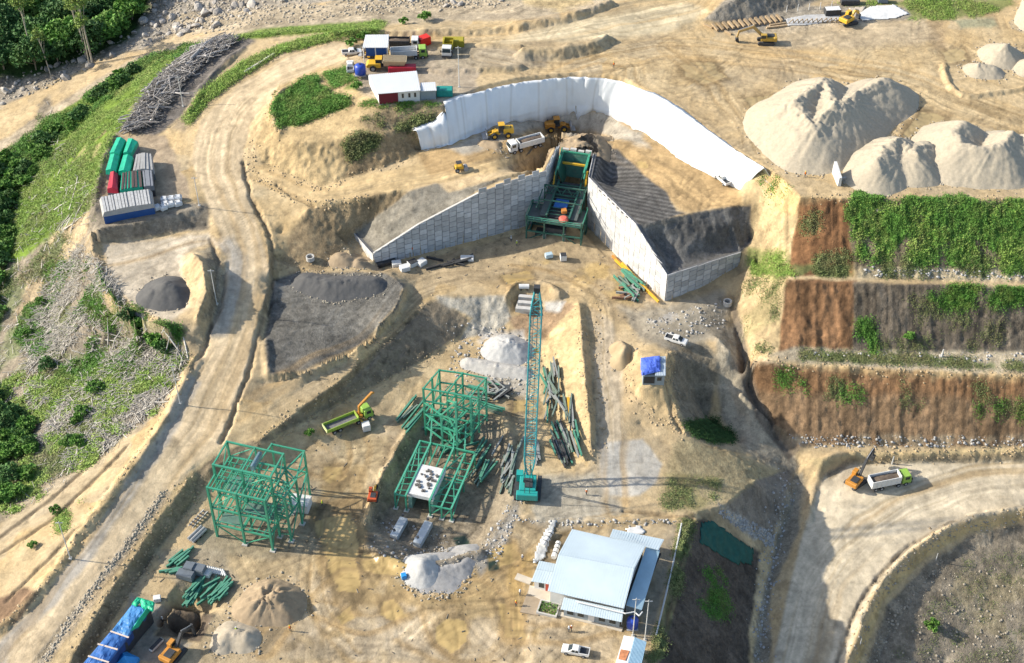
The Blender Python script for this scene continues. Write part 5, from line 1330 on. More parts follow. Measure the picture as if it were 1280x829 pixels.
mb.build('weep_slots', mat("slot_dark", (0.03, 0.03, 0.03), 0.9), t)

# ------------------------------------------------------------------ green steel
GREEN = mat("green_steel", (0.045, 0.27, 0.165), 0.45, 0.12, 0.8, spec=0.5, dirt=0.15)
GREENL = mat("green_steel_light", (0.075, 0.34, 0.22), 0.45, 0.12, 0.8, spec=0.5, dirt=0.12)
GREEND = mat("green_steel_dark", (0.03, 0.105, 0.08), 0.5, 0.15, 0.8, spec=0.4, dirt=0.3)
GRATE = mat("floor_grating", (0.085, 0.10, 0.095), 0.7, 0.2, 1)
YEL = mat("yellow_paint", (0.62, 0.36, 0.03), 0.45, 0.1, 1, spec=0.5, dirt=0.25)
DARK = mat("dark_machinery", (0.045, 0.047, 0.05), 0.6, 0.3, 1)
class Frame:
    """members of a steel frame given in its own u (along), v (back), z axes"""
    def __init__(s, name, label, cat, origin, ang): s.t = thing(name, label, cat, origin, ang); s.n = {}
    def m(s, part, a, b, w=0.3, mt=None, h=None):
        w *= 0.85; mb = MB(); mb.beam(a, b, w, h); o = mb.build(part, mt or GREEN, s.t); s.n[part] = s.n.get(part, 0) + 1; return o
FA = math.atan2(-3.3, 11.4)
f = Frame("steel_skeleton", "stubby green steel building frame with floor grids, left of the tall frame", "steel frame", (-59.1, 186.5, 0.0), FA)
for u in (0, 6, 12):
    f.m('column', (u, 0, -.3), (u, 0, 15.3), .5); f.m('column', (u, 3.6, -.3), (u, 3.6, 18), .5); f.m('column', (u, 10, -.3), (u, 10, 18), .45)
for z in (4.2, 9.2, 15.1):
    f.m('beam', (0, 0, z), (12, 0, z), .4); 
    for u in (0, 6, 12): f.m('beam', (u, 0, z), (u, 3.6, z), .35)
for z in (9.2, 13.6, 17.8):
    f.m('beam', (0, 3.6, z), (12, 3.6, z), .42); f.m('beam', (0, 10, z), (12, 10, z), .4)
    for u in (0, 6, 12): f.m('beam', (u, 3.6, z), (u, 10, z), .35)
for z in (9.25, 13.65, 15.15):
    for k in range(9): f.m('joist', (0.8 + k * 1.3, 0 if z > 14 else 0.3, z), (0.8 + k * 1.3, 3.4 if z > 14 else 9.8, z), .24)
for k in range(5): f.m('joist', (0, 4.6 + k * 1.3, 13.62), (12, 4.6 + k * 1.3, 13.62), .2)
for k in range(7): f.m('joist', (0.9 + k * 1.6, 0.2, 4.25), (0.9 + k * 1.6, 9.8, 4.25), .22, GREENL)
for z in (5.4, 10.4): f.m('handrail', (0, 0, z), (12, 0, z), .14, GREENL); f.m('handrail', (12, 0, z), (12, 10, z), .14, GREENL)
for z in (4.2,): f.m('beam', (0, 10, z), (12, 10, z), .36); f.m('beam', (0, 3.6, z), (12, 3.6, z), .36); f.m('beam', (0, 3.6, z), (0, 10, z), .3); f.m('beam', (12, 3.6, z), (12, 10, z), .3)
for k, (u, v, z, a, b) in enumerate(((3, 7, 9.3, 4.2, 3.6), (9.4, 6, 4.35, 4, 4), (3, 1.8, 4.35, 4.6, 2.4), (8.6, 1.8, 9.3, 4, 2.6))):
    mb = MB(); mb.box(u, v, z, a, b, .12); mb.build('floor_plate', mat("deck_green_grey", (0.09, 0.17, 0.14), .7, .25, .8, dirt=.3), f.t)
for a, b in (((0,0,9.2),(6,0,15)),((6,0,15),(12,0,9.2)),((12,3.6,4.2),(12,10,9.2)),((0,3.6,4.2),(0,10,9.2)),((6,3.6,9.2),(6,10,13.6)),((0,10,13.6),(6,10,17.8)),((6,3.6,13.6),(12,3.6,17.8))): f.m('brace', a, b, .2, GREENL)
for a, b in (((0,0,0),(0,3.6,9)),((12,0,0),(12,3.6,9)),((6,0,9.2),(6,3.6,15)),((0,3.6,4),(6,3.6,9)),((12,3.6,9.2),(12,10,17.8)),((0,10,0),(6,10,9)),((6,10,9),(12,10,0)),((0,3.6,9.2),(0,10,17.8)),((0,0,4.2),(6,0,0.3)),((12,0,4.2),(6,0,0.3))): f.m('brace', a, b, .22)
for (u, v) in ((14.6, 3.2), (15, 8), (13.6, 15.6)): f.m('column', (u, v, -.3), (u, v, 13.5), .45)
for z in (7, 13.3):
    f.m('beam', (14.6, 3.2, z), (15, 8, z), .36); f.m('beam', (15, 8, z), (13.6, 15.6, z), .36); f.m('beam', (12, 3.6, z), (14.6, 3.2, z), .36); f.m('beam', (12, 10, z), (15, 8, z), .36)
for z in (7, 10.2, 13.3):
    for k in range(4): f.m('joist', (12, 4.2 + 1.6 * k, z), (14.8, 3.8 + 1.3 * k, z), .2, GREENL)
f.m('beam', (12, 10, 13.3), (13.6, 15.6, 13.3), .34); f.m('beam', (6, 10, 13.3), (6.6, 15.6, 13.3), .34); f.m('beam', (6.6, 15.6, 13.3), (13.6, 15.6, 13.3), .36); f.m('column', (6.6, 15.6, -.3), (6.6, 15.6, 13.5), .42); f.m('beam', (6.6, 15.6, 7), (13.6, 15.6, 7), .34); f.m('brace', (6.6, 15.6, 0), (13.6, 15.6, 7), .22)
f.m('brace', (14.6, 3.2, 0), (15, 8, 7), .25); f.m('brace', (15, 8, 0), (13.6, 15.6, 7), .25); f.m('beam', (12, 10, 9), (13.6, 15.6, 9), .3)
for k in range(8): f.m('stair_brace', (12.3, 3.8, 1 + 1.6 * k), (14.3, 3.4, 1.8 + 1.6 * k), .18)
f.m('beam', (7, 6, 16.4), (7, 10, 16.4), .9, mat("blue_grey_steel", (0.16, 0.25, 0.28), .5), 1.2)
for (u, v) in ((0, 0), (6, 0), (12, 0), (0, 3.6), (12, 3.6), (14.6, 3.2), (15, 8), (13.6, 15.6), (0, 10), (6, 10), (12, 10)):
    mb = MB(); mb.box(u, v, -.5, 1.1, 1.1, .75); mb.build('footing', CONC, f.t)
for p in [(0,0),(12,0),(12,10),(0,10)]: pass
mb = MB(); mb.box(13, 12, 0, 4, 3, 2.4, .1); mb.build('white_bin', mat("bin_white", (0.62, 0.62, 0.6), .6, dirt=.3), f.t)
# tall frame
f = Frame("steel_skeleton", "tall open green steel frame standing over the foundation pit with a white concrete table", "steel frame", (-24.0, 196.0, -2.0), FA)
def loc(px, py, z):
    w = V3(px, py, z) - Vector((-24.0, 196.0, -2.0)); c, n = math.cos(-FA), math.sin(-FA)
    return (w.x * c - w.y * n, w.x * n + w.y * c, w.z)
tops = {}
ZTOP = 13.0
pts = {'a0': (529,485), 'a1': (540,472), 'a2': (549,462), 'b0': (559,490), 'b1': (569.5,476), 'b2': (578,466), 'c0': (588,496), 'c1': (598,482), 'c2': (607.5,472)}
for k, (px, py) in pts.items(): tops[k] = Vector(loc(px, py, ZTOP))
for k, p in tops.items():
    f.m('column', (p.x, p.y, 0), p, .46, GREENL if k[0] == 'c' else GREEN)
for z in (ZTOP + 2 - .2, 11.2, 7.4, 3.4):
    for i in range(3):
        if z > 14 and i == 1: continue
        for r in 'abc'[:2]:
            a, b = tops[r + str(i)], tops[chr(ord(r) + 1) + str(i)]
            f.m('beam', (a.x, a.y, z), (b.x, b.y, z), .34)
    for r in 'abc':
        for i in range(2):
            a, b = tops[r + str(i)], tops[r + str(i + 1)]
            f.m('beam', (a.x, a.y, z), (b.x, b.y, z), .32)
for a, b, z0, z1 in (('c1','c2',7.4,14.8),('c0','c1',3.4,11.2),('a0','a1',0.5,7.4),('a1','a2',7.4,14.8),('b0','c0',3.4,7.4),('a2','b2',7.4,11.2),('b2','c2',3.4,7.4)):
    A, B = tops[a], tops[b]; f.m('brace', (A.x, A.y, z0), (B.x, B.y, z1), .22, GREENL)
def foot(px, py): p = Vector(loc(px, py, -1.8)); return Vector((p.x, p.y, 0))
e0, e1, e2 = foot(553.5, 562), foot(572, 570), foot(591, 552); h0, h1, h2 = 11.0, 16.5, 12.5
for p, h in ((e0, h0), (e1, h1), (e2, h2)): f.m('column', p, p + Vector((0, 0, h)), .46, GREENL)
for (p, h), q in (((e0, h0), 'a0'), ((e1, h1), 'b0'), ((e2, h2), 'c0')):
    for z in (3.4, 7.4, h - .2): f.m('beam', p + Vector((0, 0, z)), (tops[q].x, tops[q].y, z if z < 12 else 12.5), .34)
for z in (3.4, 7.4, 10.8): f.m('beam', e0 + Vector((0, 0, z)), e1 + Vector((0, 0, z)), .34); f.m('beam', e1 + Vector((0, 0, z)), e2 + Vector((0, 0, z)), .34)
f.m('beam', e1 + Vector((0, 0, 14)), e2 + Vector((0, 0, 12.3)), .34); f.m('brace', e0 + Vector((0, 0, 10.8)), e1 + Vector((0, 0, 16.4)), .36, GREENL); f.m('brace', e0, e1 + Vector((0, 0, 7.4)), .24, GREENL); f.m('brace', e2 + Vector((0, 0, 3.4)), e1 + Vector((0, 0, 10.8)), .24, GREENL)
for q in (.33, .66):
    for z in (3.45, 7.45): A = e0.lerp(e2, q); B = tops['a0'].lerp(tops['c0'], q); f.m('joist', (A.x, A.y, z), (B.x, B.y, z), .22)
for k in range(10):
    u = 1.5 + k * 1.0; f.m('joist', (tops['a0'].x + u, tops['a0'].y + .2, 3.45), (tops['a2'].x + u, tops['a2'].y - .2, 3.45), .2, GREEND)
# low front bay: long beams over the pit, on legs
front = [0.0, 2.35, 7.5, 10.0, 12.1]
for u in front: f.m('column', (u, 0.0, -.2), (u, 0.0, 4.6 if u < 8 else 3.4), .36); 
for u, z in ((0, 4.5), (2.35, 4.6), (7.5, 4.6), (10, 3.6), (12.1, 3.6)):
    f.m('beam', (u, 0, z), (u + .2, 15.5, z), .42, GREENL); f.m('column', (u + .2, 15.5, -.2), (u + .2, 15.5, z), .36); f.m('column', (u + .1, 8, -.2), (u + .1, 8, z), .3)
f.m('beam', (0, 0, 4.4), (2.35, 0, 4.4), .34); f.m('beam', (2.35, 8, 4.4), (7.5, 8, 4.4), .32); f.m('beam', (0, 15.5, 4.4), (12.3, 15.5, 4.4), .42); f.m('beam', (7.5, 0, 3.4), (12.1, 0, 3.4), .34); f.m('beam', (7.5, 8, 3.5), (12.2, 8, 3.5), .34)
for k in range(8): f.m('ladder_rung', (0.1, 1 + k * 1.8, 4.5), (2.4, 1.6 + k * 1.8, 4.5), .2)
for a, b in (((7.5,0,4.5),(10,8,3.5)),((10,0,0),(12.1,0,3.4)),((12.1,0,0),(12.1,8,3.4)),((10,8,3.5),(12.1,2,3.5)),((0,0,0),(0,8,4.4)),((7.5,0,.4),(10,0,3.3))): f.m('brace', a, b, .24)
mb = MB(); mb.box(5.2, 5.0, 3.7, 5.6, 8.4, .9); mb.build('table_slab', mat("table_white", (0.60, 0.59, 0.57), .85, .12, .9, dirt=.35), f.t)
mb = MB(); mb.box(2.9, 5.0, -.2, .8, 8.2, 3.9); mb.box(7.5, 5.0, -.2, .8, 8.2, 3.9); mb.box(5.2, 8.6, -.2, 5, .8, 3.9); mb.build('table_wall', mat("pale_green_wall", (0.20, 0.34, 0.28), .7, .15, .8), f.t)
mb = MB()
for k in range(26):
    a = RN.rand() * 6.28; r = 2.4 * RN.rand() ** .5; mb.box(5.2 + r * math.cos(a), 5 + 1.3 * r * math.sin(a), 4.6, .25 + .5 * RN.rand(), .25 + .4 * RN.rand(), .12 + .25 * RN.rand(), a)
mb.build('debris_on_slab', mat("wet_debris", (0.12, 0.11, 0.10), .8), f.t)['kind'] = 'stuff'
for u in front:
    mb = MB(); mb.box(u, 0, -.6, 1, 1, .7); mb.build('footing', CONC, f.t)
for k in range(9):
    A, B = tops['a' + str(k % 3)], tops['c' + str(k % 3)]; z = (3.5, 7.5, 11.3)[k // 3]
    for q in (.25, .5, .75): 
        C_ = A.lerp(B, q); D_ = tops['a' + str((k + 1) % 3)].lerp(tops['c' + str((k + 1) % 3)], q)
        if k % 3 < 2 and (q != .5 or z < 8): f.m('joist', (C_.x, C_.y, z), (D_.x, D_.y, z), .22)
for k in range(7): f.m('joist', (7.6, 1.2 + k * 1.9, 3.55), (12.1, 1.6 + k * 1.9, 3.55), .2)
for a, b in (((2.35,8,4.5),(0,15.5,4.4)),((7.5,8,4.5),(10,15.5,3.6)),((0,8,0),(0,15.5,4.4)),((10,8,0),(10,15.5,3.5)),((12.2,8,3.5),(12.3,15.5,0)),((2.4,8,0),(2.5,15.5,4.5)),((7.6,8,4.5),(7.6,15.5,.2))): f.m('brace', a, b, .24, GREENL)
for u in (2.5, 7.6, 10.1): f.m('beam', (u, 15.5, 4.4), (u - 1.2, 20.5, 7.4), .34, GREENL)
for u in (4.2, 5.8): f.m('beam', (u, 9.4, 4.5), (u, 15.5, 4.5), .3)
# two precast beams in the pit
PBM = mat("precast_blue_grey", (0.42, 0.46, 0.48), .7, .12, .8, dirt=.2)
for k, (p, q, lb) in enumerate((((505,648),(492,671),'left one of two long grey concrete plinths in the pit before the tall frame'),((536,653),(521,680),'right one of two long grey concrete plinths in the pit before the tall frame'))):
    a, b = V3(p[0], p[1], -1), V3(q[0], q[1], -1); mb = MB(); mb.beam(a - Vector((0, 0, .6)), b - Vector((0, 0, .6)), 1.7, 1.9)
    o = mb.build("concrete_plinth", PBM, None, bevel=.06); tag(o, lb, "plinth")
    mb = MB()
    for s_ in (0.06, 0.9): c_ = a.lerp(b, s_); mb.box(c_.x, c_.y, .36, .5, .6, .22, .3)
    mb.build('anchor_pad', DARK, o)

# ------------------------------------------------------------------ crusher station between the wing walls
CA = math.atan2(-3.4, 13.5)
f = Frame("crusher_station", "dark green crusher station with a deep hopper between the two panelled walls", "crusher", (3.3, 274.7, 6.0), CA)
W2 = 13.9
for u in (0.2, 4.6, 9.4, W2 - .2):
    for v in (0, 6.5): f.m('column', (u, v, -.3), (u, v, 6.6 if u in (4.6, 9.4) else 7.6), .42, GREEND)
for z in (.3, 3.1, 6.3):
    for v in (0, 6.5): f.m('beam', (0, v, z), (W2, v, z), .42, GREEND)
    for u in (.2, W2 - .2): f.m('beam', (u, 0, z), (u, 6.5, z), .4, GREEND)
for a, b in (((.2,0,.3),(4.6,0,3.1)),((9.4,0,3.1),(13.7,0,.3)),((13.7,0,.3),(13.7,6.5,6.3)),((.2,0,3.1),(.2,6.5,6.3))): f.m('brace', a, b, .22, GREEND)
mb = MB(); mb.box(2.3, 3.3, 6.2, 4.2, 6.6, .25); mb.box(W2 - 2.3, 3.3, 6.2, 4.2, 6.6, .25); mb.box(W2 / 2, .9, 6.2, 5, 1.8, .25); mb.build('deck', GRATE, f.t)
for (a, b) in (((0,0,7.4),(W2,0,7.4)),((0,0,7.4),(0,6.5,7.4)),((W2,0,7.4),(W2,6.5,7.4)),((0,6.5,7.4),(3,6.5,7.4)),((0,0,6.9),(W2,0,6.9))): f.m('handrail', a, b, .12, GREENL)
for (u, v) in [(k * 1.99, 0) for k in range(8)] + [(0, 3.2), (W2, 3.2)]: f.m('rail_post', (u, v, 6.3), (u, v, 7.4), .12, GREENL)
mb = MB(); mb.box(7, 3.5, 1, 4.6, 4.5, 2.6); mb.box(7, 1.2, 3.3, 5.4, 1.6, 1.2); mb.box(3.2, 2.2, .3, 2.2, 2.4, 1.6); mb.box(10.6, 2, .3, 2.4, 2, 1.4); mb.build('machinery', DARK, f.t)
mb = MB(); mb.box(7.2, 1.6, 3.2, 4.8, 2.2, .9); mb.box(4.6, .5, .2, .8, .8, 3); mb.box(9.4, .5, .2, .8, .8, 3); mb.build('concrete_base', mat("crusher_concrete", (0.27, 0.28, 0.27), .85, .2, .8), f.t)
# feeder chute climbing to the hopper
for u0 in (4.7, 10.3):
    f.m('girder', (u0, 1.5, 7.1), (u0 + .6, 13, 9.6), .5, GREEND, .9)
for k in range(10):
    v = 2.5 + k * 1.05; z = 7.2 + k * .22; f.m('cross_beam', (4.7, v, z), (10.6, v, z), .22, GREEND)
mb = MB(); mb.sheet([(3.0, 1.6, 7.0), (4.6, 1.6, 7.0), (5.2, 13, 9.6), (3.4, 13, 9.6)]); mb.sheet([(10.5, 1.6, 7.0), (12.2, 1.6, 7.0), (12.4, 13, 9.6), (11, 13, 9.6)]); mb.build('walkway', GRATE, f.t)
mb = MB(); mb.sheet([(5.0, 2, 6.6), (10.1, 2, 6.6), (10.6, 13.5, 9.0), (5.4, 13.5, 9.0)]); mb.build('feeder_bed', DARK, f.t)
for u in (2.2, 12.6):
    for v in (4.5, 8.6, 11.5): f.m('column', (u, v, 6.3), (u, v, 10.2), .26, GREEND)
    f.m('beam', (u, 1.5, 9.2), (u, 11.5, 10.2), .26, GREEND)
for v in (4.5, 11.5): f.m('beam', (2.2, v, 9.6), (12.6, v, 9.6), .26, GREEND)
f.m('truss', (2.6, 8.6, 11), (12.4, 8.6, 11), .36, GREEND); f.m('truss', (2.6, 8.6, 8.6), (12.4, 8.6, 8.6), .36, GREEND)
for k in range(7): f.m('truss_web', (2.6 + k * 1.4, 8.6, 8.6 if k % 2 else 11), (4.0 + k * 1.4, 8.6, 11 if k % 2 else 8.6), .22, GREEND)
for u in (2.6, 12.4): f.m('column', (u, 8.6, 0), (u, 8.6, 11.2), .36, GREEND)
mb = MB(); mb.box(7.4, 6.2, 7.7, 3.2, 3.2, .35); mb.build('blue_cover', mat("blue_cover", (0.03, 0.12, 0.36), .6), f.t)
mb = MB(); mb.lathe([(0.1, 0), (1.1, .1), (1.2, .7), (.7, 1.0), (.1, 1.05)], 12, (9.0, 1.5, 6.5)); mb.build('red_cover', mat("red_cover", (0.62, 0.14, 0.10), .6), f.t)
mb = MB(); mb.box(8.6, 3.6, 7.4, 1.2, 1.3, .8, .4); mb.build('orange_drive', mat("orange_drive", (0.55, 0.22, 0.05), .6), f.t)
# hopper: four sloping plates with ribs
H0 = [(4.9, 12.2, 13.4), (11.4, 12.2, 13.4), (11.4, 18.6, 14.4), (4.9, 18.6, 14.4)]; H1 = [(6.2, 13, 8.6), (10.2, 13, 8.6), (10.0, 16.4, 8.6), (6.4, 16.4, 8.6)]
for k in (1, 2, 3):
    mb = MB(); mb.sheet([H0[k], H0[(k + 1) % 4], H1[(k + 1) % 4], H1[k]], .12); mb.build('hopper_plate', GREEND if k != 2 else mat("hopper_back", (0.035, 0.12, 0.09), .5, .3, .8, dirt=.3), f.t)
for k in (1, 2, 3): f.m('hopper_rim', H0[k], H0[(k + 1) % 4], .45, GREEN)
for u in (4.6, 11.7):
    f.m('hopper_rail', (u, 11, 12.6), (u, 18.6, 15.4), .3, GREEN)
    for k in range(6): f.m('hopper_post', (u, 11.6 + 1.3 * k, 9), (u, 11.6 + 1.3 * k, 12.9 + .5 * k), .22, GREEND)
f.m('yellow_beam', (5.2, 16.4, 12.6), (11.2, 16.4, 12.6), .55, YEL); f.m('yellow_post', (11.9, 12.4, 9), (12.1, 13.2, 13.4), .5, YEL); f.m('yellow_post', (4.2, 11.2, 9.5), (4.4, 12.4, 12.5), .4, YEL)
mb = MB()
for k in range(4): mb.box(5.4 + k * 1.9, 19.3, 13.3, 1.5, .7, 1.5 + .3 * (k % 2))
mb.build('edge_block', CONC, f.t)

# ------------------------------------------------------------------ crawler crane
def crane():
    TEAL = mat("teal_paint", (0.02, 0.30, 0.27), .4, .08, 1, spec=.5, dirt=.1); TEALB = mat("teal_boom", (0.045, 0.33, 0.35), .45, .08, 1, spec=.5)
    b0 = G(660, 612); t = thing("crawler_crane", "teal crawler crane with a long upright lattice boom", "crane", b0, R(-4))
    for s in (-1, 1):
        mb = MB(); prof = [(-3.4, .35), (-3.0, 0.05), (3.0, 0.05), (3.4, .35), (3.4, .75), (3.0, 1.05), (-3.0, 1.05), (-3.4, .75)]
        mb.add([(s * 2.3 - .45, a, z) for a, z in prof] + [(s * 2.3 + .45, a, z) for a, z in prof], [(k, (k + 1) % 8, 8 + (k + 1) % 8, 8 + k) for k in range(8)] + [tuple(range(8)), tuple(range(8, 16))]); mb.build('crawler_track', DARK, t)
    mb = MB(); mb.box(0, -.6, 1.1, 3.4, 4.4, 1.9); mb.box(0, 0, .6, 3, 3, .6); mb.build('machine_house', TEAL, t, bevel=.1)
    mb = MB(); mb.box(0, -3.3, 1.0, 4.4, 1.4, 1.7); mb.build('counterweight', TEAL, t, bevel=.12)
    mb = MB(); mb.add([(-2.5,1.0,1.2),(-1.1,1.0,1.2),(-1.1,3.0,1.2),(-2.5,3.0,1.2),(-2.5,1.0,3.2),(-1.1,1.0,3.2),(-1.1,2.5,3.2),(-2.5,2.5,3.2)], MB.BOXF); cab = mb.build('cab', TEAL, t)
    mb = MB(); mb.add([(-2.4,2.62,2.9),(-1.2,2.62,2.9),(-1.2,3.06,1.5),(-2.4,3.06,1.5),(-2.4,2.56,2.9),(-1.2,2.56,2.9),(-1.2,3.0,1.5),(-2.4,3.0,1.5)], MB.BOXF); mb.build('windscreen', DARK, cab)
    mb = MB(); mb.box(.2, -1, 3.0, 1.6, 2.4, .35); mb.tube((-.9, -.4, 3.2), (.9, -.4, 3.2), .5, None, 10); mb.build('winch', DARK, t)
    # boom leans a little away from the camera
    el = R(74); L = 1.0
    base = Vector((0.1, 1.4, 1.8)); d = Vector((0.012, math.cos(el), math.sin(el))).normalized()
    lo, hi = 10, 90
    wm = Matrix.Translation(b0) @ Matrix.Rotation(R(-4), 4, 'Z')
    for _ in range(40):
        L = (lo + hi) / 2; p = wm @ (base + d * L)
        if Qn(p.x, p.y, p.z)[1] > 362: lo = L
        else: hi = L
    x = Vector((1, 0, 0)); y = d.cross(x).normalized()
    NS = 26; prev = None
    for sgn in ((-1, -1), (1, -1), (1, 1), (-1, 1)):
        mb = MB(); pts = []
        for k in range(NS + 1):
            f_ = k / NS; hw = (0.25 + 0.95 * min(1, f_ / 0.1)) if f_ < .9 else 1.2 - .75 * (f_ - .9) / .1
            pts.append(base + d * (L * f_) + x * (sgn[0] * hw * .92) + y * (sgn[1] * hw * .75))
        mb.path(pts, .14, 5); mb.build('boom_chord', TEALB, t)
    def node(k, sg):
        f_ = k / NS; hw = (0.25 + 0.95 * min(1, f_ / 0.1)) if f_ < .9 else 1.2 - .75 * (f_ - .9) / .1
        return base + d * (L * f_) + x * (sg[0] * hw * .92) + y * (sg[1] * hw * .75)
    S4 = ((-1, -1), (1, -1), (1, 1), (-1, 1))
    mb = MB()
    for k in range(NS):
        for i in range(4):
            a, b = S4[i], S4[(i + 1) % 4]
            if k % 2: a, b = b, a
            mb.tube(node(k, a), node(k + 1, b), .075, None, 4, False)
            mb.tube(node(k, a), node(k, b), .075, None, 4, False)
    mb.build('boom_lacing', TEALB, t)
    tip = base + d * L
    mb = MB(); mb.box(tip.x, tip.y, tip.z - .6, 1.2, 1.2, 1.4); mb.build('boom_head', DARK, t)
    mast = base + Vector((0, -4.5, 9.5)); mb = MB()
    for s in (-1, 1): mb.tube(base + Vector((s * 1.2, -1.5, 0)), mast + Vector((s * .4, 0, 0)), .14, .12, 5)
    mb.build('gantry', TEAL, t)
    mb = MB()
    for s in (-.5, .5): mb.tube(mast + Vector((s, 0, 0)), tip + Vector((s * .8, 0, 0)), .045, None, 4); mb.tube(mast + Vector((s, 0, 0)), (s, -3.4, 2.7), .06, None, 4)
    mb.build('pendant_rope', DARK, t)
    hk = tip + Vector((.1, .9, -.8)); mb = MB(); mb.tube(hk, hk - Vector((0, 0, L * .36)), .05, None, 4); mb.build('hoist_rope', DARK, t)
    mb = MB(); mb.box(hk.x, hk.y, hk.z - L * .36 - 1.2, .6, .4, 1.2); mb.build('hook_block', YEL, t)
crane()

# ------------------------------------------------------------------ buildings
ROOFB = mat("pale_blue_roof", (0.50, 0.585, 0.62), .4, .05, .3, spec=.5, dirt=.06)
ROOFW = mat("white_roof", (0.64, 0.65, 0.65), .45, .04, .3, spec=.4)
WHITEW = mat("white_wall", (0.66, 0.65, 0.62), .8, .08, .6, dirt=.15)
GREYW = mat("grey_wall", (0.26, 0.30, 0.32), .7, .1, .6)
BLUEW = mat("blue_wall", (0.02, 0.075, 0.24), .6, .1, .6)
MAROON = mat("maroon_wall", (0.16, 0.02, 0.03), .7, .1, .6)
GLASS = mat("window_glass", (0.02, 0.03, 0.035), .15, .1, 1, spec=.6)
CREAM = mat("cream_kerb", (0.50, 0.44, 0.35), .85, .1, .6)
def roof(parent, name, p4, m, ribs=0, th=.12):
    """roof sheet through four photo points (px, py, z), with standing ribs running from its first edge to its third"""
    q = [V3(*p) for p in p4]; mb = MB(); mb.sheet(q, th)
    n = (q[1] - q[0]).cross(q[3] - q[0]).normalized()
    if n.z < 0:
        n = -n
    for k in range(ribs):
        s = (k + .5) / ribs; a = q[0].lerp(q[1], s) + n * .05; b = q[3].lerp(q[2], s) + n * .05; mb.beam(a, b, .16, .2)
    return mb.build(name, m, parent)
def tarp(parent, name, p4, m, amp=.22, n=16):
    """crumpled sheet through four photo points"""
    q = [V3(*p) for p in p4]; V = []
    for i in range(n + 1):
        for j in range(n + 1):
            p = q[0].lerp(q[1], j / n).lerp(q[3].lerp(q[2], j / n), i / n)
            e = min(i, j, n - i, n - j) / n
            w_ = float(fbm(np.array([p.x / 1.1]), np.array([p.y / 1.1]), 3, .6)[0])
            V.append((p.x + .12 * w_, p.y - .12 * w_, p.z + amp * w_ + .35 * min(e * 4, 1) - (.18 if e == 0 else 0)))
    F = [(i * (n + 1) + j, i * (n + 1) + j + 1, (i + 1) * (n + 1) + j + 1, (i + 1) * (n + 1) + j) for i in range(n) for j in range(n)]
    o = MB().add(V, F).build(name, m, parent); md = o.modifiers.new("Solidify", 'SOLIDIFY'); md.thickness = .05; return o
def walls(parent, name, corners, z0, m):
    """closed prism of walls under roof corners (px, py, z top)"""
    q = [V3(*p) for p in corners]; n = len(q)
    mb = MB(); mb.add([(p.x, p.y, z0) for p in q] + [tuple(p) for p in q], [(k, (k + 1) % n, n + (k + 1) % n, n + k) for k in range(n)] + [tuple(range(n))[::-1], tuple(range(n, 2 * n))])
    return mb.build(name, m, parent)
def wall_panel(parent, name, a, b, z0, z1, m, out=.06):
    """panel standing on a wall line between two world points"""
    a, b = Vector(a), Vector(b); d = (b - a).to_2d().normalized(); n = Vector((d.y, -d.x)) * out
    mb = MB(); mb.hexa([(a.x, a.y, z0), (b.x, b.y, z0), (b.x + n.x, b.y + n.y, z0), (a.x + n.x, a.y + n.y, z0), (a.x, a.y, z1), (b.x, b.y, z1), (b.x + n.x, b.y + n.y, z1), (a.x + n.x, a.y + n.y, z1)])
    return mb.build(name, m, parent)
t = thing("site_office", "large pale blue metal roofed office with lean-to roofs on three sides", "building")
roof(t, 'roof', [(715,662,5.2),(807,683,5.2),(793,711,6.6),(698,693.5,6.6)], ROOFB, 30)
roof(t, 'roof', [(698,693.5,6.6),(793,711,6.6),(780,761,5.0),(684.5,739,5.0)], ROOFB, 30)
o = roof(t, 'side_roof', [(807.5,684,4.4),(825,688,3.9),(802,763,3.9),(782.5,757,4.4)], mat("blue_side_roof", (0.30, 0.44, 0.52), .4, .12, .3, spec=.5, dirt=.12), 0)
roof(t, 'rear_roof', [(766,662,3.9),(830,675,3.9),(823,688,4.6),(762,672,4.6)], ROOFB, 20)
roof(t, 'porch_roof', [(705,747,4.2),(779.5,763,4.2),(777,778,3.5),(701,762,3.5)], ROOFB, 26)
roof(t, 'entrance_roof', [(674,701.5,4.0),(697,706,4.0),(695,716,4.4),(670,712,4.4)], ROOFB, 8)
roof(t, 'entrance_roof', [(670,712,4.4),(695,716,4.4),(689,731,3.7),(664,727,3.7)], ROOFB, 8)
walls(t, 'wall', [(713,666,4.6),(804,686,4.6),(778,757,4.6),(688,736,4.6)], -.3, WHITEW)
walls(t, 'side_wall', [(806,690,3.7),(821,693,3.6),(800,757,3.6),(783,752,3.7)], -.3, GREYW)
walls(t, 'entrance_wall', [(676,707,3.5),(694,711,3.5),(687,726,3.5),(668,722,3.5)], -.3, WHITEW)
walls(t, 'front_wall', [(706,752,3.4),(776,767,3.4),(775,772,3.3),(705,757,3.3)], -.3, GREYW)
a, b = V3(705, 757, 3.3), V3(775, 772, 3.3)
for k in range(5):
    p, q = a.lerp(b, .06 + .19 * k), a.lerp(b, .06 + .19 * k + .11); wall_panel(t, 'window' if k != 2 else 'door', (p.x, p.y, 0), (q.x, q.y, 0), 1.0 if k != 2 else .15, 2.5, GLASS if k != 2 else WHITEW)
p, q = V3(668, 722, 3.5), V3(687, 726, 3.5); wall_panel(t, 'window', p.lerp(q, .3), p.lerp(q, .65), .9, 2.4, GLASS); wall_panel(t, 'door', p.lerp(q, .75), p.lerp(q, .95), 0, 2.3, mat("red_door", (0.4, 0.07, 0.04), .6))
mb = MB()
c = [V3(701, 764, 0), V3(777, 781, 0)]
for k in range(7): p = c[0].lerp(c[1], k / 6); mb.tube((p.x, p.y, -.2), (p.x, p.y, 3.5), .09, None, 6)
mb.build('porch_post', WHITEW, t)
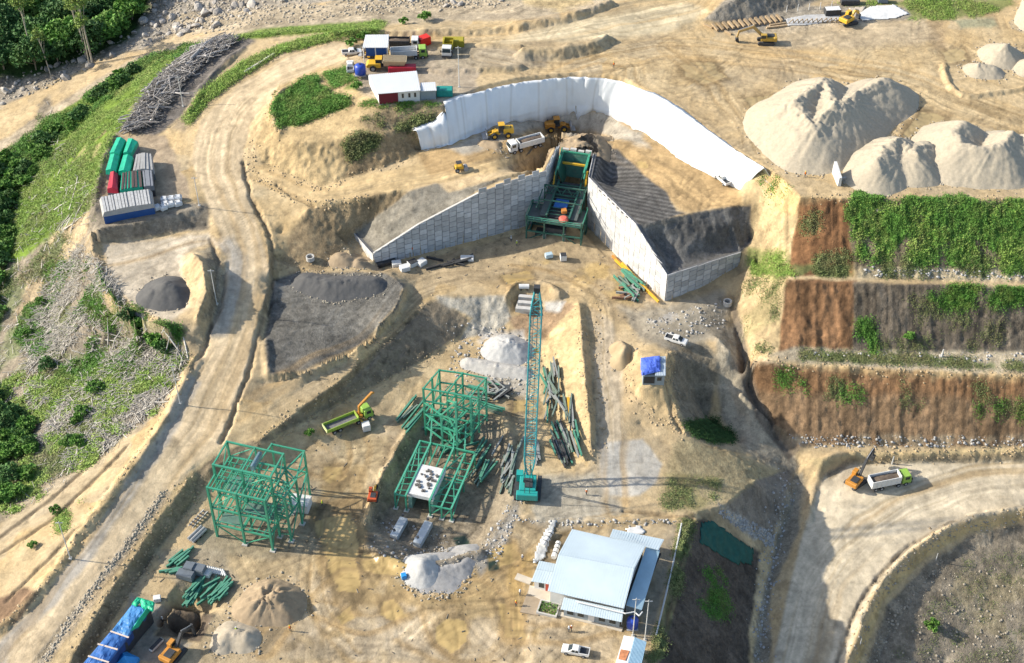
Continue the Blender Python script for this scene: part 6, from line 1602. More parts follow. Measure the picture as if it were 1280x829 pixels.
mb = MB(); mb.slab([P(696, 764, .1), P(779, 785, .1), P(777, 790, .1), P(694, 769, .1)], -.3, .25); mb.build('step', CREAM, t)
mb = MB(); mb.slab([P(662, 732, .1), P(690, 738, .1), P(700, 764, .1), P(686, 760, .1), P(676, 750, .1), P(660, 742, .1)], -.3, .2); mb.build('terrace', CREAM, t)
p = V3(825, 692, 3.2); q = V3(806, 735, 3.2); mb = MB(); mb.beam(p, q, .5, .5); mb.build('gutter_duct', DARK, t)
mb = MB(); mb.path([V3(720, 752, 4.6), V3(782, 767, 4.6), V3(793, 765, 4.4), V3(799, 770, 4.2), V3(803, 765, 4.0)], .14); mb.build('roof_pipe', WHITEW, t)
t = thing("planter_bed", "square concrete planter of leafy plants beside the office porch", "planter", G(685.5, 762))
mb = MB()
for (x, y, sx, sy) in ((0, 1.5, 4, .3), (0, -1.5, 4, .3), (1.85, 0, .3, 2.7), (-1.85, 0, .3, 2.7)): mb.box(x, y, -.2, sx, sy, .75)
mb.build('kerb', CONC, t); V, Q = leaf_quads(np.stack([(RN.rand(260) - .5) * 3.4, (RN.rand(260) - .5) * 2.4, .1 + .7 * RN.rand(260)], 1), .2); mesh_np('foliage', V, Q, LEAF, t); t.rotation_euler = (0, 0, FA)
mb = MB(); a, b = G(645, 721), G(664, 728); mb.beam(a + Vector((0, 0, .15)), b + Vector((0, 0, .15)), 1.5, .3); tag(mb.build("path_slab", CREAM), "cream concrete path slab left of the office entrance", "slab")
mb = MB(); mb.slab([tuple(G(*p).xy) for p in ((662, 733), (681, 738), (673, 770), (650, 766))], -.2, .14); tag(mb.build("paved_pad", mat("brown_paving", (0.33, 0.26, 0.18), .9, .15, .8)), "brown paved pad at the corner of the office terrace", "paving")
# side shed at the bottom edge
t = thing("tool_shed", "narrow shed with a rusty patched white slope and a blue slope below the office", "shed")
roof(t, 'roof', [(780,795,3.4),(793,797,3.9),(780,848,3.9),(765,845,3.4)], mat("patched_white_roof", (0.62, 0.62, 0.6), .6, .1, .6, dirt=.3)); 
roof(t, 'roof', [(793,797,3.9),(808,803,3.3),(797,852,3.3),(780,848,3.9)], mat("blue_shed_roof", (0.33, 0.50, 0.60), .45, .1, .3, dirt=.1), 10)
roof(t, 'rusty_sheet', [(776,812,3.62),(787,814,3.98),(782,826,3.98),(773,824,3.62)], mat("rusty_sheet", (0.36, 0.15, 0.07), .8, .4, 1.2))
walls(t, 'wall', [(782,798,3.1),(806,804,3.1),(795,850,3.1),(767,843,3.1)], -.3, WHITEW)
# sheds on the hill
t = thing("workshop_shed", "open workshop with a white roof and a blue rear wall on the hill", "shed")
roof(t, 'roof', [(457,44,33.2),(486.3,43.7,33.2),(484.8,60,32.4),(453,60,32.4)], ROOFW, 14)
walls(t, 'blue_wall', [(459,54,32.2),(483,54,32.2),(482,60,32.0),(457,60,32.0)], 29.6, BLUEW)
mb = MB()
for p in ((454,59),(469,59),(484,59),(458,45),(485,45)): w_ = V3(p[0], p[1], 32.2); mb.tube((w_.x, w_.y, 27.6), (w_.x, w_.y, 32.2), .14, None, 6)
mb.build('post', WHITEW, t)
t = thing("hill_house", "white roofed house with a maroon front wall above the liner", "house")
roof(t, 'roof', [(461,94,32.6),(521,89,32.6),(526,113.5,31.4),(471.7,118,31.4)], ROOFW, 24)
roof(t, 'gable_sheet', [(461,94,32.5),(471.7,118,31.3),(466,114,30),(462,104,31)], ROOFW)
roof(t, 'annex_roof', [(525.4,104,31.6),(544,103,31.6),(545.8,113.5,31.0),(526.5,114.5,31.0)], ROOFW, 8)
walls(t, 'wall', [(464,98,31.2),(520,93,31.2),(524.5,113,31.1),(473,117,31.1)], 27.7, WHITEW)
walls(t, 'annex_wall', [(525.5,106,30.8),(543,105,30.8),(544.5,113,30.7),(525,114,30.7)], 27.7, GREYW)
a, b = V3(473, 117, 31.1), V3(524.5, 113, 31.1); wall_panel(t, 'maroon_cladding', a, a.lerp(b, .47), 28, 31, MAROON)
for s_ in (.56, .72, .86): wall_panel(t, 'window', a.lerp(b, s_), a.lerp(b, s_ + .05), 29.3, 30.5, GLASS)
wall_panel(t, 'door', a.lerp(b, .65), a.lerp(b, .69), 28, 30.2, WHITEW)
# hut under a blue tarpaulin
t = thing("guard_hut", "grey hut half covered by a blue tarpaulin on the mound beside the ramp", "hut")
walls(t, 'wall', [(803,452,9.6),(831,449,9.6),(831,470,9.4),(804,470,9.4)], 6.2, GREYW)
tarp(t, 'tarpaulin', [(801,447,10.2),(825,444,10.6),(826,463,10.4),(802,469,9.9)], mat("violet_blue_tarp", (0.07, 0.13, 0.52), .5, .2, 1.5, bump=.6), .2)
roof(t, 'roof', [(820,446,10.1),(832,446,9.9),(832,470,9.6),(819,470,9.8)], mat("hut_grey_roof", (0.44, 0.50, 0.54), .5, .1, .5, dirt=.2), 6)
a, b = V3(804, 470, 9.4), V3(831, 470, 9.4); wall_panel(t, 'opening', a.lerp(b, .05), a.lerp(b, .55), 7.2, 9.2, DARK); wall_panel(t, 'window', a.lerp(b, .66), a.lerp(b, .86), 8, 9, GLASS)
# blue tarpaulin shelter along the embankment
t = thing("tarp_shelter", "long storage shelter under royal blue and green tarpaulins at the lower left", "shelter")
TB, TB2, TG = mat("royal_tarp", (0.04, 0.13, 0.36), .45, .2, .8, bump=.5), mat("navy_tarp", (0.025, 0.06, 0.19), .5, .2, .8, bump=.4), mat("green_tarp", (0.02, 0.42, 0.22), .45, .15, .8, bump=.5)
tarp(t, 'blue_tarp', [(165,755,4.6),(188,758,4.6),(160,796,4.6),(139,788,4.6)], mat("mid_blue_tarp", (0.06, 0.21, 0.46), .45, .2, .8, bump=.5))
tarp(t, 'blue_tarp', [(139,788,4.6),(160,796,4.6),(123,845,4.6),(96,838,4.6)], TB)
tarp(t, 'green_tarp', [(172,746,4.95),(193,752,4.9),(191,764,4.95),(178,760,5.0)], TG); tarp(t, 'green_tarp', [(186,756,5.0),(194,753,4.5),(173,783,4.4),(164,788,5.0)], TG); tarp(t, 'green_tarp', [(172,746,4.95),(180,748,5.0),(170,758,5.0),(164,755,4.95)], TG)
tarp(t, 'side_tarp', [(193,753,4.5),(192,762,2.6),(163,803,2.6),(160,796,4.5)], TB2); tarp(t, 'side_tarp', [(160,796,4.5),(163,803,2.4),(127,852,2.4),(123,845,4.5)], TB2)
for (p, q) in (((138,789),(161,797)),((122,805),(147,812)),((110,820),(136,828))): mb = MB(); mb.beam(V3(p[0], p[1], 5.15), V3(q[0], q[1], 5.15), .3, .1); mb.build('strap', mat("strap_cream", (0.6, 0.5, 0.42), .7), t)
walls(t, 'stacked_goods', [(168,757,4.2),(188,761,4.2),(124,843,4.2),(102,836,4.2)], 0, DARK)
t = thing("tarp_tent", "bright blue tarpaulin tent at the bottom edge beside the long shelter", "tent"); a = V3(155, 820, 3.2)
mb = MB(); bs = [V3(138, 836, 1), V3(151, 811, 1.4), V3(174, 822, 1.2), V3(164, 842, 1)]; mb.add([tuple(p) for p in bs] + [tuple(a)] + [(p.x, p.y, 0) for p in bs], [(0,1,4),(1,2,4),(2,3,4),(3,0,4),(0,1,6,5),(1,2,7,6),(2,3,8,7),(3,0,5,8)])
mb.build('canopy', mat("bright_blue_tarp", (0.03, 0.26, 0.62), .4, .15, 1, bump=.5), t)
# covered stacks on the storage pad
SG_, SR, SK = mat("emerald_cover", (0.01, 0.33, 0.20), .5, .2, .8, bump=.5), mat("crimson_cover", (0.36, 0.02, 0.04), .5, .2, .8), mat("grey_cover", (0.33, 0.325, 0.31), .7, .15, .8)
SDK = mat("slate_cover", (0.15, 0.16, 0.17), .7, .2, 1.0)
def stack(label, p4, z, h, m, sidem, ribs=0, ribm=None, hip=.5):
    """goods stacked under a cover: four photo corners of the top"""
    t = thing("covered_stack", label, "covered stack")
    q = [V3(p[0], p[1], z) for p in p4]; c = sum(q, Vector()) / 4
    lo = [p + (p - c) * .06 for p in q]
    mb = MB(); mb.add([(p.x, p.y, z - h) for p in lo] + [(p.x, p.y, z - .9) for p in lo], MB.BOXF); mb.build('goods', sidem, t)
    mb = MB(); r0, r1 = q[0].lerp(q[1], .5) + Vector((0, 0, hip)), q[3].lerp(q[2], .5) + Vector((0, 0, hip))
    b = [(p.x, p.y, z - 1.0) for p in [x + (x - c) * .09 for x in q]]
    mb.add(b + [tuple(p) for p in q] + [tuple(r0), tuple(r1)], [(0,4,7,3),(1,2,6,5),(0,1,5,8,4),(3,7,9,6,2),(4,8,9,7),(8,5,6,9)]); mb.build('cover', m, t)
    if ribs:
        mb = MB()
        for k in range(ribs):
            s = (k + .3 + .3 * RN.rand()) / ribs; a_, b_ = q[0].lerp(q[1], s), q[3].lerp(q[2], s); up = Vector((0, 0, .06 + hip * (1 - abs(2 * s - 1))))
            mb.beam(a_ + up, b_ + up, .35 + .3 * RN.rand(), .22)
        mb.build('rolled_sheet', ribm, t)
    return t
GZ = 19.4
stack("emerald covered stack, upper one of the left pair by the log heap", [(146,172),(157,175),(149,193),(137,191)], GZ, 3, SG_, SDK)
stack("emerald covered stack, lower one of the left pair on the storage pad", [(138,193),(149,195),(145,214),(132,213)], GZ, 3, SG_, SDK)
stack("emerald covered stack, upper one beside the grey roofed stack", [(160,173),(172,177),(164,192),(154,191)], GZ, 3, SG_, SDK)
stack("emerald covered stack, lower one touching the grey roofed stack", [(154,194),(166,196),(162,215),(148,214)], GZ, 3, SG_, SDK)
stack("light grey covered stack beside the emerald covers", [(170,194),(189,193),(192,213),(166,214)], GZ, 3, SK, SDK, 6, SK)
stack("crimson covered stack with a slate left side", [(138,215),(147,217),(147,237),(134,236)], GZ, 3, SR, SDK)
stack("emerald striped stack of black bundles with a red base", [(152,217),(176,214),(178,234),(150,238)], GZ, 3, SG_, mat("red_base", (0.3, 0.05, 0.05), .6), 6, mat("brown_black_bundle", (0.09, 0.06, 0.055), .7), .3)
stack("slate grey stack right of the emerald striped stack", [(178,214),(190,214),(192,233),(180,234)], GZ, 3, SDK, DARK, 4, mat("slate_roll", (0.2, 0.21, 0.23), .6), .2)
stack("widest grey sheeted stack with a navy blue front at the pad edge", [(126,247),(187,237),(190,255),(130,266)], GZ, 3.2, SK, BLUEW, 15, mat("pale_roll", (0.40, 0.40, 0.39), .6, .2), .3)
# ------------------------------------------------------------------ vehicles
RUBBER = mat("tyre_rubber", (0.03, 0.03, 0.032), .85, .2, 3); STEEL = mat("bare_steel", (0.30, 0.30, 0.30), .5, .15, 2); CHAS = mat("chassis_dark", (0.05, 0.05, 0.055), .7, .2, 2)
WPAINT = mat("white_paint", (0.62, 0.62, 0.60), .4, .08, 1, spec=.5, dirt=.3); LIME = mat("lime_paint", (0.25, 0.42, 0.07), .5, .12, 1, spec=.4, dirt=.3)
LIMEB = mat("lime_bed", (0.30, 0.42, 0.07), .5, .1, 1, dirt=.2); ORP = mat("orange_paint", (0.50, 0.22, 0.035), .5, .15, 1, spec=.4, dirt=.4); LOADM = mat("soil_load", (0.13, 0.10, 0.075), .95, .3, 1.5, bump=.6)
BEIGE = mat("dump_bed_beige", (0.42, 0.33, 0.20), .6, .12, 1, dirt=.3)
def wheel(parent, x, y, r, w, rim=STEEL):
    mb = MB(); s = 1 if y > 0 else -1
    mb.tube((x, y - w / 2, r), (x, y + w / 2, r), r, None, 14); o = mb.build('wheel', RUBBER, parent)
    mb = MB(); mb.tube((x, y + s * w * .3, r), (x, y + s * (w / 2 + .03), r), r * .52, None, 10); mb.build('rim', rim, o); return o
def open_bed(L_, W_, H_, x0, z0, th=.14, slope=.0):
    mb = MB(); mb.box(x0 + L_ / 2, 0, z0, L_, W_, th)
    for s in (-1, 1): mb.box(x0 + L_ / 2, s * (W_ / 2 - th / 2), z0 + th + .002, L_, th, H_)
    mb.box(x0 + th / 2, 0, z0 + th + .002, th, W_ - 2 * th - .01, H_); mb.box(x0 + L_ - th / 2, 0, z0 + th + .002, th, W_ - 2 * th - .01, H_ + .25)
    for k in range(1, 6):
        for s in (-1, 1): mb.box(x0 + L_ * k / 6, s * (W_ / 2 + .05), z0, .12, .1, H_)
    return mb
def truck_cab(t, x, m, W_=2.4, H_=3.05, z0=.75, L_=2.1):
    mb = MB(); mb.prism([(x, z0), (x + L_, z0), (x + L_, z0 + 1.05), (x + L_ - .35, H_), (x, H_)], -W_ / 2, W_ / 2); cab = mb.build('cab', m, t, bevel=.06)
    mb = MB(); xa, za, xb, zb = x + L_ + .02, z0 + 1.12, x + L_ - .27, H_ - .22; mb.hexa([(xa - .06, -W_ / 2 + .15, za), (xa, -W_ / 2 + .15, za), (xa, W_ / 2 - .15, za), (xa - .06, W_ / 2 - .15, za), (xb - .06, -W_ / 2 + .2, zb), (xb, -W_ / 2 + .2, zb), (xb, W_ / 2 - .2, zb), (xb - .06, W_ / 2 - .2, zb)]); mb.build('windscreen', GLASS, cab)
    for s in (-1, 1):
        mb = MB(); mb.box(x + 1.0, s * (W_ / 2 + .01), z0 + 1.2, 1.0, .05, .8); mb.build('side_window', GLASS, cab)
        mb = MB(); mb.box(x + L_ - .1, s * (W_ / 2 + .2), z0 + 1.1, .12, .3, .6); mb.build('mirror', CHAS, cab)
    mb = MB(); mb.box(x + L_ + .06, 0, z0 - .25, .25, W_, .5); mb.build('bumper', CHAS, cab)
    return cab
def tipper(label, loc, rz, cabm, bedm, L_=9.6, load=True, group=None, windows=False, bedh=1.35):
    t = thing("tipper_truck", label, "truck", loc, rz, group); h = L_ / 2
    mb = MB()
    for s in (-1, 1): mb.box(0, s * .5, .8, L_ - .6, .22, .35)
    mb.box(-h + .4, 0, .75, .4, 1.6, .3); mb.build('chassis', CHAS, t)
    truck_cab(t, h - 2.2, cabm)
    bl = L_ - 2.75
    b = open_bed(bl, 2.5, bedh, -h + .05, 1.2).build('dump_bed', bedm, t)
    if windows:
        for k in range(5):
            mb = MB(); mb.box(-h + 1.1 + k * 1.15, -1.29, 1.75, .42, .06, .38); mb.build('bed_marking', CHAS, b)
    if load:
        n = 9; V = []; 
        for i in range(n):
            for j in range(5):
                V.append((-h + .25 + (bl - .4) * i / (n - 1), -1.1 + 2.2 * j / 4, 1.2 + bedh * .62 + .55 * math.sin(math.pi * i / (n - 1)) * math.sin(math.pi * j / 4) + .12 * RN.rand()))
        F = [(i * 5 + j, (i + 1) * 5 + j, (i + 1) * 5 + j + 1, i * 5 + j + 1) for i in range(n - 1) for j in range(4)]
        MB().add(V, F).build('soil_load', LOADM, t, True)
    for x in (h - 1.3, h - 3.1, -h + 1.2, -h + 2.55):
        for s in (-1, 1): wheel(t, x, s * 1.05, .52, .45)
    return t
def excavator(label, loc, rz, house=0.0, reach=(5.6, 4.4), dig=-1.0, col=ORP, boomm=None, elbow=4.6):
    boomm = boomm or col
    t = thing("excavator", label, "excavator", loc, rz)
    for s in (-1, 1):
        mb = MB(); prof = [(-2.2, .3), (-1.9, .02), (1.9, .02), (2.2, .3), (2.2, .65), (1.9, .92), (-1.9, .92), (-2.2, .65)]
        mb.prism(prof, s * 1.2 - .32, s * 1.2 + .32); mb.build('track', DARK, t)
    mb = MB(); mb.box(0, 0, .4, 1.6, 1.9, .6); mb.tube((0, 0, .9), (0, 0, 1.2), .7, None, 12); mb.build('undercarriage', DARK, t)
    def r(x, y, z): c, n = math.cos(house), math.sin(house); return (x * c - y * n, x * n + y * c, z)
    def hb(x, y, z, sx, sy, sz): mb = MB(); mb.box(*r(x, y, z), sx, sy, sz, house); return mb
    hb(-.8, 0, 1.2, 3.2, 2.6, .95).build('house', col, t, bevel=.08)
    hb(-2.3, 0, 1.15, .8, 2.7, 1.15).build('counterweight', col, t, bevel=.12)
    hb(-1.1, -.15, 2.152, 1.9, 1.5, .22).build('engine_cover', DARK, t)
    cab = hb(.75, .82, 1.25, 1.5, 1.0, 1.85).build('cab', col, t, bevel=.07)
    hb(.9, .82, 2.05, 1.25, 1.06, .85).build('cab_glass', GLASS, cab); hb(1.52, .82, 1.6, .05, .8, 1.2).build('windscreen', GLASS, cab)
    R1, z1 = reach
    p0, p1, p2 = Vector(r(.6, -.25, 1.7)), Vector(r(R1 * .5, -.25, elbow)), Vector(r(R1, -.25, z1))
    mb = MB(); mb.beam(p0, p1, .5, .75); mb.build('boom', boomm, t); mb = MB(); mb.beam(p1 - (p2 - p1) * .05, p2, .45, .6); mb.build('boom', boomm, t)
    p3 = Vector(r(R1 + .35, -.25, dig + 1.0)) if dig < z1 - 1.5 else Vector(r(R1 - 1.6, -.25, dig))
    mb = MB(); mb.beam(p2 + (p2 - p3) * .12, p3, .38, .5); mb.build('stick', boomm, t)
    mb = MB(); mb.tube(Vector(r(1.0, -.25, 1.4)), p1.lerp(p0, .3) - Vector((0, 0, .3)), .1); mb.build('hydraulic_ram', STEEL, t); mb = MB(); mb.tube(p1 + Vector((0, 0, .6)), p2 + Vector((0, 0, .4)), .09); mb.build('hydraulic_ram', STEEL, t)
    mb = MB(); q = p3; prof = [(0, .25), (.55, .1), (.75, -.5), (.35, -1.05), (-.35, -1.1), (-.15, -.6), (-.1, 0)]
    vs = []
    for s in (-.55, .55):
        for a, z in prof: x_ = R1 + .35 + a if dig < z1 - 1.5 else R1 - 1.6 + a; vs.append(r(x_ - .3, -.25 + s, p3.z + z))
    n = len(prof); mb.add(vs, [(k, (k + 1) % n, n + (k + 1) % n, n + k) for k in range(n)] + [tuple(range(n)), tuple(range(n, 2 * n))]); mb.build('bucket', DARK, t)
    return t
def loader(label, loc, rz, col=YEL, s=1.0, up=.3):
    t = thing("wheel_loader", label, "wheel loader", loc, rz)
    MB().box(-2.1, 0, 1.1, 2.6, 2.0, 1.5).build('engine_house', col, t, bevel=.15)
    MB().box(1.0, 0, .9, 2.0, 1.3, 1.0).build('front_frame', col, t, bevel=.08)
    mb = MB(); mb.box(-.3, 0, 1.5, 1.5, 1.5, .6); mb.build('platform', CHAS, t)
    cab = MB().box(-.35, 0, 2.1, 1.4, 1.5, 1.5).build('cab', GLASS, t); MB().box(-.35, 0, 3.602, 1.6, 1.7, .14).build('cab_roof', col if s else CHAS, cab)
    for sg in (-1, 1):
        mb = MB(); mb.beam((.9, sg * .6, 1.9), (3.4, sg * .6, .5 + up), .25, .4); mb.build('lift_arm', col, t)
    mb = MB(); prof = [(3.2, .1 + up), (4.5, .0 + up), (4.5, .12 + up), (3.5, .3 + up), (3.35, 1.0 + up), (3.6, 1.35 + up), (3.4, 1.4 + up), (3.1, .9 + up)]; mb.prism(prof, -1.45, 1.45); mb.build('bucket', STEEL, t)
    for x in (-1.9, 1.5):
        for sg in (-1, 1): wheel(t, x, sg * 1.05, .82, .6, YEL)
    MB().tube((-2.6, .4, 2.6), (-2.6, .4, 3.2), .09).build('exhaust', CHAS, t)
    return t
def pickup(label, loc, rz):
    t = thing("pickup_truck", label, "pickup", loc, rz)
    W_ = 1.82
    mb = MB(); mb.prism([(-2.6, .45), (2.55, .4), (2.65, .75), (2.5, 1.0), (1.3, 1.12), (-.7, 1.12), (-.7, .9), (-2.6, .9)], -W_ / 2, W_ / 2); mb.build('body', WPAINT, t, bevel=.07)
    mb = MB(); mb.add([(1.35, -.86, 1.1), (1.35, .86, 1.1), (-.85, .86, 1.1), (-.85, -.86, 1.1), (.55, -.68, 1.75), (.55, .68, 1.75), (-.6, .68, 1.75), (-.6, -.68, 1.75)], [(0,1,5,4),(1,2,6,5),(2,3,7,6),(3,0,4,7),(4,5,6,7),(0,3,2,1)]); cabin = mb.build('cabin', WPAINT, t, bevel=.05)
    mb = MB(); mb.hexa([(1.33, -.72, 1.18), (1.39, -.72, 1.18), (1.39, .72, 1.18), (1.33, .72, 1.18), (.62, -.58, 1.72), (.68, -.58, 1.72), (.68, .58, 1.72), (.62, .58, 1.72)]); mb.build('windscreen', GLASS, cabin)
    mb = MB()
    for s in (-1, 1):
        for a, b in ((.72, .08), (0, -.55)): mb.hexa([(a, s * .83, 1.18), (b, s * .83, 1.18), (b, s * .87, 1.18), (a, s * .87, 1.18), (a - .12, s * .71, 1.62), (b, s * .71, 1.62), (b, s * .75, 1.62), (a - .12, s * .75, 1.62)])
    mb.build('side_window', GLASS, cabin)
    mb = MB()
    for s in (-1, 1): mb.box(-1.65, s * .83, .9, 1.9, .14, .3)
    mb.box(-2.55, 0, .9, .12, 1.5, .3); mb.build('bed_side', WPAINT, t); MB().box(-1.65, 0, .905, 1.7, 1.5, .06).build('bed_liner', DARK, t)
    for s in (-1, 1): MB().box(2.55, s * .65, .72, .12, .35, .18).build('headlight', STEEL, t)
    for x in (1.65, -1.6):
        for s in (-1, 1): wheel(t, x, s * .84, .38, .26)
    return t
def on(a, b):
    """centre point on the ground and heading from photo pixel a (rear) to b (front)"""
    p, q = G(*a), G(*b); return (p + q) / 2, math.atan2(q.y - p.y, q.x - p.x)
# crane truck
l, a = on((410, 539), (462, 522)); l.z = Zat(l.x, l.y)
t = thing("crane_truck", "lime green flatbed truck with an orange folding crane over its cab", "truck", l, a)
mb = MB()
for s in (-1, 1): mb.box(0, s * .5, .8, 10.6, .22, .35)
mb.build('chassis', CHAS, t); truck_cab(t, 3.4, LIME)
bed = open_bed(7.6, 2.5, .75, -5.6, 1.15).build('cargo_bed', LIMEB, t); MB().box(-1.8, 0, 1.30, 7.2, 2.1, .05).build('bed_floor', mat("bed_floor_grey", (0.16, 0.15, 0.15), .8, .3, 1.5), bed)
MB().box(-5.62, 0, 1.2, .1, 2.5, .9).build('tailgate', mat("pale_lime", (0.55, 0.60, 0.30), .5), bed)
mb = MB(); mb.box(2.7, 0, 1.2, .8, 1.6, .7); mb.tube((2.7, 0, 1.9), (2.7, 0, 4.0), .3, .26, 10); mb.build('crane_column', ORP, t); mb = MB(); mb.beam((2.6, .05, 3.9), (6.6, 1.4, 5.0), .42, .5); mb.beam((6.6, 1.4, 5.0), (7.1, 1.6, 4.5), .36, .42); mb.build('crane_boom', ORP, t)
for s in (-1, 1): mb = MB(); mb.beam((2.4, s * 1.0, 1.0), (2.4, s * 1.9, .9), .25); mb.box(2.4, s * 1.9, .05, .25, .25, 1.1); mb.build('outrigger', YEL, t)
for x in (4.4, 2.0 - .2, -2.6, -3.9):
    for s in (-1, 1): wheel(t, x, s * 1.05, .52, .45)
# tippers
l, a = on((678, 184), (635, 187)); tipper("white tipper truck loaded with dark soil on the tipping platform", l, a, WPAINT, WPAINT, 9.6, True, None, True)
l, a = on((1085, 612), (1136, 600)); tipper("white bodied tipper truck with a lime cab at the lower right road", l, a, LIME, WPAINT, 9.6, True, None, False, 1.85)
l, a = on((492, 73), (531, 71)); tipper("white tipper with a lime cab parked behind the articulated dumper on the hill", l, a, LIME, WPAINT, 9.6, False)
l, a = on((487, 60), (521, 60)); tipper("dark bodied truck with a white cab parked beside the blue walled shed", l, a, WPAINT, DARK, 9, True)
l, a = on((561, 62), (559, 70)); t = tipper("short white cabbed tipper standing across the yard on the hill", l, a, WPAINT, mat("mustard_bed", (0.33, 0.28, 0.03), .6), 6.5, False)
# articulated dumper
l, a = on((505, 87), (462, 86))
t = thing("articulated_dumper", "yellow articulated dumper with a tall beige dump body on the hill", "dumper", l, a)
mb = MB(); mb.prism([(1.4, 1.0), (5.0, 1.0), (5.2, 1.6), (4.6, 2.2), (1.4, 2.3)], -1.2, 1.2); mb.build('bonnet', YEL, t, bevel=.1); MB().box(1.9, 0, 1.6, 1.6, 1.9, 1.7).build('cab', GLASS, t); MB().box(1.9, 0, 3.302, 1.8, 2.1, .15).build('cab_roof', YEL, t)
mb = MB(); mb.add([(-4.4,-1.1,1.3),(.6,-1.1,1.5),(.6,1.1,1.5),(-4.4,1.1,1.3),(-5.2,-1.55,3.0),(.8,-1.55,3.3),(.8,1.55,3.3),(-5.2,1.55,3.0)], MB.BOXF); b = mb.build('dump_body', BEIGE, t); mb = MB(); mb.add([(-4.9,-1.35,3.02),(.6,-1.35,3.32),(.6,1.35,3.32),(-4.9,1.35,3.02),(-4.9,-1.35,3.06),(.6,-1.35,3.36),(.6,1.35,3.36),(-4.9,1.35,3.06)], MB.BOXF); mb.build('body_floor', mat("worn_bed", (0.24, 0.19, 0.12), .7, .2), b)
MB().box(-1, 0, .9, 7, 1, .5).build('frame', CHAS, t)
for x in (3.4, -1.2, -3.1):
    for s in (-1, 1): wheel(t, x, s * 1.15, .88, .65)
# excavators
l, a = on((1060, 611), (1078, 598)); l.z = Zat(l.x, l.y); excavator("orange excavator reaching over the tail of the lime cabbed tipper", l, a, .25, (5.6, 6.4), 3.2, ORP, DARK, 5.2)
l, a = on((217, 822), (235, 800)); l = G(218, 820); excavator("orange excavator digging in the square pit at the bottom left", l, a, 0, (5.6, 2.6), -3.6, ORP, DARK, 4.0)
l, a = on((962, 53), (930, 50)); l = G(957, 54); excavator("ochre excavator with a folded arm on the upper right plateau", l, R(178), 0, (7.2, 3.2), .3, mat("ochre_paint", (0.42, 0.27, 0.05), .5, .1, 1, dirt=.3), mat("ochre_boom", (0.40, 0.27, 0.10), .5, .1, 1, dirt=.3), 4.6)
l = G(1060, 29); excavator("small yellow excavator working beside the white ground sheets at the top", l, R(20), .4, (3.6, 2.2), .4, YEL, YEL, 3.0)
l = G(640 - 173, 622); t = excavator("red and yellow mini digger parked left of the foundation pit", l, R(85), 0, (3.2, 2.0), .4, mat("red_orange_paint", (0.5, 0.09, 0.03), .5), YEL, 2.6); t.scale = (.7, .7, .7)
# loaders
l, a = on((633, 170), (617, 171)); loader("yellow wheel loader with a black cab left of the loaded white tipper", l, a)
l, a = on((686, 159), (708, 166)); loader("larger yellow wheel loader pushing soil on the tipping platform", l, a, ORP)
t = loader("mustard wheel loader half hidden under the white workshop roof", G(470, 72), R(160), YEL)
# pickups
l, a = on((736, 819), (703, 813)); pickup("white pickup truck parked in front of the site office", l, a)
l, a = on((909, 232), (897, 221)); pickup("white pickup truck at the foot of the white liner", l, a)
l, a = on((838, 424), (852, 431)); pickup("small white pickup truck above the ramp mound with planks beside it", l, a)
l = G(438, 86); t = pickup("small blue grey pickup truck beside the blue water tank", l, R(95))
l = G(440, 68); pickup("pale green grey pickup truck parked left of the workshop", l, R(10))
# small compact roller on the road to the platform
l = G(576, 213); t = thing("road_roller", "small yellow roller on the road below the tipping platform", "roller", l, R(15)); MB().box(-.4, 0, .7, 2, 1.3, .9).build('body', YEL, t, bevel=.08); mb = MB(); mb.tube((1.2, -.8, .6), (1.2, .8, .6), .6, None, 14); mb.build('drum', STEEL, t)
for s in (-1, 1): wheel(t, -1.0, s * .75, .55, .4)
mb = MB(); mb.box(-.4, 0, 2.4, 1.3, 1.3, .1)
for x in (-1, .2):
    for y in (-.6, .6): mb.tube((x, y, 1.5), (x, y, 2.4), .05, None, 5)
mb.build('canopy', CHAS, t)

# ------------------------------------------------------------------ poles, tanks, bins and other single things
PGAL = mat("galvanised", (0.52, 0.52, 0.50), .5, .08, 2)
def pole(label, base, toppx, name="light_pole", cat="pole", arm=True, r=.13):
    g = G(*base); x, y, z = g; h = 10.0
    lo, hi = 2, 30
    for _ in range(30):
        h = (lo + hi) / 2
        if Qn(x, y, z + h)[1] > toppx: lo = h
        else: hi = h
    t = thing(name, label, cat, g)
    mb = MB(); mb.tube((0, 0, -.4), (0, 0, h), r, r * .6, 8); mb.build('shaft', PGAL, t)
    if arm:
        mb = MB(); mb.beam((-.7, 0, h - .4), (.7, 0, h - .4), .12); mb.build('crossarm', PGAL, t); mb = MB(); mb.box(0, 0, -.2, .6, .6, .35); mb.build('base', CONC, t)
pole("grey utility pole on the berm beside the haul road, nearest the bottom left", (88, 698), 652)
pole("grey utility pole at the end of the fallen timber slope by the haul road", (225, 504), 455)
pole("pale utility pole on the mound right of the small dark gravel heap", (271, 380), 337)
pole("pale utility pole at the corner of the storage pad by the white bags", (249, 257), 221)
pole("grey pole standing at the lower end of the log heap", (229, 133), 95)
pole("thin grey pole in the hill yard right of the white roofed house", (574, 109), 58)
pole("thin white mast at the lower right corner of the site office", (806, 800), 750)
pole("thin aerial mast beside the blue tank of the site office", (791, 795), 748, "aerial_mast", "mast")
pole("short pale post on the berm behind the lime cabbed tipper", (1115, 580), 571, "marker_post", "post", False, .2)
pole("short pale post on the middle bench verge", (1177, 446), 437, "marker_post", "post", False, .25)
pole("thin white stake on the outer berm of the lower right road", (1075, 806), 800, "marker_post", "post", False, .1)
pole("white post leaning over the scrub slope below the curved road", (1170, 700), 692, "marker_post", "post", False, .12)
BLUET = mat("blue_tank", (0.02, 0.06, 0.36), .4, .1, 1, spec=.5)
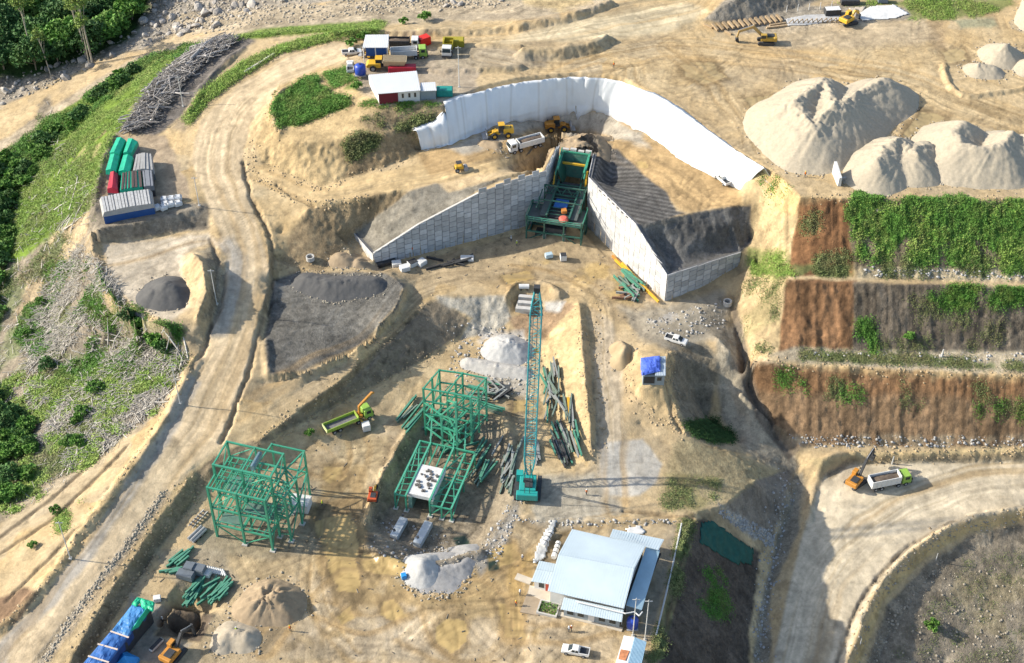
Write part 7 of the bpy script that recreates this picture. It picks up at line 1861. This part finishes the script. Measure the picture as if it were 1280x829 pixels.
def tank(label, px, m, r=1.1, h=2.2, stand=.8):
    t = thing("water_tank", label, "tank", G(*px)); mb = MB(); mb.lathe([(r * .9, 0), (r, .1), (r, h * .85), (r * .6, h), (.25, h + .1)], 14, (0, 0, stand)); mb.build('tank_body', m, t, True)
    mb = MB()
    for a in range(4): mb.box(r * .65 * math.cos(a * 1.57 + .78), r * .65 * math.sin(a * 1.57 + .78), -.3, .18, .18, stand + .3)
    mb.box(0, 0, stand - .12, r * 2, r * 2, .12); mb.build('stand', STEEL, t); mb = MB(); mb.lathe([(.3, 0), (.3, .12)], 8, (0, 0, stand + h + .1)); mb.build('lid', CHAS, t)
tank("royal blue water tank on a stand beside the hill house", (451, 96), BLUET, 1.4, 2.6, 1.0)
tank("navy blue water tank at the lower right corner of the site office", (790, 786), BLUET, 1.1, 2.2, .9)
def crate(name, label, cat, px, size, m, rz=0.0, group=None, lid=None):
    t = thing(name, label, cat, G(*px), rz, group); x, y, z = size
    mb = MB(); mb.box(0, 0, .15, x, y, z); mb.build('body', m, t, bevel=.06)
    mb = MB()
    for s in (-1, 1): mb.box(0, s * y * .33, 0, x, .15, .148)
    mb.build('skid', CHAS, t); mb = MB(); mb.box(0, 0, .15 + z + .002, x * .92, y * .92, .08); mb.build('lid', lid or m, t); return t
crate("waste_bin", "teal green waste container right of the hill house", "bin", (556, 119), (4, 2.2, 1.8), mat("teal_bin", (0.02, 0.24, 0.20), .5), 0)
crate("flatbed_trailer", "mustard green box trailer beside the short white tipper", "trailer", (567, 57), (5.6, 2.4, 1.8), mat("mustard_bed", (0.33, 0.28, 0.03), .6), 0)
crate("parts_crate", "bright red machine cover beside the dark truck on the hill", "cover", (530, 56), (3.2, 2.2, 2.2), mat("bright_red", (0.62, 0.03, 0.02), .5), .6)
crate("parts_crate", "crimson container behind the roof of the hill house", "container", (503, 90), (7, 2, 1.6), SR, .03)
PALE = mat("pale_block", (0.60, 0.60, 0.58), .8, .1, 1, dirt=.25)
for k, (px, lb) in enumerate((((584, 325), 'white slab stack lying nearest the middle of the left wing wall'),((496, 333), 'pale crate nearest the end of the left wing wall'),((506, 338), 'pale square crate in the middle of the row before the left wing wall'),((516, 332), 'pale crate with dark lid at the back of the row before the left wing wall'),((527, 331), 'pale crate rightmost of the row before the left wing wall'))):
    crate("pale_crate", lb, "crate", px, (2.2 if k else 3.2, 1.8, 1.1 if k else .6), PALE, .2 * k, None, DARK if k == 3 else None)
crate("dark_skip", "long dark equipment skid against the foot of the left wing wall", "skid", (482, 331), (5, 1.6, 1.0), DARK, .42)
crate("white_block", "white square block on the yard before the crusher", "block", (704, 325), (1.5, 1.5, 1.5), PALE, .1, None, DARK)
crate("white_block", "white cube block right of the lime crane truck", "block", (458, 537), (1.7, 1.7, 1.6), PALE, .3)
crate("pump_unit", "small pale blue pump unit in the yard before the crusher", "pump", (686, 322), (1.8, 1.2, 1.0), mat("pale_blue_unit", (0.40, 0.52, 0.58), .6), .3)
crate("blue_bin", "small bright blue bin on the skirt of the white gravel cone", "bin", (505, 723), (1.0, 1.0, 1.0), mat("bright_blue", (0.03, 0.26, 0.62), .5), .3)
crate("white_box", "small white box at the upper end of the tarpaulin shelter", "box", (197, 751), (1.4, 1.2, .9), PALE, .2)
crate("blue_cooler", "white topped barrel rack on the slab beside the excavator pit", "rack", (196, 808), (3.2, .8, .6), PALE, 1.0, None, DARK)
BG = 'white wrapped bags on the storage pad corner'
for k, px in enumerate(((206, 252), (215, 251), (223, 250), (207, 258), (214, 258), (223, 257), (197, 262), (205, 262))):
    t = thing("bulk_bag", "white wrapped bulk bag at the corner of the storage pad", "bag", G(*px), .1 * k, BG); mb = MB(); mb.box(0, 0, 0, 1.9, 1.6, 1.3); mb.build('sack', mat("white_sack", (0.58, 0.59, 0.59), .8, .15, 1.5, bump=.6), t, bevel=.3)
    mb = MB()
    for x in (-.6, .6):
        mb.tube((x, -.5, 1.2), (x, 0, 1.55), .06, None, 5); mb.tube((x, 0, 1.55), (x, .5, 1.2), .06, None, 5)
    mb.build('lifting_loop', CHAS, t)
GB = mat("slate_box", (0.13, 0.15, 0.17), .6, .15, 1)
for k, (px, lb, sz_) in enumerate((((238, 714), 'dark slate crate at the back left of the material yard', (2, 1.8, 1.7)), ((248, 716), 'widest dark slate crate beside the silver pipe row', (3.2, 1.9, 1.7)), ((233, 722), 'dark slate crate nearest the green beam heap', (3.4, 1.8, 1.3)), ((259, 720), 'small pale boxed crate between the slate crates and green beams', (1.5, 1.3, 1.0)))):
    crate("slate_crate", lb, "crate", px, sz_, GB if k < 3 else PALE, FA, None)
t = thing("concrete_ring", "pale concrete drain ring on the dirt below the spoil slope", "concrete ring", G(388, 325)); mb = MB(); mb.lathe([(1.0, 0), (1.0, 1.1), (.75, 1.1), (.75, .1)], 16); mb.build('ring', CONC, t); mb = MB(); mb.lathe([(.1, 0), (.72, .02)], 12, (0, 0, .1)); mb.build('hole', DARK, t)
t = thing("concrete_ring", "grey drain ring at the head of the gully right of the wing wall", "concrete ring", G(909, 381)); mb = MB(); mb.lathe([(1.0, 0), (1.0, 1.2), (.75, 1.2), (.75, .1)], 16); mb.build('ring', CONC, t); mb = MB(); mb.lathe([(.1, 0), (.72, .02)], 12, (0, 0, .1)); mb.build('hole', DARK, t)
# foundation block at the head of the pit
t = thing("foundation_block", "pale concrete foundation with stepped bays at the pit head behind the boom", "foundation", (0, 0, 0))
mb = MB(); mb.slab([P(644, 388, 4), P(664, 390, 4), P(668, 368, 4), P(651, 367, 4)], 2, 4.6); mb.build('base', CONC, t)
for k in range(3):
    mb = MB(); y0 = 387 - 6.5 * k; mb.slab([P(646 + k, y0, 5), P(664 + k * .8, y0 + 1.5, 5), P(664.6 + k * .8, y0 - 2, 5), P(647 + k, y0 - 3.5, 5)], 4.55, 5.3 + .2 * k); mb.build('bay', CONC, t)
t = thing("white_tank", "white site tank and bags in the shade of the pit wall", "tank", G(655, 361)); mb = MB(); mb.tube((-1.2, 0, .7), (1.2, 0, .7), .6, None, 12); mb.build('tank_body', PALE, t); mb = MB(); mb.box(-.7, 0, -.2, .3, 1, .4); mb.box(.7, 0, -.2, .3, 1, .4); mb.build('cradle', CHAS, t)
# white barrier on the edge of the sand pad
t = thing("concrete_barrier", "white concrete wing barrier at the edge of the sand stockpile pad", "barrier"); a, b = G(1042, 216), G(1049, 233); mb = MB(); mb.hexa([tuple(a + Vector((-.4, 0, -.5))), tuple(a + Vector((.4, 0, -.5))), tuple(b + Vector((.4, 0, -.5))), tuple(b + Vector((-.4, 0, -.5))), tuple(a + Vector((-.3, 0, 3.2))), tuple(a + Vector((.3, 0, 3.2))), tuple(b + Vector((.3, 0, 2.4))), tuple(b + Vector((-.3, 0, 2.4)))]); mb.build('panel', PALE, t); mb = MB(); mb.beam(a.lerp(b, .5), a.lerp(b, .5) + Vector((2.2, 0, .3)), .5, .8); mb.build('brace', CONC, t)
# shade net and rows on the slope beside the office
NETM = mat("dark_green_net", (0.012, 0.085, 0.065), .7, .25, .8)
def drape(name, label, cat, poly, m, lift=.12, step=1.2):
    """cloth lying on the ground inside a photo outline"""
    M = polymask(poly, .6, .6); keep = M > .5
    jj, ii = np.nonzero(keep); j0, j1, i0, i1 = jj.min(), jj.max() + 2, ii.min(), ii.max() + 2
    sub = keep[j0:j1, i0:i1]; ny, nx = sub.shape; gx, gy = GX[j0:j1, i0:i1], GY[j0:j1, i0:i1]
    z = ZT[j0:j1, i0:i1] + lift + .07 * fbm(gx / 1.4, gy / 1.4, 2)
    idx = np.arange(nx * ny).reshape(ny, nx); q = np.stack([idx[:-1, :-1], idx[:-1, 1:], idx[1:, 1:], idx[1:, :-1]], -1)
    q = q[sub[:-1, :-1] & sub[:-1, 1:] & sub[1:, 1:] & sub[1:, :-1]]
    us, inv = np.unique(q, return_inverse=True); V = np.stack([gx, gy, z], -1).reshape(-1, 3)[us]
    o = mesh_np(name, V, inv.reshape(-1, 4), m, None, True); md = o.modifiers.new("Solidify", 'SOLIDIFY'); md.thickness = .05
    return tag(o, label, cat)
drape("shade_net", "dark green shade net spread on the head of the dark slope beside the office", "net", [(876,652),(890,650),(944,688),(940,709),(928,705),(925,709),(874,680)], NETM, .22)
drape("ground_sheet", "large white ground sheet at the top right beside the small excavator", "ground sheet", [(1088,8),(1118,6),(1138,18),(1120,24),(1078,27),(1070,20)], mat("white_ground_sheet", (0.60, 0.60, 0.58), .7, .1, .6, dirt=.2), .2)
drape("ground_sheet", "grey white ground sheet between the timber rows and the small excavator", "ground sheet", [(980,24),(1010,18),(1050,18),(1052,26),(1010,32),(984,33)], mat("grey_ground_sheet", (0.42, 0.42, 0.41), .8, .15, .6, dirt=.3), .15)
drape("ground_sheet", "beige ground sheet left of the large white ground sheet", "ground sheet", [(1060,10),(1084,8),(1074,24),(1060,24)], mat("beige_ground_sheet", (0.46, 0.40, 0.32), .8, .15, .6, dirt=.3), .15)
drape("plastic_cover", "crumpled white plastic over soil left of the site office", "plastic sheet", [(690,650),(698,652),(690,672),(682,700),(664,708),(668,690),(680,664)], mat("dull_plastic", (0.45, 0.46, 0.45), .6, .3, 1.2, bump=.8, dirt=.3), .3)
drape("plastic_cover", "pale slurry sheet behind the rear roof of the office", "plastic sheet", [(780,660),(800,656),(808,664),(806,670),(785,668)], PALE, .2)
# truck wrapper rolls and white roll bundles
for px, lb, an in (((684, 676), 'white plastic roll left of the site office, standing higher', 1.1), ((695, 690), 'dark and white roll bundle beside the left roof edge of the office', 1.3)):
    t = thing("plastic_roll", lb, "roll", G(*px), an); mb = MB(); mb.tube((-2, 0, .6), (2, 0, .6), .55, None, 10); mb.build('roll', PALE, t); mb = MB()
    for x in (-1, .2, 1.2): mb.tube((x, 0, .6), (x + .18, 0, .6), .58, None, 10)
    mb.build('strap', DARK, t)
t = thing("pipe_bundle", "silver wrapped load on a cradle left of the stubby steel frame", "bundle", G(247, 670), 1.0); mb = MB()
for k in range(4): mb.tube((-2, -.6 + .4 * k, .5 + .2 * (k % 2)), (2, -.6 + .4 * k, .5 + .2 * (k % 2)), .3, None, 8)
mb.build('pipe', STEEL, t); mb = MB()
for x in (-1.3, 0, 1.3): mb.box(x, 0, 0, .25, 1.9, .25)
mb.build('cradle', CHAS, t)
t = thing("timber_rack", "narrow dark timber rack leaning near the stubby steel frame", "rack", G(248, 650), 1.05); mb = MB(); mb.beam((-2.4, -.5, .3), (2.4, -.5, .5), .2); mb.beam((-2.4, .5, .3), (2.4, .5, .5), .2); mb.build('rail', CONC, t); mb = MB()
for k in range(6): mb.box(-2 + .8 * k, 0, .45, .3, 1.2, .12)
mb.build('slat', CHAS, t)
PGL = 'row of silver pipes lying side by side in the material yard'
for k in range(13):
    a, b = G(246 + k * 2.7, 706 + k * .6), G(250 + k * 2.7, 714 + k * .6); mb = MB(); mb.tube(a + Vector((0, 0, .3)), b + Vector((0, 0, .3)), .26, None, 8); tag(mb.build("silver_pipe", PGAL), "silver pipe in the row beside the slate crates", "pipe", PGL)
# cut timbers at the top right
TIM = mat("raw_timber", (0.34, 0.25, 0.15), .85, .2, 1.5, rnd=.25)
for k in range(13):
    x = 893 + k * 6.7; y = 37 - k * .95; a, b = G(x - 3, y - 5), G(x + 4, y + 3); mb = MB(); mb.beam(a + Vector((0, 0, .5)), b + Vector((0, 0, .5)), .6, .6); tag(mb.build("timber_beam", TIM), "short thick timber in the slanting row by the ochre excavator", "timber", "slanting row of thick timbers at the plateau edge")
for k, (p, q) in enumerate((((958,36),(984,33)),((962,33),(982,30)),((880,32),(890,36)),((906,40),(914,44)))):
    mb = MB(); mb.beam(G(*p) + Vector((0, 0, .3)), G(*q) + Vector((0, 0, .3)), .45); tag(mb.build("timber_beam", TIM), "loose flat timber beside the slanting timber row", "timber", "loose timbers by the slanting row")
for k in range(12):
    x = 985 + k * 6; a = G(x, 30 - k * .2); mb = MB(); mb.beam(a, a + Vector((1.2, .2, 1.3)), .18); mb.beam(a + Vector((1.6, 0, 0)), a + Vector((1.2, .2, 1.3)), .18); tag(mb.build("timber_trestle", TIM), "small timber trestle along the grey white ground sheet", "trestle", "trestles along the grey white sheet")
for k in range(5):
    pole("thin timber stake in the row behind the grey white ground sheet", (983 + k * 14, 15 - k * 1.2), 9 - k * 1.5, "timber_stake", "stake", False, .14)
for o in [o for o in COL.objects if o.name.startswith("timber_stake") and o.parent is None]: o['group'] = "stakes behind the grey white sheet"
crate("covered_machine", "black wrapped machine with a white lid beside the white ground sheets", "machine", (1040, 18), (4.2, 2.2, 1.6), DARK, .1, None, PALE)
crate("covered_machine", "black wrapped bundle at the top of the white ground sheets", "bundle", (1062, 5), (5, 2, 1.2), DARK, .0)
crate("covered_machine", "grey cabinet standing above the large white ground sheet", "cabinet", (1103, 3), (2.6, 1.6, 1.4), GB, .0)

# ------------------------------------------------------------------ steel lying in the yards
BEAMM = [mat("beam_green_dull", (0.16, 0.215, 0.175), .6, .2, 1, dirt=.35), mat("beam_green", (0.08, 0.25, 0.17), .5, .15, 1, dirt=.2), mat("beam_grey", (0.27, 0.28, 0.26), .6, .2, 1, dirt=.3), mat("beam_black", (0.055, 0.055, 0.055), .7, .3, 1)]
def beams(n, box, ang, spread, ln, label, group, mats_, dz=.35, piled=1.0, level=None):
    (x0, y0, x1, y1) = box
    for k in range(n):
        px, py = x0 + (x1 - x0) * RN.rand(), y0 + (y1 - y0) * RN.rand(); a = R(ang + RN.normal() * spread); L_ = ln * (.6 + .6 * RN.rand())
        c = G(px, py); d = Vector((math.cos(a), math.sin(a), 0)) * (L_ / 2); z = dz + piled * RN.rand()
        mb = MB(); w_, h_ = .34, .5; p, q = c - d, c + d
        p.z = q.z = max(Zat(p.x, p.y), Zat(q.x, q.y)) * .5 + c.z * .5 + z
        if level is not None: p.z = q.z = level + z
        sd = Vector((-math.sin(a), math.cos(a), 0))
        for s in (-1, 1): mb.beam(p + Vector((0, 0, s * h_ / 2)), q + Vector((0, 0, s * h_ / 2)), w_, .07)
        mb.beam(p, q, .08, h_ - .08)
        tag(mb.build("steel_beam", mats_[RN.randint(len(mats_))]), label, "steel beam", group)
beams(26, (680, 460, 700, 522), 92, 16, 6, "green grey steel beam in the tangled heap right of the crane boom", "tangled steel beams right of the crane boom", BEAMM[:3] + BEAMM[:1])
beams(10, (705, 500, 716, 526), 93, 5, 7, "dull steel beam beside the yellow beam in the yard", "dull steel beams beside the yellow beam", [BEAMM[0], BEAMM[2], BEAMM[3]], .3, .3)
mb = MB(); mb.beam(G(710, 500) + Vector((0, 0, .7)), G(713, 528) + Vector((0, 0, .7)), .5, .5); tag(mb.build("yellow_beam", YEL), "yellow beam lying among the dull steel beams", "steel beam")
beams(30, (690, 540, 724, 574), 103, 4, 7, "steel beam in the tidy dark stack at the end of the spoil ridge", "tidy dark beam stack by the spoil ridge", [BEAMM[0], BEAMM[2], BEAMM[3], BEAMM[3], BEAMM[1]], .3, .9)
beams(5, (666, 562, 676, 574), 98, 4, 6, "lone steel beam laid out right of the crane", "lone beams right of the crane", [BEAMM[2]], .25, .1)
beams(16, (622, 560, 648, 592), 75, 7, 7, "dull steel beam laid out left of the crane boom", "dull beams left of the crane boom", [BEAMM[0], BEAMM[2], BEAMM[2]], .25, .3)
beams(8, (622, 595, 640, 610), 70, 9, 5, "short dull beam beside the crane tracks", "short dull beams beside the crane tracks", [BEAMM[0], BEAMM[2]], .25, .3)
beams(8, (505, 510, 525, 535), 58, 3, 8, "long green beam stacked left of the tall frame", "green beam stack left of the tall frame", [BEAMM[1], BEAMM[1], BEAMM[0]], .3, .5)
beams(14, (595, 565, 612, 600), 66, 4, 6.5, "green beam bundled on the pit edge right of the tall frame", "green beams right of the tall frame", [BEAMM[1], BEAMM[0]], .3, .9)
beams(16, (540, 520, 600, 562), 60, 25, 5, "green beam lying under the tall frame", "green beams under the tall frame", [BEAMM[1], BEAMM[0]], .3, .5)
beams(14, (592, 478, 618, 515), 160, 12, 5, "green beam in the stack behind the tall frame", "green beams behind the tall frame", [BEAMM[1], BEAMM[0]], .3, .9)
beams(18, (238, 728, 252, 752), 62, 9, 5, "green pipe in the left heap below the slate crates", "left heap of green pipes", [BEAMM[1]], .25, .7)
beams(16, (260, 730, 282, 754), 55, 12, 5, "green pipe in the right heap below the slate crates", "right heap of green pipes", [BEAMM[1]], .25, .6)
beams(7, (217, 695, 232, 707), 50, 4, 5, "green beam in the small stack at the top of the material yard", "small green beam stack of the material yard", [BEAMM[1]], .25, .4)
beams(6, (203, 712, 222, 722), 20, 10, 2.5, "short green offcut left of the slate crates", "short green offcuts by the slate crates", [BEAMM[1]], .2, .2)
beams(14, (776, 350, 794, 370), -58, 6, 7, "green lattice length stacked before the white wing wall", "green lengths before the white wing wall", [BEAMM[1], BEAMM[1], BEAMM[0]], .3, .9, 6.1)
for k in range(8):
    a = Vector((18.4, 280.6)).lerp(Vector((35.5, 252.1)), .5 + .06 * k) + Vector((-1.3 - .5 * (k % 2), -.7)); d = Vector((17.1, -28.5)).normalized() * 3
    mb = MB(); mb.beam((a.x - d.x, a.y - d.y, Zat(a.x, a.y) + .35 + .25 * (k % 3)), (a.x + d.x, a.y + d.y, Zat(a.x, a.y) + .35 + .25 * (k % 2)), .45, .5); tag(mb.build("steel_beam", YEL if k % 3 else ORP), "orange yellow length lying along the white wing wall", "steel beam", "orange yellow lengths along the white wing wall")
beams(14, (772, 358, 795, 376), 10, 40, 3, "rusty scrap length in front of the green lattice stack", "rusty scrap before the green lattice stack", [mat("rusty_scrap", (0.24, 0.13, 0.08), .8, .3), BEAMM[2]], .25, .5)
beams(12, (540, 325, 585, 338), 15, 20, 4, "dark steel length in the shade of the left wing wall", "dark steel in the shade of the left wing wall", [BEAMM[3]], .25, .3)
beams(14, (640, 480, 600, 500), 0, 40, 4, "dark steel scrap on the rubble behind the tall frame", "dark scrap behind the tall frame", [BEAMM[3], BEAMM[2]], .25, .5)
# cable trench kerb by the office and pipe runs
mb = MB(); mb.path([G(852, 655) + Vector((0, 0, .2)), G(838, 720) + Vector((0, 0, .2)), G(820, 795) + Vector((0, 0, .2))], .18); tag(mb.build("drain_pipe", PGAL), "long pale pipe running beside the drain right of the office", "pipe")
mb = MB(); a, b = G(306, 92), G(343, 69); mb.beam(a + Vector((0, 0, .3)), b + Vector((0, 0, .3)), .5, .8); tag(mb.build("concrete_kerb", CONC), "straight concrete barrier kerb along the outer edge of the haul road", "kerb")

# ------------------------------------------------------------------ people
def person_proto():
    bm = bmesh.new(); J = [(0,0,.95,.15),(0,0,1.15,.14),(0,0,1.38,.17),(0,0,1.52,.06),(0,.02,1.64,.105),(0,.01,1.74,.07),(-.1,0,.88,.095),(-.11,.02,.48,.065),(-.11,0,.08,.05),(-.11,.14,.04,.045),(.1,0,.88,.095),(.12,.04,.48,.065),(.13,.0,.08,.05),(.13,.14,.04,.045),(-.21,0,1.42,.06),(-.27,-.02,1.15,.045),(-.26,.1,.92,.035),(.21,0,1.42,.06),(.27,-.02,1.15,.045),(.25,.12,.92,.035)]
    E_ = [(0,1),(1,2),(2,3),(3,4),(4,5),(0,6),(6,7),(7,8),(8,9),(0,10),(10,11),(11,12),(12,13),(2,14),(14,15),(15,16),(2,17),(17,18),(18,19)]
    me = bpy.data.meshes.new("person_body"); me.from_pydata([j[:3] for j in J], E_, [])
    o = bpy.data.objects.new("body_tmp", me); COL.objects.link(o); o.modifiers.new("Skin", 'SKIN')
    for k, j in enumerate(J): me.skin_vertices[0].data[k].radius = (j[3], j[3])
    me.skin_vertices[0].data[0].use_root = True
    o.modifiers.new("Sub", 'SUBSURF').levels = 1
    dg = bpy.context.evaluated_depsgraph_get(); m2 = bpy.data.meshes.new_from_object(o.evaluated_get(dg)); bpy.data.objects.remove(o)
    m2.name = "person_body"; m2.polygons.foreach_set("use_smooth", np.ones(len(m2.polygons), bool)); return m2
PM = person_proto(); PM.materials.clear(); PM.materials.append(mat("dark_workwear", (0.07, 0.075, 0.09), .9, .2, 3))
VEST = {'orange': mat("vest_orange", (0.65, 0.17, 0.02), .7), 'lime': mat("vest_lime", (0.5, 0.6, 0.06), .7), 'white': mat("shirt_white", (0.6, 0.6, 0.58), .8), 'grey': mat("shirt_grey", (0.3, 0.3, 0.32), .8)}
HELM = {'white': mat("helmet_white", (0.75, 0.75, 0.73), .4), 'yellow': mat("helmet_yellow", (0.7, 0.5, 0.04), .4)}
for px, v, hm, rz, lb in (((711, 790), 'white', 'white', .5, 'person in a light shirt and white helmet standing behind the white pickup'), ((714, 789), 'orange', 'white', -2, 'person in an orange vest beside the one in a light shirt behind the pickup'), ((204, 778), 'white', 'white', 1, 'person in a light shirt standing on the grey slab near the square pit'),
    ((403, 633), 'lime', 'yellow', 0, 'person in a lime vest walking right of the stubby steel frame'), ((650, 744), 'white', 'white', 2, 'person in a light shirt on the muddy yard left of the office'), ((645, 758), 'orange', 'yellow', 1, 'person in an orange vest on the muddy yard left of the office'),
    ((646, 308), 'lime', 'white', 2, 'person in a lime vest in the shade before the crusher'), ((639, 302), 'white', 'white', 2.5, 'person in a light shirt near the left wing wall and crusher'), ((296, 791), 'lime', 'white', 0, 'person in a lime vest on the pale flattened spoil heap'), ((363, 789), 'orange', 'yellow', 0, 'person in an orange vest right of the spoil heaps'),
    ((1006, 222), 'orange', 'yellow', 0, 'person in an orange vest at the edge of the sand stockpile pad'), ((733, 619), 'orange', 'white', 1, 'person in an orange vest on the yard right of the crane'), ((653, 701), 'grey', 'white', 0, 'person in a grey shirt beside the crumpled white plastic'), ((767, 85), 'orange', 'yellow', 0, 'person in an orange vest on the wide plateau road')):
    t = bpy.data.objects.new("person", PM); COL.objects.link(t); t.location = G(*px); t.rotation_euler = (0, 0, rz); tag(t, lb, "person")
    mb = MB(); mb.lathe([(.17, .98), (.2, 1.15), (.22, 1.4), (.12, 1.5)], 10); o = mb.build('vest', VEST[v], t, True); mb = MB(); mb.lathe([(.155, 1.68), (.14, 1.76), (.08, 1.83), (.01, 1.85)], 10, (0, .02, 0)); mb.build('helmet', HELM[hm], t, True)

# plain-named parts and things whose names also name building shells
for o in SC.objects:
    if o.type in ('MESH', 'EMPTY') and 'kind' not in o: o['kind'] = 'thing'
